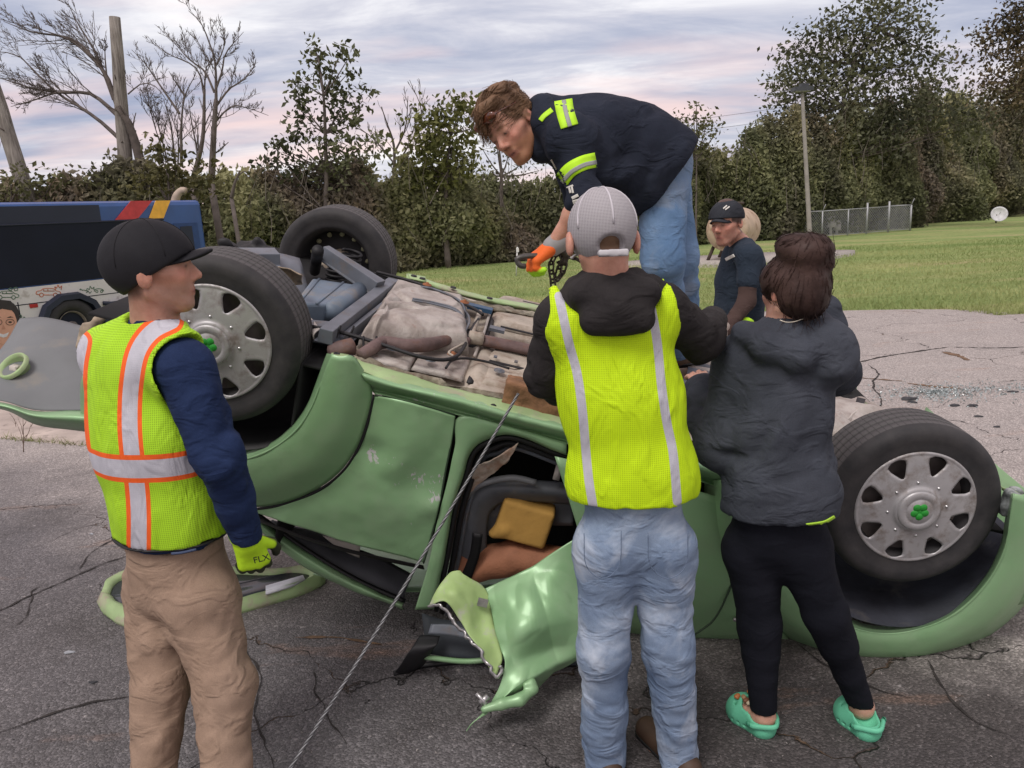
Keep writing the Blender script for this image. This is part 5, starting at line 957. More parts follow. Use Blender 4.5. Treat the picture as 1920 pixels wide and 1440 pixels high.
mb = MB(); mb.tube(Y([(893, 1300, 2.27), (905, 1312, 2.26), (915, 1330, 2.26)], 0), 0.007, 6); mb.tube(Y([(900, 1318, 2.26), (915, 1305, 2.27)], 0), 0.01, 6); mb.build('latch_rod', M_CHROME, car)
# strips lying below the opening
panel('door_base_plate', [Y([(808, 1170, 2.62), (850, 1172, 2.62), (905, 1190, 2.6)], 0), Y([(803, 1188, 2.60), (850, 1192, 2.60), (890, 1200, 2.58)], 0)], 14, 6, M_STEEL, dent=0.004)
panel('hanging_panel', [Y([(790, 1150, 2.72), (850, 1165, 2.72), (1100, 1190, 2.7)], 0), Y([(800, 1225, 2.62), (880, 1235, 2.62), (1100, 1250, 2.6)], 0)], 20, 8, mat('dark door card', (0.03, 0.037, 0.045), 0.7, 0.3, 4), dent=0.008)
panel('rubber_flap', [[gnd(738, 1264, .012), gnd(760, 1262, .015), gnd(792, 1245, .03)], Y([(765, 1225, 2.55), (790, 1222, 2.55), (815, 1215, 2.55)], 0), Y([(787, 1190, 2.6), (805, 1190, 2.6), (825, 1192, 2.6)], 0)], 12, 14, M_BLK, dent=0.006, label='black rubber flap hanging on the asphalt')
MB().tube(spl([gnd(738, 1264, .015), gnd(792, 1248, .02), gnd(880, 1240, .02), gnd(960, 1243, .02), gnd(1080, 1245, .02)], 30), 0.012, 6).build('seal_strip', M_RUBR, car)
MB().tube(spl([at(795, 1232, 2.6), at(880, 1240, 2.5), at(960, 1228, 2.5)], 20), 0.01, 6).build('green_rod', M_PAINT, car, attrs=None)

# ---- UNDERBODY
wl0 = 0.0
def ub(name, rows, nu, nv, m, thick=0.004, dent=0.004, df=8, label=None): return sheet(name, loftg([swr(r) for r in rows], nu, nv), m, car, thick, dent, df, label)
# floor pan with pressed ribs
us = np.linspace(0.42, 2.35, 120); vs = np.linspace(0.10, 1.60, 90); G_ = np.zeros((90, 120, 3))
for i, v_ in enumerate(vs):
    for j, u_ in enumerate(us):
        tun = -0.05*math.exp(-((v_-0.84)/0.11)**4); ribs = 0.022*(1 if (abs(((u_*3.0) % 1)-0.5) < 0.3 and 0.2 < v_ < 0.65) or (abs(((u_*2.2+0.3) % 1)-0.5) < 0.34 and 1.05 < v_ < 1.5) else 0)
        step = 0.045 if u_ > 0.86 else 0.0; step *= 1/(1+math.exp(-(u_-0.86)/0.012)); G_[i, j] = (u_, v_, -0.03+tun+ribs+step*(1-math.exp(-((v_-0.84)/0.13)**4)))
k5 = np.ones(3)/3
G_[:, :, 2] = np.apply_along_axis(lambda x: np.convolve(np.pad(x, 1, 'edge'), k5, 'valid'), 0, np.apply_along_axis(lambda x: np.convolve(np.pad(x, 1, 'edge'), k5, 'valid'), 1, G_[:, :, 2]))
G_[:, :, 2] += 0.006*fbm(G_, 6, 3, 4)
sheet('floor_pan', CPa(G_), M_PAN, car, 0.004, 0, 1)
def plate(name, u0, u1, v0, v1, w0, m, tilt=0.0, cr_=0.02, dent=0.004, seed=0, parent=car):
    """pressed floor plate with rolled edges"""
    g = []; n1, n2 = 26, 18
    for i in range(n2):
        row = []
        for j in range(n1):
            a_ = j/(n1-1); b_ = i/(n2-1); ed = min(a_, 1-a_)*(u1-u0); ed2 = min(b_, 1-b_)*(v1-v0); e_ = min(1, min(ed, ed2)/0.016); h = cr_*sqrt(max(0, 1-(1-e_)**2))
            row.append((u0+(u1-u0)*a_+tilt*b_, v0+(v1-v0)*b_, w0+h))
        g.append(row)
    g = np.array(g); g[:, :, 2] += dent*0.5*fbm(g, 9, 3, seed); return sheet(name, CPa(g), m, parent, 0.004, 0, 1)
pl1 = plate('floor_plate', 0.90, 1.55, 0.98, 1.48, 0.0, M_PAN, 0.05, 0.035, 0.008, 1); pl2 = plate('floor_plate', 0.90, 1.6, 0.42, 0.74, 0.0, M_PAN, 0.03, 0.035, 0.008, 2); pl3 = plate('floor_plate', 0.92, 1.35, 0.15, 0.37, 0.005, M_PAN, 0.0, 0.025, 0.008, 3)
plate('heat_shield_plate', 0.50, 0.74, 0.30, 0.50, 0.0, M_SHIELD, 0.0, 0.02, 0.014, 4); plate('heat_shield_plate', 0.66, 0.86, 0.16, 0.42, 0.0, M_SHIELD, 0.0, 0.02, 0.010, 5); plate('heat_shield_plate', 0.46, 0.66, 0.12, 0.30, -0.005, M_SHIELD, 0.0, 0.02, 0.02, 6)
for (u_, v_) in ((1.0, 0.56), (0.98, 0.26), (1.0, 1.35), (0.57, 0.22), (0.72, 0.2), (1.12, 0.66), (0.62, 0.42)):
    MB().lathe(CP(u_, v_, 0.043), CW, [(0.022, 0), (0.020, 0.006), (0.012, 0.003), (0.009, 0.01), (0.001, 0.01)], 16).build('floor_plug', M_STEEL, car)
for (u_, v_) in ((0.79, 0.3), (0.75, 0.85), (0.55, 1.0)): MB().lathe(CP(u_, v_, 0.05 if v_ < 0.5 else 0.12), CW, [(0.022, 0), (0.02, 0.004), (0.008, 0.004), (0.007, 0.012), (0.001, 0.012)], 14).build('rusty_washer', mat('orange rust', (0.28, 0.11, 0.05), 0.9), car)
# fuel tank: a pressed heat shield, modelled as a relief over its four measured corners
cNL, cNR, cFR, cFL = [cl(SW(x, y, 0.05)) for x, y in ((672, 628), (884, 652), (872, 572), (733, 535))]
Gt = np.zeros((90, 110, 3))
sstep = lambda x, e: 1/(1+np.exp(-np.clip(x/e, -30, 30)))
for i in range(90):
    for j in range(110):
        t_, s_ = i/89, j/109; p = (cNL*(1-s_)+cNR*s_)*(1-t_)+(cFL*(1-s_)+cFR*s_)*t_
        ed = min(s_, 1-s_)*0.46; et = min(t_, 1-t_)*0.75; e_ = min(1, min(ed, et)/0.05); h = -0.06+0.135*sqrt(max(0, 1-(1-e_)**2))
        cv = t_-0.08*sin(s_*3); h -= 0.045*math.exp(-((cv-0.50)/0.035)**2)*sstep(s_-0.15, 0.03)*sstep(0.93-s_, 0.03)       # channel between the two lobes
        h -= 0.016*sstep(0.030-abs(sqrt(((s_-0.52)/0.40)**2+((t_-0.74)/0.17)**2)-1)*0.30, 0.006)                             # pressed bead on the far lobe
        h += 0.018*sstep(1-sqrt(((s_-0.55)/0.36)**2+((t_-0.25)/0.17)**2), 0.05)                                                # raised near lobe
        h -= 0.05*sstep(1-sqrt(((s_-0.30)/0.20)**2+((t_-0.36)/0.075)**2), 0.05)                                              # broken-out hole
        h += 0.020*sstep(0.012-abs(s_-0.12-0.05*sin(t_*9)), 0.004)*sstep(0.4-t_, .02)
        Gt[i, j] = (p[0], p[1], 0.02+h)
Gt[:, :, 2] += 0.005*fbm(Gt, 16, 3, 4)+0.010*np.abs(fbm(Gt*np.array([1, 1.6, 1]), 7, 2, 9))
tank_ob = sheet('fuel_tank', CPa(Gt), M_SHIELD, car, 0.004, 0, 1, 'dented dusty fuel tank with its heat shield')
tl_ = lambda s_, t_, w_: CP(*(((cNL*(1-s_)+cNR*s_)*(1-t_)+(cFL*(1-s_)+cFR*s_)*t_)[:2]), w_)
q = SDF(tl_(0.30, 0.36, 0.04)-0.25, tl_(0.30, 0.36, 0.04)+0.25, 0.007); q.cone(tl_(0.15, 0.37, 0.035), tl_(0.46, 0.35, 0.035), 0.030, 0.026, 0.01); q.disp(lambda P: 0.004*fbm(P, 20, 2)); V, Q = q.mesh(); mesh('inner_tank', V, Q, M_BOX, car)
for s_, t_ in ((0.14, 0.33), (0.52, 0.44), (0.93, 0.55), (0.9, 0.1), (0.1, 0.9)): MB().lathe(tl_(s_, t_, 0.092 if 0.2 < s_ < .8 else 0.06), CW, [(0.020, 0), (0.018, 0.004), (0.008, 0.004), (0.007, 0.012), (0.001, 0.012)], 12).build('rusty_washer', mat('orange rust', (0.28, 0.11, 0.05), 0.9), car)
for t0 in (0.56, 0.60): MB().tube(spl([tl_(0.35, t0, 0.098), tl_(0.6, t0-0.01, 0.102), tl_(0.85, t0-0.05, 0.098), tl_(0.98, t0-0.12, 0.06)], 24), 0.005, 6).build('tank_strap', M_STEEL, car)
MB().tube(spl([tl_(0.25, 0.93, 0.09), tl_(0.6, 0.92, 0.10), tl_(0.92, 0.80, 0.09), tl_(1.01, 0.55, 0.03)], 24), 0.006, 6).build('tank_strap', M_STEEL, car)
def beam(name, a, b_, wdt, hgt, m, lip=0.0, taper=1.0, parent=car):
    """straight pressed beam: box section with flanges"""
    a, b_ = np.array(a), np.array(b_); T_ = unit(b_-a); S_ = unit(np.cross(T_, CW)); U_ = np.cross(S_, T_); V = []
    prof = [(-0.5-lip, 0.0), (-0.5, 0.0), (-0.5+0.06, 1.0), (0.5-0.06, 1.0), (0.5, 0.0), (0.5+lip, 0.0), (0.5+lip, -0.12), (-0.5-lip, -0.12)]
    for p, k_ in ((a, 1.0), (a*0.5+b_*0.5, (1+taper)/2), (b_, taper)): V += [p+S_*x*wdt*k_+U_*(y-1)*hgt for x, y in prof]
    F = [(r_*8+i, r_*8+(i+1) % 8, (r_+1)*8+(i+1) % 8, (r_+1)*8+i) for r_ in (0, 1) for i in range(8)]+[tuple(range(8))[::-1], tuple(range(16, 24))]
    o = mesh(name, V, F, m, parent, False); bv = o.modifiers.new('edge', 'BEVEL'); bv.width = 0.004; bv.segments = 2; return o
# axle cross member: open channel
beam('axle_beam', SW(612, 618, .085), SW(738, 522, .10), 0.058, 0.05, M_STEEL, 0.22)
beam('axle_brace', SW(640, 630, .05), SW(752, 541, .08), 0.022, 0.05, M_STEEL, 0.2)
beam('trailing_arm', SW(716, 528, .12), SW(612, 461, .20), 0.085, 0.06, M_STEEL, 0.10, 0.62)
beam('trailing_arm', CP(0.34, 0.30, 0.06), CP(-0.02, 0.2, 0.04), 0.085, 0.06, M_STEEL, 0.10, 0.62)
MB().tube([SW(596, 470, .22), SW(590, 508, .0)], 0.026, 16).build('spring_damper', M_BLK, car)
th = np.linspace(0, 11*pi, 140)
for x, y in ((632, 512), (656, 500)):
    c = SW(x, y, 0.02); MB().tube([c+CU*0.048*cos(a_)+CV*0.048*sin(a_)+CW*(0.13*a_/(11*pi)-0.05) for a_ in th], 0.008, 6).build('coil_spring', M_BLK, car)
# flat box with a rolled near edge behind the axle
q4 = [SW(550, 568, .09), SW(612, 571, .09), SW(668, 533, .09), SW(586, 521, .09)]; b4 = [p-CW*0.11 for p in q4]
o = mesh('silencer_box', q4+b4, [(0, 1, 2, 3), (7, 6, 5, 4), (0, 4, 5, 1), (1, 5, 6, 2), (2, 6, 7, 3), (3, 7, 4, 0)], M_BOX, car, False, label='flat blue grey box behind the axle'); bv = o.modifiers.new('edge', 'BEVEL'); bv.width = 0.012; bv.segments = 3
MB().tube([SW(618, 588, .055), SW(673, 546, .055)], 0.042, 24).build('silencer_roll', M_BOX, car)
for f0, f1 in ((0.15, 0.2), (0.7, 0.75)): MB().tube([q4[0]*(1-f0)+q4[1]*f0+CW*0.002, q4[3]*(1-f0)+q4[2]*f0+CW*0.002], 0.006, 6, flat=(CW, 0.4)).build('pressed_rib', M_BOX, car)
ub('body_rail', [[(558, 588, .05), (583, 597, .05), (600, 618, .06)], [(556, 600, .04), (576, 606, .04), (590, 628, .05)], [(560, 612, .0), (578, 618, .0), (592, 640, .02)]], 12, 8, mat('cream trim', (0.5, 0.46, 0.42), 0.7), dent=0.003)
ub('wheel_guard', [[(503, 503, .2), (530, 503, .22), (562, 520, .2)], [(528, 530, .16), (548, 535, .15), (568, 532, .14)]], 14, 8, mat('beige crusted metal', (0.32, 0.26, 0.19), 0.8, 0.5, 20), dent=0.02, df=14)
beam('bumper_beam', SW(438, 470, .14), SW(520, 470, .16), 0.12, 0.05, M_STEEL, 0.1); ub('boot_floor', [[(430, 478, .1), (500, 472, .12), (560, 488, .10)], [(470, 540, .02), (540, 560, .02), (590, 580, .0)], [(480, 640, -.05), (560, 640, -.05), (620, 640, -.05)]], 16, 12, M_STEEL, dent=0.012)
rb = SDF(at(490, 480, 3.9)-0.3, at(490, 480, 3.9)+0.3, 0.010); rb.box(at(470, 472, 3.9), (0.13, 0.06, 0.028), CR, 0.01).box(at(498, 466, 3.9), (0.05, 0.04, 0.03), basis((1, 0, -0.8)), 0.01); rb.disp(lambda P: 0.03*fbm(P, 12, 2)); V, Q = rb.mesh(); mesh('far_bumper_corner', V, Q, M_BLK, car)
# gap and pipes at the step of the floor, rails, small brackets
MB().tube(spl([CP(0.885, 0.14, 0.012), CP(0.885, 0.45, 0.012), CP(0.88, 0.9, 0.015), CP(0.87, 1.5, 0.01)], 20), 0.013, 6, flat=(CW, 0.4)).build('dark_gap', M_BLK, car)
MB().tube(spl([CP(0.868, 0.40, 0.03), CP(0.87, 0.7, 0.035), CP(0.862, 1.05, 0.03), CP(0.86, 1.4, 0.02)], 20), 0.007, 6).build('fuel_line', M_SHIELD, car)
for u0, v0, u1, v1 in ((0.93, 0.92, 1.6, 0.93), (0.93, 0.395, 1.5, 0.395), (1.0, 1.50, 2.1, 1.50)): MB().tube([CP(u0, v0, 0.03), CP(u1, v1, 0.03)], 0.010, 6, flat=(CW, 0.4)).build('dark_gap', M_BLK, car)
for k in range(7):
    u_, v_ = 0.95+0.085*k, 0.405; MB().box(CP(u_, v_+0.012, 0.045), (0.014, 0.02, 0.006), CR).build('spot_tab', M_STEEL, car, False)
for (u_, v_, du_, dv_) in ((0.60, 0.46, 0.10, 0.02), (0.80, 0.44, 0.03, 0.05), (0.47, 0.42, 0.05, 0.04), (0.92, 0.84, 0.07, 0.05)): MB().box(CP(u_, v_, 0.035), (du_, dv_, 0.014), CR).build('bracket', M_STEEL, car, False)
# exhaust
MB().tube(spl([SW(676, 668, .03), SW(695, 655, .05), SW(720, 642, .05), SW(763, 648, .06), SW(805, 646, .06), SW(845, 637, .06), SW(880, 640, .06)], 40), np.interp(np.linspace(0, 1, 40), [0, .3, .6, 1], [0.024, 0.024, 0.028, 0.017]), 12).build('exhaust_pipe', M_RUST, car)
MB().tube(spl([SW(880, 632, .07), SW(905, 636, .07)], 4), 0.028, 8).build('exhaust_coupling', M_PAN, car)
MB().tube(spl([SW(903, 638, .06), SW(940, 645, .06), SW(1000, 658, .06), SW(1100, 685, .06), SW(1300, 745, .05)], 30), 0.038, 14, flat=(CW, 0.6)).build('exhaust_pipe', M_RUST, car)
MB().tube(spl([SW(625, 660, .0), SW(640, 655, .02), SW(660, 650, .03)], 6), 0.034, 14).build('rear_silencer', M_RUST, car)
for (x, y) in ((640, 640), (665, 640)):
    c = cl(SW(x+10, y+18, .02)); MB().tube(spl([CP(c[0]-0.05, c[1]+0.06, 0.09), CP(c[0]-0.06, c[1], -0.02), CP(c[0], c[1]-0.05, -0.02), CP(c[0]+0.06, c[1], -0.01), CP(c[0]+0.04, c[1]+0.06, 0.07)], 24), 0.007, 6, flat=(CU, 0.6)).build('exhaust_hanger', M_BLK, car)
# cables and lines
for L, w_, r_, nm, mm in [([(583, 612), (650, 626), (713, 645), (780, 667), (828, 675), (855, 668), (870, 650), (884, 618), (897, 598)], .06, 0.0075, 'brake_cable', M_BLK),
        ([(706, 510), (760, 524), (820, 545), (890, 580), (905, 590)], .09, 0.0075, 'brake_cable', M_BLK),
        ([(836, 690), (848, 676), (875, 672), (920, 680), (955, 691)], .05, 0.005, 'brake_line', M_BLK), ([(850, 668), (842, 660), (862, 648), (872, 644)], .06, 0.005, 'brake_line', M_PAN),
        ([(790, 545), (830, 560), (868, 580), (880, 600), (872, 622)], .07, 0.006, 'fuel_line', M_STEEL), ([(700, 545), (690, 520), (700, 512), (760, 530), (790, 545)], .06, 0.006, 'fuel_line', M_BLK),
        ([(885, 628), (893, 605), (900, 585)], .055, 0.012, 'fuel_line', M_PAN)]:
    MB().tube(spl([SW(x, y, w_) for x, y in L], 40), r_, 7).build(nm, mm, car)
MB().box(SW(900, 578, .06), (0.12, 0.05, 0.02), CR).build('line_clip', mat('blue clip', (0.03, 0.08, 0.15), 0.5), car, False)
# far sill
fs = [(762, 516), (800, 526), (850, 542), (930, 562), (1010, 577), (1120, 606), (1300, 655), (1480, 705)]
ub('far_sill', [[(x, y-2, .05) for x, y in fs], [(x, y+4, .055) for x, y in fs], [(x, y+10, .03) for x, y in fs]], 60, 8, M_LGRN, dent=0.006, df=14, label='pale green far sill')
ub('far_seam', [[(x-4, y+11, .035) for x, y in fs], [(x-6, y+17, .045) for x, y in fs], [(x-8, y+22, .0) for x, y in fs]], 80, 6, M_SEAM, dent=0.012, df=20)
ub('far_jack_bracket', [[(765, 514, .065), (798, 520, .065)], [(768, 523, .065), (796, 529, .065)]], 6, 4, M_LGRN, dent=0.0)
for x, y in ((776, 518), (792, 523), (850, 540), (918, 560)): MB().lathe(SW(x, y, .07), CW, [(0.016, 0.0), (0.014, 0.006), (0.001, 0.006)], 12).build('bolt_hole', M_BLK, car)
# far side skin: mirror of the near side so the car is whole from elsewhere
def mirror(rows): return [[CP(q[0], 1.70-q[1], q[2]) for q in cl(np.array(r))] for r in rows]
for nm, rows in (('far_rear_fender', [svr(lipr[3:8], -0.012), svr(mid2[3:8], -0.07), svr(seam[3:8], -0.004)]), ('far_side_panel', [svr(sm2, 0), svr(edR, 0.0), svr([(1000, 800), (1005, 860), (1010, 920), (1015, 980), (1020, 1040), (1025, 1090), (1030, 1140)], 0), svr([(1400, 900), (1400, 940), (1400, 980), (1400, 1020), (1400, 1080), (1400, 1130), (1400, 1180)], 0.02)]), ('far_front_fender', [svr(fl, -0.01), svr(fo, -0.05)])):
    G = loftg(mirror(rows), 30, 14); sheet(nm, G, M_PAINT, car, 0.003, 0.004, 4)
# bonnet underside closing the nose, engine bits seen between the onlookers
sheet('bonnet', np.array([[CP(u_, v_, w_) for v_ in np.linspace(0.18, 1.52, 8)] for u_, w_ in ((2.0, -0.66), (2.4, -0.60), (2.8, -0.52), (3.1, -0.36), (3.25, -0.18), (3.25, -0.02))]), M_PAINT, car, 0.004, 0.01, 3)
sheet('boot_lid', np.array([[CP(u_, v_, w_) for v_ in np.linspace(0.35, 1.35, 8)] for u_, w_ in ((-0.72, -0.45), (-0.65, -0.5), (-0.5, -0.55), (-0.1, -0.62), (0.3, -0.8))]), M_PAINT, car, 0.004, 0.01, 3)
for i in range(9):
    a_ = SW(1285+random.uniform(-6, 10), 648+i*9, .06); b_ = SW(1375, 668+i*10+random.uniform(-5, 5), .07); MB().tube(spl([a_, (a_+b_)/2+CW*0.02*random.random(), b_], 8), 0.022 if i % 3 else 0.035, 8).build('engine_pipe', M_SHIELD if i % 2 else M_STEEL, car)
eb = SDF(CP(2.3, 0.8, 0)-np.array([.55, .55, .25]), CP(2.3, 0.8, 0)+np.array([.55, .55, .25]), 0.02); eb.box(CP(2.2, 0.8, -0.05), (0.35, 0.4, 0.08), CR, 0.03, 0.05).box(CP(2.5, 0.7, -0.02), (0.2, 0.3, 0.12), CR, 0.03, 0.06); eb.disp(lambda P: 0.04*fbm(P, 7, 3)); V, Q = eb.mesh(); mesh('engine_block', V, Q, M_SHIELD, car)
sheet('pale_shield', loftg([[SW(1588, 788, .1), SW(1600, 770, .1), SW(1625, 762, .1)], [SW(1588, 800, .05), SW(1612, 782, .05), SW(1650, 775, .05)]], 14, 8), mat('cream trim', (0.5, 0.46, 0.42), 0.7), car, 0.004, 0.01, 12)
sheet('green_tab', np.array([[SW(1622, 755, .1), SW(1658, 772, .1)], [SW(1618, 762, .1), SW(1648, 782, .1)]]), M_LGRN, car, 0.004); sheet('dark_tab', np.array([[SW(1606, 748, .1), SW(1622, 752, .1)], [SW(1602, 762, .1), SW(1614, 766, .1)]]), M_BLK, car, 0.01)

# ---- hatch lying on the asphalt at the left, winch cable, timber block, chain
hx0 = gnd(400, 1110); hatch = thing('torn_hatch', (hx0[0], hx0[1], 0), 'green hatch frame torn off the car, flat on the asphalt behind the left man', 'car hatch')
ring = [(182, 1128), (200, 1152), (250, 1174), (340, 1168), (430, 1150), (500, 1130), (560, 1112), (605, 1092), (608, 1078), (570, 1072), (520, 1078), (420, 1072), (320, 1066), (240, 1078), (200, 1098)]
ro = spl([gnd(x, y, 0.03) for x, y in ring+ring[:1]], 90); cen = ro.mean(0); ri = cen+(ro-cen)*np.array([0.88, 0.72, 1])+np.array([0, 0, 0.03]); rm_ = cen+(ro-cen)*np.array([0.95, 0.86, 1])+np.array([0, 0, 0.045]); rb_ = cen+(ro-cen)*np.array([0.99, .98, 1])-np.array([0, 0, 0.026])
sheet('hatch_frame', np.array([rb_, ro, rm_, ri, ri-np.array([0, 0, 0.05])]), M_LGRN, hatch, 0.002, 0.004, 14)
sheet('hatch_glass', np.array([ri*0.999+np.array([0, 0, -0.01]), cen+(ri-cen)*0.5+np.array([0, 0, -0.01]), cen+(ri-cen)*0.02+np.array([0, 0, -0.01])]), mat('tinted glass', (0.05, 0.055, 0.065), 0.15, 0.2, 3), hatch, 0.004)
sheet('hatch_light_strip', np.array([[gnd(498, 1112, .075), gnd(545, 1098, .075), gnd(572, 1086, .075)], [gnd(498, 1098, .075), gnd(540, 1086, .075), gnd(568, 1078, .075)]]), mat('white panel', (0.6, 0.62, 0.66), 0.4), hatch, 0.01)
ca, cb = SV(972, 738, -0.03), gnd(527, 1450, 0.0)
cb = at(480, 1540, 1.85); D = cb-ca; L = np.linalg.norm(D); T_ = D/L; e1 = np.cross(T_, [0, 0, 1]); e1 /= np.linalg.norm(e1); e2 = np.cross(T_, e1); cable = thing('winch_cable', cb, 'twisted steel winch cable running from the wreck down to the foreground', 'steel cable')
for k in range(6):
    s = np.linspace(0, L, 170); ph = s*2*pi/0.075+k*pi/3; P = ca+np.outer(s, T_)+0.0030*(np.outer(np.cos(ph), e1)+np.outer(np.sin(ph), e2))+np.outer(-0.02*np.sin(s/L*pi), [0, 0, 1]); MB().tube(P, 0.0022, 6).build('strand', mat('galvanised strand', (0.24, 0.245, 0.255), 0.45, 0.3, 40, metal=0.4) if k % 2 else mat('dark strand', (0.07, 0.07, 0.072), 0.5, 0.3, 40, metal=0.4), cable)  # alternate strands darker so the twist reads
tb = [SW(948, 705, .03), SW(1045, 735, .03)]; tq = (tb[0]+tb[1])/2; wb = thing('timber_block', tq, 'rough brown timber block on the sill under the sleeve of the boy', 'timber block')
s_ = SDF(tq-0.4, tq+0.4, 0.009); s_.box(cl_ := SV(1030, 752, 0.10), (0.17, 0.055, 0.052), CR, 0.01, 0.006); s_.disp(lambda P: 0.006*fbm(P@CR, 20, 3)+0.003*folds(P, CU, 4, 60, 1)); V, Q = s_.mesh(); mesh('timber', V, Q, mat('old wood', (0.22, 0.115, 0.06), 0.9, 0.5, 14, 0.006, 40, dirt=0.3, dirtcol=(0.09, 0.05, 0.03)), wb)
# ================================================================ PEOPLE
def J3(*a): return at(*a)
def unit(v): v = np.array(v, float); return v/np.linalg.norm(v)
def skin_mat():
    m, nt, b = newmat('skin'); P = nt.node('ShaderNodeTexCoord').outputs['Object']; pc = nt.attr('paint', 'Color')
    n = nt.noise(P, 35, 5, 0.6); n2 = nt.noise(P, 160, 3, 0.6); c = nt.mix(0.5, pc, nt.ramp(n, [(0.3, (0.72, 0.52, 0.48)), (0.7, (1.18, 1.15, 1.12))]), 'MULTIPLY')
    nt.set(b.inputs['Base Color'], c); b.inputs['Roughness'].default_value = 0.5; b.inputs['Specular IOR Level'].default_value = 0.35
    b.inputs['Subsurface Weight'].default_value = 0.12; b.inputs['Subsurface Radius'].default_value = (0.012, 0.004, 0.002); b.inputs['Subsurface Scale'].default_value = 1.0
    nt.set(b.inputs['Normal'], nt.bump(nt.math('ADD', n2, n), 0.35, 0.0015)); return m
M_SKIN = skin_mat()
def cloth(name, c0, c1, weave=420, rough=0.9, vs=5, bump=0.0012, mott=0.0, mc=(0.5, 0.5, 0.5), sheen=0.0, ms=6, mst=(1, 1, 1), cr=1.0):
    if name in MATS: return MATS[name]
    m, nt, b = newmat(name); P = nt.node('ShaderNodeTexCoord').outputs['Object']
    n = nt.noise(P, vs, 5, 0.6); wv = nt.noise(P, weave, 2, 0.6); cr_ = nt.noise(nt.mapping(P, (1, 1, 1.7), (0.3, 0.5, 0)), 7, 3, 0.5, 0.7); cz = nt.math('ABSOLUTE', nt.math('SUBTRACT', cr_, 0.5)); c = nt.mix(nt.ramp(n, [(0.32, 0), (0.68, 1)]), c0, c1); c = nt.mix(0.5, c, nt.ramp(wv, [(0.25, 0.72), (0.75, 1.25)]), 'MULTIPLY')
    if mott > 0: c = nt.mix(nt.math('MULTIPLY', nt.ramp(nt.noise(nt.mapping(P, mst), ms, 5, 0.6, 0.5), [(0.5, 0), (0.68, 1)]), mott), c, mc)
    nt.set(b.inputs['Base Color'], c); b.inputs['Roughness'].default_value = rough; b.inputs['Specular IOR Level'].default_value = 0.15; b.inputs['Sheen Weight'].default_value = sheen
    nt.set(b.inputs['Normal'], nt.bump(nt.math('ADD', nt.math('ADD', nt.math('MULTIPLY', wv, 0.5), nt.noise(P, 28, 4)), nt.math('MULTIPLY', nt.ramp(cz, [(0.0, 1), (0.12, 0)], 'EASE'), 2.6*cr)), 0.85, bump)); MATS[name] = m; return m
def head_sdf(S, c, B, s=1.0, ears=True):
    f, l, u = B[:, 0], B[:, 1], B[:, 2]; Q = lambda a, b_, d: c+f*(a*s)+l*(b_*s)+u*(d*s); k = 0.012
    S.ell(Q(-0.012, 0, 0.032), np.array([0.098, 0.078, 0.098])*s, B, k); S.ell(Q(0.028, 0, -0.035), np.array([0.064, 0.056, 0.078])*s, B, 0.025)
    S.cone(Q(0.062, -0.010, -0.098), Q(0.062, 0.010, -0.098), 0.021*s, 0.021*s, 0.02)
    for d in (-1, 1):
        S.cone(Q(-0.01, 0.056*d, -0.055), Q(0.052, 0.018*d, -0.096), 0.017*s, 0.016*s, 0.02); S.cone(Q(0.062, 0.036*d, -0.022), Q(0.03, 0.055*d, -0.012), 0.017*s, 0.015*s, 0.015)
        S.cone(Q(0.082, 0.010*d, 0.022), Q(0.070, 0.040*d, 0.022), 0.0105*s, 0.0095*s, 0.01)
        S.ell(Q(0.094, 0.031*d, 0.002), np.array([0.011, 0.014, 0.009])*s, B, 0.008, '-'); S.ell(Q(0.075, 0.031*d, 0.001), np.array([0.0125, 0.013, 0.0115])*s, B, 0.002)
        S.cone(Q(0.083, 0.022*d, 0.0095), Q(0.079, 0.042*d, 0.007), 0.0035*s, 0.0035*s, 0.004)
        if ears:
            e_ = float(ears); S.ell(Q(-0.012, 0.079*d*e_, -0.008-0.05*(e_-1)), np.array([0.020+0.01*(e_-1), 0.009+0.012*(e_-1), 0.032+0.02*(e_-1)])*s, B, 0.006); S.ell(Q(-0.002, (0.088*e_+0.02*(e_-1))*d, -0.006-0.05*(e_-1)), np.array([0.010, 0.006, 0.018])*s, B, 0.004, '-')
        S.ell(Q(0.094, 0.010*d, -0.034), np.array([0.011, 0.008, 0.008])*s, B, 0.006)
    S.cone(Q(0.084, 0, 0.012), Q(0.106, 0, -0.026), 0.008*s, 0.0115*s, 0.008)
    S.cone(Q(0.083, -0.016, -0.060), Q(0.083, 0.016, -0.060), 0.0075*s, 0.0075*s, 0.006); S.cone(Q(0.080, -0.014, -0.073), Q(0.080, 0.014, -0.073), 0.0085*s, 0.0085*s, 0.006); S.cone(Q(0.094, -0.02, -0.0665), Q(0.094, 0.02, -0.0665), 0.002, 0.002, 0.003, op='-')
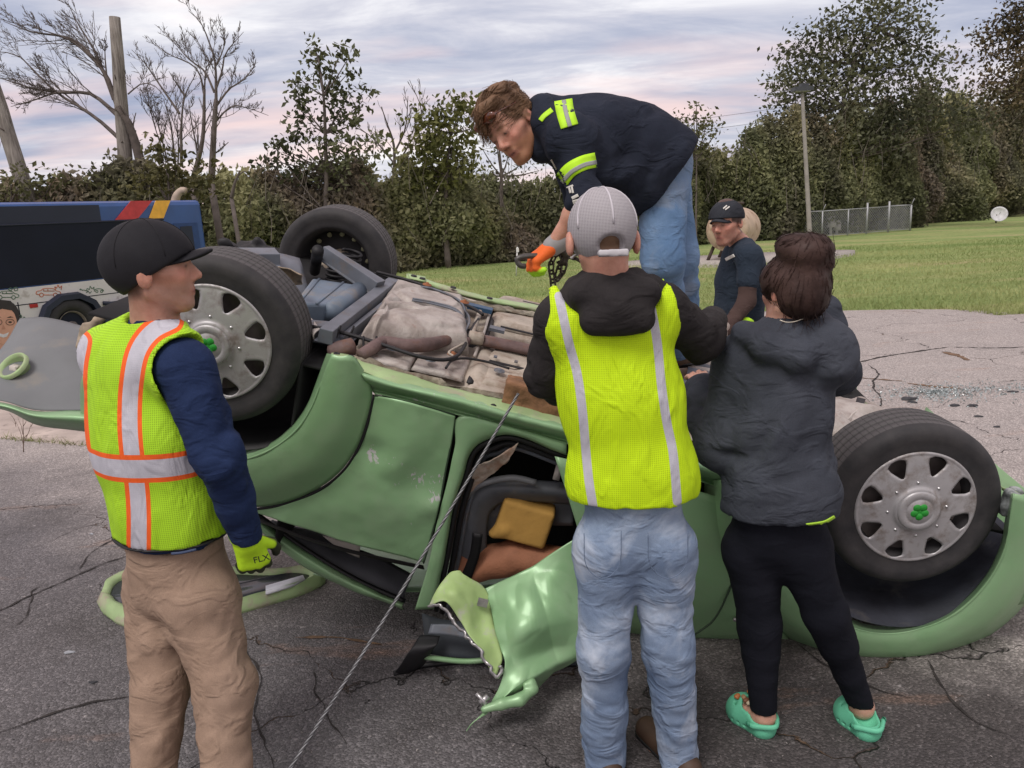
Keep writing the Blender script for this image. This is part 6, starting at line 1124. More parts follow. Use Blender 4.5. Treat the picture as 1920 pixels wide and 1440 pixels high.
def face_paint(V, c, B, s, skin=(0.52, 0.30, 0.22), beard=None, bal=0.0, hair=None):
    q = (V-c)@B/s; col = np.tile(np.array(skin), (len(V), 1)); g = lambda a, b_, d, ra, rb, rd: np.exp(-(((q[:, 0]-a)/ra)**2+((np.abs(q[:, 1])-b_)/rb)**2+((q[:, 2]-d)/rd)**2))
    def lay(w_, c_): nonlocal col; w_ = np.clip(w_, 0, 1)[:, None]; col = col*(1-w_)+np.array(c_)*w_
    lay(0.55*g(0.08, 0.045, -0.02, 0.05, 0.025, 0.025)+0.5*g(0.10, 0, -0.03, 0.03, 0.015, 0.02)+0.5*g(-0.01, 0.085, -0.01, 0.03, 0.015, 0.03), (0.60, 0.24, 0.18))
    if beard is not None: lay(bal*np.clip((-0.035-q[:, 2])/0.02, 0, 1)*np.clip((q[:, 0]-0.0)/0.02, 0, 1)*(1-g(0.09, 0, -0.066, 0.03, 0.024, 0.012))*(q[:, 2] > -0.13), beard)
    lay(1.2*g(0.088, 0, -0.067, 0.02, 0.022, 0.010), (0.42, 0.17, 0.14)); lay(1.5*g(0.088, 0, -0.0665, 0.02, 0.018, 0.0025), (0.10, 0.04, 0.035))
    lay(1.6*g(0.085, 0.026, 0.026, 0.03, 0.016, 0.0055), hair if hair else (0.10, 0.06, 0.04)); lay(1.5*g(0.09, 0.031, 0.001, 0.02, 0.011, 0.004), (0.09, 0.06, 0.05))
    lay(1.3*g(0.10, 0.008, -0.041, 0.012, 0.004, 0.004), (0.12, 0.05, 0.04))
    if hair is not None: lay(np.clip((q[:, 2]-0.012-0.5*np.clip(q[:, 0], -0.1, 1)*0.9+0.03)/0.012, 0, 1)*(q[:, 0] < 0.045)*(np.abs(q[:, 1]) < 0.086)*0.9, hair); lay(0.85*np.clip((-0.02-q[:, 0])/0.02, 0, 1)*np.clip((q[:, 2]+0.075)/0.02, 0, 1)*(np.abs(q[:, 1]) < 0.078), hair)
    return np.clip(col, 0, 1)
def hand(S, w, d, pn, ts, sz=1.0, curl=0.7, g=0.0, th=0.6):
    d = unit(d); pn = unit(np.array(pn)-d*(np.array(pn)@d)); ts = unit(np.cross(d, pn)) if ts is None else unit(np.array(ts)-d*(np.array(ts)@d)-pn*(np.array(ts)@pn))
    for i, (y, L) in enumerate(zip((0.031, 0.0105, -0.0105, -0.030), (0.068, 0.077, 0.071, 0.055))):
        a = w+d*0.012*sz+ts*y*0.62*sz; k = w+d*(0.088-0.006*abs(i-1))*sz+ts*y*sz; S.cone(a, k, (0.0155)*sz+g, 0.0125*sz+g, 0.012)
        p = k; ang = 0; sp = ts*(0.10*(1.2-i)); cu = curl*(1+0.08*i)
        for sg, (fr, da) in enumerate(((0.45, 0.55), (0.31, 0.75), (0.24, 0.5))):
            ang += da*cu; dd = unit(d*cos(ang)+pn*sin(ang)+sp); q = p+dd*L*fr*sz; S.cone(p, q, (0.0098-0.0008*sg)*sz+g, (0.0090-0.0008*sg)*sz+g, 0.003); p = q
    a = w+d*0.022*sz+ts*0.026*sz+pn*0.006; b_ = a+unit(d*0.55+ts*0.75+pn*0.25*th)*0.044*sz; c_ = b_+unit(d*0.8+ts*0.25+pn*0.6*th)*0.034*sz; e = c_+unit(d*0.8-ts*0.1+pn*0.8*th)*0.026*sz
    S.chain([a, b_, c_, e], [0.017*sz+g, 0.0125*sz+g, 0.0108*sz+g, 0.0088*sz+g], 0.005); S.cone(w-d*0.02, w+d*0.03, 0.027*sz+g, 0.030*sz+g, 0.012, (pn, 0.75))
def bounds(pts, m=0.2): P = np.array(pts); return P.min(0)-m, P.max(0)+m
def torso_sdf(S, J, g=0.0, k=0.04, seg=None):
    sp = J['spine'][seg] if seg else J['spine']
    for (a, ra, fa), (b_, rb, fb) in zip(sp[:-1], sp[1:]): S.cone(a, b_, ra+g, rb+g, k, (J['tf'], (fa+fb)/2))
def upper(S, J, g=0.0, gs=0.0, ga=None, cuff=True):
    """torso, shoulders and sleeves of a garment, g thicker than the body"""
    torso_sdf(S, J, g); S.cone(J['sL'], J['sR'], 0.058+g, 0.058+g, 0.05)
    for s_ in 'LR':
        S.cone(J['neck']-J['up']*0.02, J['s'+s_], 0.045+g, 0.050+g, 0.04)
        S.chain([J['s'+s_], J['e'+s_], J['w'+s_]], [0.056+g+gs, 0.044+g+gs, 0.031+g+gs*0.8], 0.03)
def lower(S, J, g=0.0, r=(0.088, 0.062, 0.043), hipr=0.10):
    p, rp, fp = J['spine'][0]
    for s_ in 'LR': S.cone(p, J['h'+s_], rp*0.72+g, hipr+g, 0.04, (J['tf'], 0.85)); S.chain([J['h'+s_], J['k'+s_], J['a'+s_]], [r[0]+g, r[1]+g, r[2]+g], 0.03)
def body(J, root, res=0.0065, paint=None, feet=True, hands=True, ears=True, hs=1.0, nr=0.052):
    pts = [J[k] for k in J if isinstance(J[k], np.ndarray) and J[k].shape == (3,) and k not in ('tf', 'up', 'hf')]; lo, hi = bounds(pts, 0.20); S = SDF(lo, hi, res)
    for (a, ra, fa), (b_, rb, fb) in zip(J['spine'][:-1], J['spine'][1:]): S.cone(a, b_, ra-0.03, rb-0.03, 0.04, (J['tf'], (fa+fb)/2))
    S.cone(J['sL'], J['sR'], 0.045, 0.045, 0.04)
    for s_ in 'LR':
        S.cone(J['neck'], J['s'+s_], 0.035, 0.042, 0.04); S.chain([J['s'+s_], J['e'+s_], J['w'+s_]], [0.046, 0.038, 0.026], 0.025, None)
        S.cone(J['e'+s_], J['e'+s_]+0.35*(J['w'+s_]-J['e'+s_]), 0.038, 0.041, 0.02)
        if hands and 'hand'+s_ in J: hand(S, J['w'+s_], *J['hand'+s_])
        S.cone(J['spine'][0][0], J['h'+s_], 0.075, 0.070, 0.04); S.chain([J['h'+s_], J['k'+s_], J['a'+s_]], [0.070, 0.050, 0.034], 0.03); kk = J['k'+s_]+0.3*(J['a'+s_]-J['k'+s_]); S.cone(J['k'+s_], kk, 0.05, 0.05, 0.03)
        if feet and 't'+s_ in J: S.chain([J['a'+s_], (J['a'+s_]*0.35+J['t'+s_]*0.65), J['t'+s_]], [0.035, 0.034, 0.026], 0.02)
    S.cone(J['neck'], J['head']-J['B'][:, 0]*0.02-J['B'][:, 2]*0.05, nr+0.006, nr, 0.03); head_sdf(S, J['head'], J['B'], hs, ears)
    V, Q = S.mesh(); P = paint or {}; col = face_paint(V, J['head'], J['B'], hs, **P); return mesh('body', V, Q, M_SKIN, root, True, {'paint': col})
def mk(S, name, m, root, disp=None, attrs=None, label=None, band=0.03):
    if disp: S.disp(disp, band)
    V, Q = S.mesh(); a_ = attrs(V) if attrs else None; return mesh(name, V, Q, m, root, True, a_, label=label)
def dpl(V, pts, sc):
    """distance of vertices from a line traced on the garment, metres"""
    x, y = proj(V); Pp = spl([(a, b_, 0) for a, b_ in pts], 40)[:, :2]; q = np.stack([x, y], 1); d = np.full(len(V), 1e9)
    for a, b_ in zip(Pp[:-1], Pp[1:]): ba = b_-a; t = np.clip(((q-a)@ba)/(ba@ba), 0, 1); d = np.minimum(d, np.linalg.norm(q-a-t[:, None]*ba, axis=1))
    return d*sc
def vest_mat(name, lime, orange=True, hw=(0.021, 0.033), hh=(0.026, 0.040), holes=0.4):
    m, nt, b = newmat(name); P = nt.node('ShaderNodeTexCoord').outputs['Object']; dv = nt.attr('dv'); dh = nt.attr('dh')
    s = nt.node('ShaderNodeSeparateXYZ'); nt.set(s.inputs[0], P); u_ = nt.math('MULTIPLY', s.outputs[0], 560); v_ = nt.math('MULTIPLY', s.outputs[2], 560)
    dots = nt.math('GREATER_THAN', nt.math('MULTIPLY', nt.math('SINE', nt.math('ADD', u_, v_)), nt.math('SINE', nt.math('SUBTRACT', u_, v_))), 0.30)
    n = nt.noise(P, 7, 4); base = nt.mix(n, tuple(x*0.82 for x in lime), tuple(min(1, x*1.12) for x in lime)); mesh_ = nt.mix(nt.math('MULTIPLY', dots, holes), base, tuple(x*0.18 for x in lime))
    silver = nt.mix(nt.noise(P, 30, 4), (0.42, 0.42, 0.47), (0.60, 0.60, 0.66)); org = (0.88, 0.13, 0.02)
    lt = lambda a, x: nt.math('LESS_THAN', a, x)
    c = mesh_
    if orange: c = nt.mix(lt(dv, hw[1]), c, org); c = nt.mix(lt(dh, hh[1]), c, org)
    c = nt.mix(nt.math('MULTIPLY', lt(dv, hw[0]), nt.math('GREATER_THAN', dh, hh[1] if orange else -1)), c, silver); c = nt.mix(lt(dh, hh[0]), c, silver)
    nt.set(b.inputs['Base Color'], c); b.inputs['Roughness'].default_value = 0.75; b.inputs['Specular IOR Level'].default_value = 0.3
    nt.set(b.inputs['Normal'], nt.bump(nt.math('ADD', nt.math('MULTIPLY', dots, -0.4), nt.math('MULTIPLY', nt.ramp(nt.math('ABSOLUTE', nt.math('SUBTRACT', nt.noise(nt.mapping(P, (1.3, 1, 0.6), (0, 0.4, 0)), 7, 3, 0.5, 0.7), 0.5)), [(0, 1), (0.10, 0)], 'EASE'), 0.9)), 0.9, 0.003)); return m
def strands(name, m, root, seeds, dirs, L, r=0.0012, n=5, curl=0.3, grav=0.0):
    mb = MB()
    for p, d in zip(seeds, dirs):
        P = [p]; dd = unit(d); l = L*random.uniform(0.5, 1.2)/n
        for i in range(n): dd = unit(dd+RNG.normal(0, curl*0.4, 3)+np.array([0, 0, -grav])); P.append(P[-1]+dd*l)
        mb.tube(P, np.linspace(r, r*0.35, n+1), 3, cap=False)
    return mb.build(name, m, root, kind='stuff')
def surf_pts(ob, n, flt=None):
    me = ob.data; co = np.zeros(len(me.vertices)*3, np.float32); me.vertices.foreach_get('co', co); nm = np.zeros(len(me.vertices)*3, np.float32); me.vertices.foreach_get('normal', nm)
    V = co.reshape(-1, 3)+org_of(ob.parent); N = nm.reshape(-1, 3); i = np.arange(len(V))
    if flt is not None: i = i[flt(V)]
    i = RNG.choice(i, n); return V[i], N[i]
def cap(J, root, m, tilt, dome=(0.112, 0.092, 0.092), brim=True, cf=-0.008, cu=0.034, name='cap', bl=0.075, droop=0.0, extra=None, attrs=None, res=0.005, brim_m=None, bw=0.075, bu=0.0):
    c, B = J['head'], J['B']; f, l, u = B.T; S = SDF(c-0.24, c+0.24, res); q = c+f*cf+u*cu; S.ell(q, dome, B, 0.01); S.cut(c+f*tilt[0]+u*tilt[1], -(u*cos(tilt[2])+f*sin(tilt[2])))
    if extra: extra(S)
    o = mk(S, name, m, root, None, attrs)
    if brim:
        G_ = []
        for a_ in np.linspace(-1, 1, 17):
            row = []
            for t in np.linspace(0, 1, 8):
                x = 0.075*sqrt(max(0, 1-(a_*0.80)**2))+t*bl*sqrt(max(0.02, 1-abs(a_)**2.6)); row.append(c+f*(cf+x)+l*(a_*bw)+u*(tilt[1]+bu-droop*t-0.030*a_*a_-tan(tilt[2])*(0.06)*0+0.002))
            G_.append(row)
        sheet('brim', np.array(G_), brim_m or m, o, 0.006, 0)
    MB().lathe(q+u*dome[2]*0.985, u, [(0.008, -0.002), (0.007, 0.003), (0.001, 0.004)], 12).build('button', brim_m or m, o); return o
def seams(J, root, m, dome, cf, cu, nsm=6, r=0.0016, low=-0.3, name='seam', a0=0.0):
    c, B = J['head'], J['B']; f, l, u = B.T; q = c+f*cf+u*cu
    for k in range(nsm):
        a_ = a0+k*2*pi/nsm; P = [q+f*dome[0]*1.006*cos(t)*cos(a_)+l*dome[1]*1.006*cos(t)*sin(a_)+u*dome[2]*1.006*sin(t) for t in np.linspace(low if cos(a_) < 0.3 else 0.05, pi/2*0.97, 12)]; MB().tube(P, r, 5).build(name, m, root)
def shoe(root, a, t, name, m, sole_m, h=0.0, w_=0.045):
    d = t-a; d[2] = 0; d = unit(d); z0 = min(a[2], t[2]); lo, hi = bounds([a, t], 0.15); S = SDF(lo, hi, 0.007); heel = a-d*0.045; heel[2] = h+0.04; toe = t.copy(); toe[2] = h+0.038
    S.cone(heel, toe, 0.040, 0.040, 0.02); S.cone(a, heel+d*0.04, 0.05, 0.042, 0.02); S.cut(np.array([0, 0, h+0.012]), (0, 0, -1)); o = mk(S, name, m, root)
    S = SDF(lo, hi, 0.007); S.cone(heel, toe, 0.046, 0.046, 0.02); S.cut(np.array([0, 0, h+0.002]), (0, 0, -1)); S.cut(np.array([0, 0, h+0.026]), (0, 0, 1)); mk(S, 'sole', sole_m, o); return o

# -------- the man in the lime vest at the left, seen from behind and to the side
ra = radians(58); tf = np.array([cos(ra), sin(ra), 0]); lat = np.array([-tf[1], tf[0], 0])
def person(loc, label, group=None): return thing('person', (loc[0], loc[1], 0), label, 'person', group)
A = {}
A['tf'] = tf; A['up'] = np.array([0, 0, 1.]); A['neck'] = J3(292, 600, 2.12); A['head'] = J3(290, 506, 2.10); A['B'] = basis((0.97, 0.22, 0.05), (-0.05, 0, 1))
A['sR'] = J3(346, 692, 2.0); A['eR'] = J3(410, 855, 1.96); A['wR'] = J3(462, 1012, 2.04); A['sL'] = J3(212, 668, 2.28); A['eL'] = J3(255, 850, 2.42); A['wL'] = J3(360, 960, 2.46)
pel = J3(334, 1075, 2.12); A['spine'] = [(pel, 0.155, 0.80), (J3(318, 950, 2.12), 0.152, 0.78), (J3(288, 820, 2.12), 0.165, 0.76), (J3(272, 715, 2.14), 0.155, 0.72)]
hz = pel-np.array([0, 0, 0.06]); A['hR'] = hz-lat*0.095; A['hL'] = hz+lat*0.095
A['kR'] = J3(420, 1290, 1.98); A['aR'] = J3(425, 1505, 1.86); A['kL'] = J3(300, 1290, 2.05); A['aL'] = J3(285, 1500, 1.91)
A['tR'] = A['aR']+np.array([0.15, 0.05, -0.05]); A['tL'] = A['aL']+np.array([0.13, 0.07, -0.05])
A['handR'] = (J3(487, 1085, 2.07)-A['wR'], (-0.4, 0.8, 0), (0.75, 0.3, 0.1), 1.0, 0.85); A['handL'] = ((0.7, 0.1, -0.5), (0, -0.5, -.5), (0, 0.5, 0.5), 1.0, 0.8)
pA = person((A['aR']+A['aL'])/2, 'man in black cap, lime vest with orange-edged silver stripes and tan trousers, at left')
body(A, pA, 0.0065, dict(skin=(0.50, 0.29, 0.215), beard=(0.32, 0.20, 0.16), bal=0.55, hair=(0.13, 0.08, 0.055)), nr=0.056, ears=1.08)
lo, hi = bounds([A[k] for k in ('neck', 'sR', 'eR', 'wR', 'sL', 'eL', 'wL')]+[pel], 0.22)
S = SDF(lo, hi, 0.008); upper(S, A, 0.006, 0.014); S.cone(A['neck']-A['up']*0.03, A['neck']+A['up']*0.012, 0.075, 0.064, 0.02); S.cone(A['neck']-A['up']*0.0, A['neck']+A['up']*0.06, 0.055, 0.055, 0.01, op='-'); S.cut((0, 0, J3(330, 1036, 2.0)[2]), (0, 0, -1))
fd = lambda P: 0.010*folds(P, unit((0.9, 0, 0.5)), 5, 16, 3)+0.006*folds(P, (0, 0, 1), 4, 12, 8)
mk(S, 'sweatshirt', cloth('navy sweatshirt', (0.012, 0.022, 0.062), (0.020, 0.036, 0.095), 300), pA, fd)
lo, hi = bounds([A[k] for k in ('neck', 'sR', 'sL')]+[pel], 0.24); S = SDF(lo, hi, 0.0075); torso_sdf(S, A, 0.030, 0.04)
for s_ in 'LR': S.cone(A['neck']-A['up']*0.02, A['s'+s_], 0.066, 0.088, 0.04)
S.cone(A['sL'], A['sR'], 0.088, 0.088, 0.05)
S.cone(A['sR']-lat*0.03+np.array([0.0, 0, -0.005]), A['sR']+(A['eR']-A['sR'])*0.85+tf*0.02, 0.090, 0.086, 0.010, op='-'); S.cone(A['sR']+tf*0.09-lat*0.02, A['eR']+tf*0.06, 0.075, 0.07, 0.010, op='-'); S.cone(A['sR']-lat*0.12, A['sR']-lat*0.035, 0.11, 0.09, 0.010, op='-')
S.cone(A['sL']+lat*0.04, A['eL']+lat*0.02, 0.086, 0.09, 0.010, op='-'); S.cone(A['neck']-A['up']*0.02, A['neck']+A['up']*0.1, 0.066, 0.10, 0.01, op='-')
hb = J3(300, 1024, 2.0)[2]; S.cut((0, 0, hb), (0, 0, -1))
zb = J3(250, 874, 1.98)[2]
def vat(V): bk = ((V-pel)@tf) < 0.10; d = np.minimum(dpl(V, [(322, 602), (285, 622), (258, 660), (246, 720), (243, 790), (247, 850), (256, 905), (260, 960), (260, 1030)], 0.00142), dpl(V, [(150, 640), (141, 700), (143, 800), (156, 900), (172, 1000)], 0.00142)); return {'dv': np.where(bk, d, 1.0), 'dh': np.abs(V[:, 2]-zb-0.02*((V-pel)@lat))}
va = mk(S, 'hi_vis_vest', vest_mat('lime mesh vest', (0.42, 0.74, 0.025)), pA, lambda P: 0.008*folds(P, (0.2, 0, 1), 3, 10, 4)+0.004*vnoise(P, 9, 2), vat)
# black binding along the armhole and the hem
th = np.linspace(0, 2*pi, 60)
S = SDF(lo, hi, 0.009); torso_sdf(S, A, 0.033, 0.04); S.cut((0, 0, hb-0.004), (0, 0, -1)); S.cut((0, 0, hb+0.006), (0, 0, 1)); mk(S, 'hem_binding', M_RUBR, va)
# trousers
M_TAN = cloth('tan work trousers', (0.25, 0.175, 0.125), (0.35, 0.25, 0.185), 350, mott=0.3, mc=(0.12, 0.085, 0.065))
lo, hi = bounds([pel, A['aR'], A['aL'], A['kR']], 0.24); S = SDF(lo, hi, 0.008); torso_sdf(S, A, 0.004, 0.04, slice(0, 2)); lower(S, A, 0.014, (0.092, 0.072, 0.058), 0.108); S.cut(pel+np.array([0, 0, 0.12]), (0, 0, 1)); S.cut((0, 0, 0.03), (0, 0, -1))
mk(S, 'trousers', M_TAN, pA, lambda P: 0.015*folds(P, unit((0.8, 0.2, 0.5)), 3.5, 11, 11)+0.010*folds(P, unit((0.7, 0, -0.6)), 4, 13, 2)+0.004*vnoise(P, 8, 1))
for s_ in 'LR': shoe(pA, A['a'+s_], A['t'+s_], 'boot', mat('brown leather', (0.06, 0.035, 0.022), 0.6, 0.3, 10), M_RUBR)
mb = MB(); c = J3(345, 1035, 1.92); mb.tube(spl([J3(322, 1038, 1.93), J3(342, 1036, 1.925), J3(368, 1030, 1.93)], 8), 0.004, 5); mb.build('pocket_stitch', cloth('blue thread', (0.05, 0.07, 0.12), (0.08, 0.10, 0.18)), pA)
# glove
lo, hi = bounds([A['wR'], J3(487, 1085, 2.07)], 0.13)
S = SDF(lo, hi, 0.0045); hand(S, A['wR'], *A['handR'], g=0.0035); S.cone(A['wR']-unit(A['handR'][0])*0.035, A['wR']+unit(A['handR'][0])*0.01, 0.040, 0.036, 0.01)
M_GLV = vest_mat('lime glove fabric', (0.50, 0.85, 0.02), False, holes=0.15)
def gat(V): q = (V-A['wR'])@unit((-0.4, 0.8, 0)); return {'dv': np.ones(len(V)), 'dh': np.ones(len(V)), 'pl': np.clip((q-0.006)/0.006, 0, 1)}
def glove_mat(name, c0, c1, c2=None):
    m, nt, b = newmat(name); P = nt.node('ShaderNodeTexCoord').outputs['Object']; n = nt.noise(P, 30, 4); c = nt.mix(n, tuple(x*0.8 for x in c0), c0); c = nt.mix(nt.attr('pl'), c, c1)
    if c2: c = nt.mix(nt.attr('pm'), c, c2)
    nt.set(b.inputs['Base Color'], c); b.inputs['Roughness'].default_value = 0.7; nt.set(b.inputs['Normal'], nt.bump(nt.noise(P, 60, 4), 0.8, 0.002)); return m
gl = mk(S, 'glove', glove_mat('lime glove', (0.52, 0.85, 0.02), (0.03, 0.035, 0.02)), pA, None, gat)
def text(s, loc, right, up, size, m, parent, name='lettering', ext=0.0008):
    cu = bpy.data.curves.new(name, 'FONT'); cu.body = s; cu.size = size; cu.extrude = ext; cu.align_x = 'CENTER'; cu.align_y = 'CENTER'; cu.resolution_u = 3; o = bpy.data.objects.new('t', cu); COL.objects.link(o)
    dg = bpy.context.evaluated_depsgraph_get(); me = bpy.data.meshes.new_from_object(o.evaluated_get(dg)); bpy.data.objects.remove(o); right = unit(right); up = unit(np.array(up)-right*(np.array(up)@right)); n = np.cross(right, up)
    co = np.zeros(len(me.vertices)*3, np.float32); me.vertices.foreach_get('co', co); q = co.reshape(-1, 3); W = np.array(loc)+np.outer(q[:, 0], right)+np.outer(q[:, 1], up)+np.outer(q[:, 2], n)
    F = [tuple(p.vertices) for p in me.polygons]; return mesh(name, W, F, m, parent, False)
hc_ = (A['wR']+J3(487, 1085, 2.07))/2; text('FLX', J3(490, 1048, 1.985), (1, 0.25, 0.12), (0.12, 0, 1), 0.026, M_RUBR, gl)
S = SDF(lo, hi, 0.005); S.cone(A['wR']-unit(A['handR'][0])*0.03, A['wR']-unit(A['handR'][0])*0.02, 0.043, 0.042, 0.01); mk(S, 'cuff', M_GLV, gl, None, lambda V: {'dv': np.ones(len(V)), 'dh': np.ones(len(V))})
M_CAPB = cloth('black cap cloth', (0.014, 0.014, 0.017), (0.026, 0.026, 0.03), 500, 0.7, cr=0.0)
cp_ = cap(A, pA, M_CAPB, (-0.012, -0.020, radians(-27)), (0.122, 0.098, 0.108), True, -0.012, 0.028, bl=0.092, droop=0.004, bw=0.070, bu=0.062)
seams(A, cp_, mat('cap seam', (0.008, 0.008, 0.01), 0.8), (0.122, 0.098, 0.108), -0.012, 0.028, 6, 0.001, -0.1)

# -------- the boy in the yellow vest, from behind
Bo = {}; tf = unit((0.06, 1, 0)); lat = np.array([-tf[1], tf[0], 0]); Bo['tf'] = tf; Bo['up'] = np.array([0, 0, 1.])
Bo['neck'] = J3(1146, 545, 2.03); Bo['head'] = J3(1128, 444, 2.03); Bo['B'] = basis((-0.16, 1, -0.22), (0.02, 0.05, 1))
Bo['sL'] = J3(1054, 602, 2.05); Bo['eL'] = J3(1026, 700, 2.12); Bo['wL'] = J3(1045, 735, 2.38); Bo['sR'] = J3(1234, 586, 2.07); Bo['eR'] = J3(1316, 632, 2.16); Bo['wR'] = J3(1338, 600, 2.42)
pel = J3(1190, 985, 2.05); Bo['spine'] = [(pel, 0.130, 0.80), (J3(1186, 880, 2.04), 0.128, 0.78), (J3(1165, 750, 2.04), 0.132, 0.74), (J3(1146, 655, 2.05), 0.128, 0.70)]
hz = pel-np.array([0, 0, 0.05]); Bo['hL'] = J3(1140, 1030, 2.05); Bo['hR'] = J3(1240, 1030, 2.05); Bo['kL'] = J3(1132, 1215, 2.03); Bo['kR'] = J3(1252, 1205, 2.03); Bo['aL'] = J3(1136, 1432, 2.08); Bo['aR'] = J3(1274, 1420, 2.06)
Bo['tL'] = Bo['aL']+np.array([-0.02, 0.17, -0.05]); Bo['tR'] = Bo['aR']+np.array([-0.07, 0.15, -0.05]); Bo['handL'] = ((0.1, 0.6, -0.1), (0, 0, -1), (1, 0, 0), 0.92, 0.5); Bo['handR'] = ((0.1, 0.7, -0.2), (0, -0.2, -1), (-1, 0, 0), 0.92, 0.5)
pB = person((Bo['aR']+Bo['aL'])/2, 'boy in a grey mesh cap, plain yellow vest with two silver stripes and light jeans')
body(Bo, pB, 0.0065, dict(skin=(0.55, 0.30, 0.225), hair=(0.16, 0.10, 0.06)), hs=0.90, ears=1.24)
lo, hi = bounds([Bo[k] for k in ('neck', 'head', 'sR', 'eR', 'wR', 'sL', 'eL', 'wL')]+[pel], 0.20)
S = SDF(lo, hi, 0.008); upper(S, Bo, 0.006, 0.012); nk = Bo['neck']; fx = lambda a, b_, c: nk+lat*-a+tf*b_+np.array([0, 0, c])
# the hood lying in thick folds on the back of the neck
S.chain([fx(-0.085, 0.03, 0.0), fx(-0.06, -0.055, -0.005), fx(0.0, -0.085, -0.03), fx(0.07, -0.06, -0.01), fx(0.095, 0.03, 0.0)], [0.042, 0.046, 0.05, 0.046, 0.042], 0.02)
S.chain([fx(-0.06, 0.0, 0.03), fx(-0.03, -0.045, 0.028), fx(0.03, -0.05, 0.022), fx(0.06, 0.0, 0.03)], [0.03, 0.034, 0.034, 0.03], 0.015); S.cone(fx(-0.05, -0.09, -0.06), fx(0.065, -0.09, -0.065), 0.042, 0.042, 0.025)
S.cone(fx(0, 0.01, 0.02), fx(-0.01, 0.02, 0.09), 0.052, 0.058, 0.01, op='-'); S.cut((0, 0, J3(1190, 925, 2.0)[2]), (0, 0, -1))
M_HOODB = cloth('charcoal hoodie', (0.020, 0.018, 0.019), (0.034, 0.031, 0.031), 260, mott=0.15, mc=(0.05, 0.045, 0.045))
mk(S, 'hoodie', M_HOODB, pB, lambda P: 0.011*folds(P, unit((0.9, 0, 0.3)), 5, 15, 5)+0.005*vnoise(P, 12, 2))
lo, hi = bounds([Bo[k] for k in ('neck', 'sR', 'sL')]+[pel], 0.22); S = SDF(lo, hi, 0.0072)
torso_sdf(S, Bo, 0.034, 0.04)
for s_ in 'LR': S.cone(Bo['neck']-Bo['up']*0.02, Bo['s'+s_]*0.92+Bo['neck']*0.08, 0.072, 0.086, 0.04)
S.cone(J3(1080, 600, 2.04), J3(1210, 590, 2.06), 0.09, 0.09, 0.05); S.cone(J3(1122, 905, 2.04), J3(1245, 900, 2.04), 0.088, 0.088, 0.05)
S.cone(Bo['sL']+lat*0.066+np.array([0, 0, .02]), Bo['eL']+lat*0.045, 0.072, 0.078, 0.010, op='-'); S.cone(Bo['sR']-lat*0.072+np.array([0, 0, .02]), Bo['eR'], 0.078, 0.07, 0.010, op='-'); S.cone(Bo['eR'], Bo['wR'], 0.09, 0.08, 0.01, op='-')
S.chain([fx(-0.095, 0.03, 0.02), fx(-0.065, -0.08, 0.01), fx(0.0, -0.12, -0.035), fx(0.075, -0.09, -0.0), fx(0.10, 0.03, 0.04)], [0.048, 0.056, 0.062, 0.056, 0.048], 0.01, op='-'); S.cone(nk, nk+np.array([0, 0, 0.15]), 0.07, 0.15, 0.01, op='-')
x0 = J3(1180, 950, 1.95); S.cut(x0, (-0.0, 0.0, -1))
def vbt(V): bk = ((V-pel)@tf) < 0.02; d = np.minimum(dpl(V, [(1048, 555), (1066, 640), (1082, 700), (1092, 770), (1098, 840), (1104, 900), (1112, 950)], 0.00137), dpl(V, [(1218, 560), (1232, 640), (1240, 720), (1250, 790), (1262, 850), (1270, 940)], 0.00137)); return {'dv': np.where(bk, d, 1), 'dh': np.ones(len(V))}
vb = mk(S, 'hi_vis_vest', vest_mat('yellow mesh vest', (0.60, 0.88, 0.008), False, (0.0115, 0), (0, 0), 0.28), pB, lambda P: 0.006*folds(P, unit((0.35, 0, 1)), 4, 11, 9)+0.005*folds(P, unit((-0.6, 0, 1)), 5, 16, 4)+0.004*vnoise(P, 7, 3), vbt)
M_JEAN = cloth('pale washed denim', (0.12, 0.175, 0.275), (0.27, 0.345, 0.455), 450, mott=0.8, mc=(0.50, 0.56, 0.64), vs=4, ms=5, mst=(1, 1, 0.8))
lo, hi = bounds([pel, Bo['aR'], Bo['aL'], Bo['kR']], 0.20); S = SDF(lo, hi, 0.008); torso_sdf(S, Bo, 0.008, 0.04, slice(0, 2)); lower(S, Bo, 0.012, (0.078, 0.064, 0.054), 0.086)
for s_ in 'LR': S.cone(Bo['h'+s_]+np.array([0, -0.03, 0.02]), Bo['h'+s_]+np.array([0, -0.02, -0.06]), 0.085, 0.08, 0.04)
S.cut(pel+np.array([0, 0, 0.10]), (0, 0, 1)); S.cut((0, 0, 0.02), (0, 0, -1))
fj = lambda P: 0.008*folds(P, unit((1, 0.2, 0.25)), 4.5, 15, 3)*np.clip(1.4-P[:, 2]*0.9, 0.3, 1.4)+0.012*folds(P, unit((1, 0, -0.3)), 4, 24, 7)*np.clip(0.95-P[:, 2], 0, 1)+0.003*vnoise(P, 9, 1)
jb = mk(S, 'jeans', M_JEAN, pB, fj)
for x0_, x1_ in ((1095, 1165), (1215, 1290)):
    MB().tube(spl([J3(x0_, 1000, 1.93), J3(x0_+4, 1060, 1.925), J3((x0_+x1_)/2, 1085, 1.92), J3(x1_-4, 1060, 1.925), J3(x1_, 995, 1.935)], 24), 0.0012, 4).build('pocket_seam', cloth('denim seam', (0.11, 0.15, 0.22), (0.16, 0.21, 0.30)), jb)
for s_ in 'LR': shoe(pB, Bo['a'+s_], Bo['t'+s_], 'boot', mat('brown leather', (0.06, 0.035, 0.022), 0.6, 0.3, 10), M_RUBR)
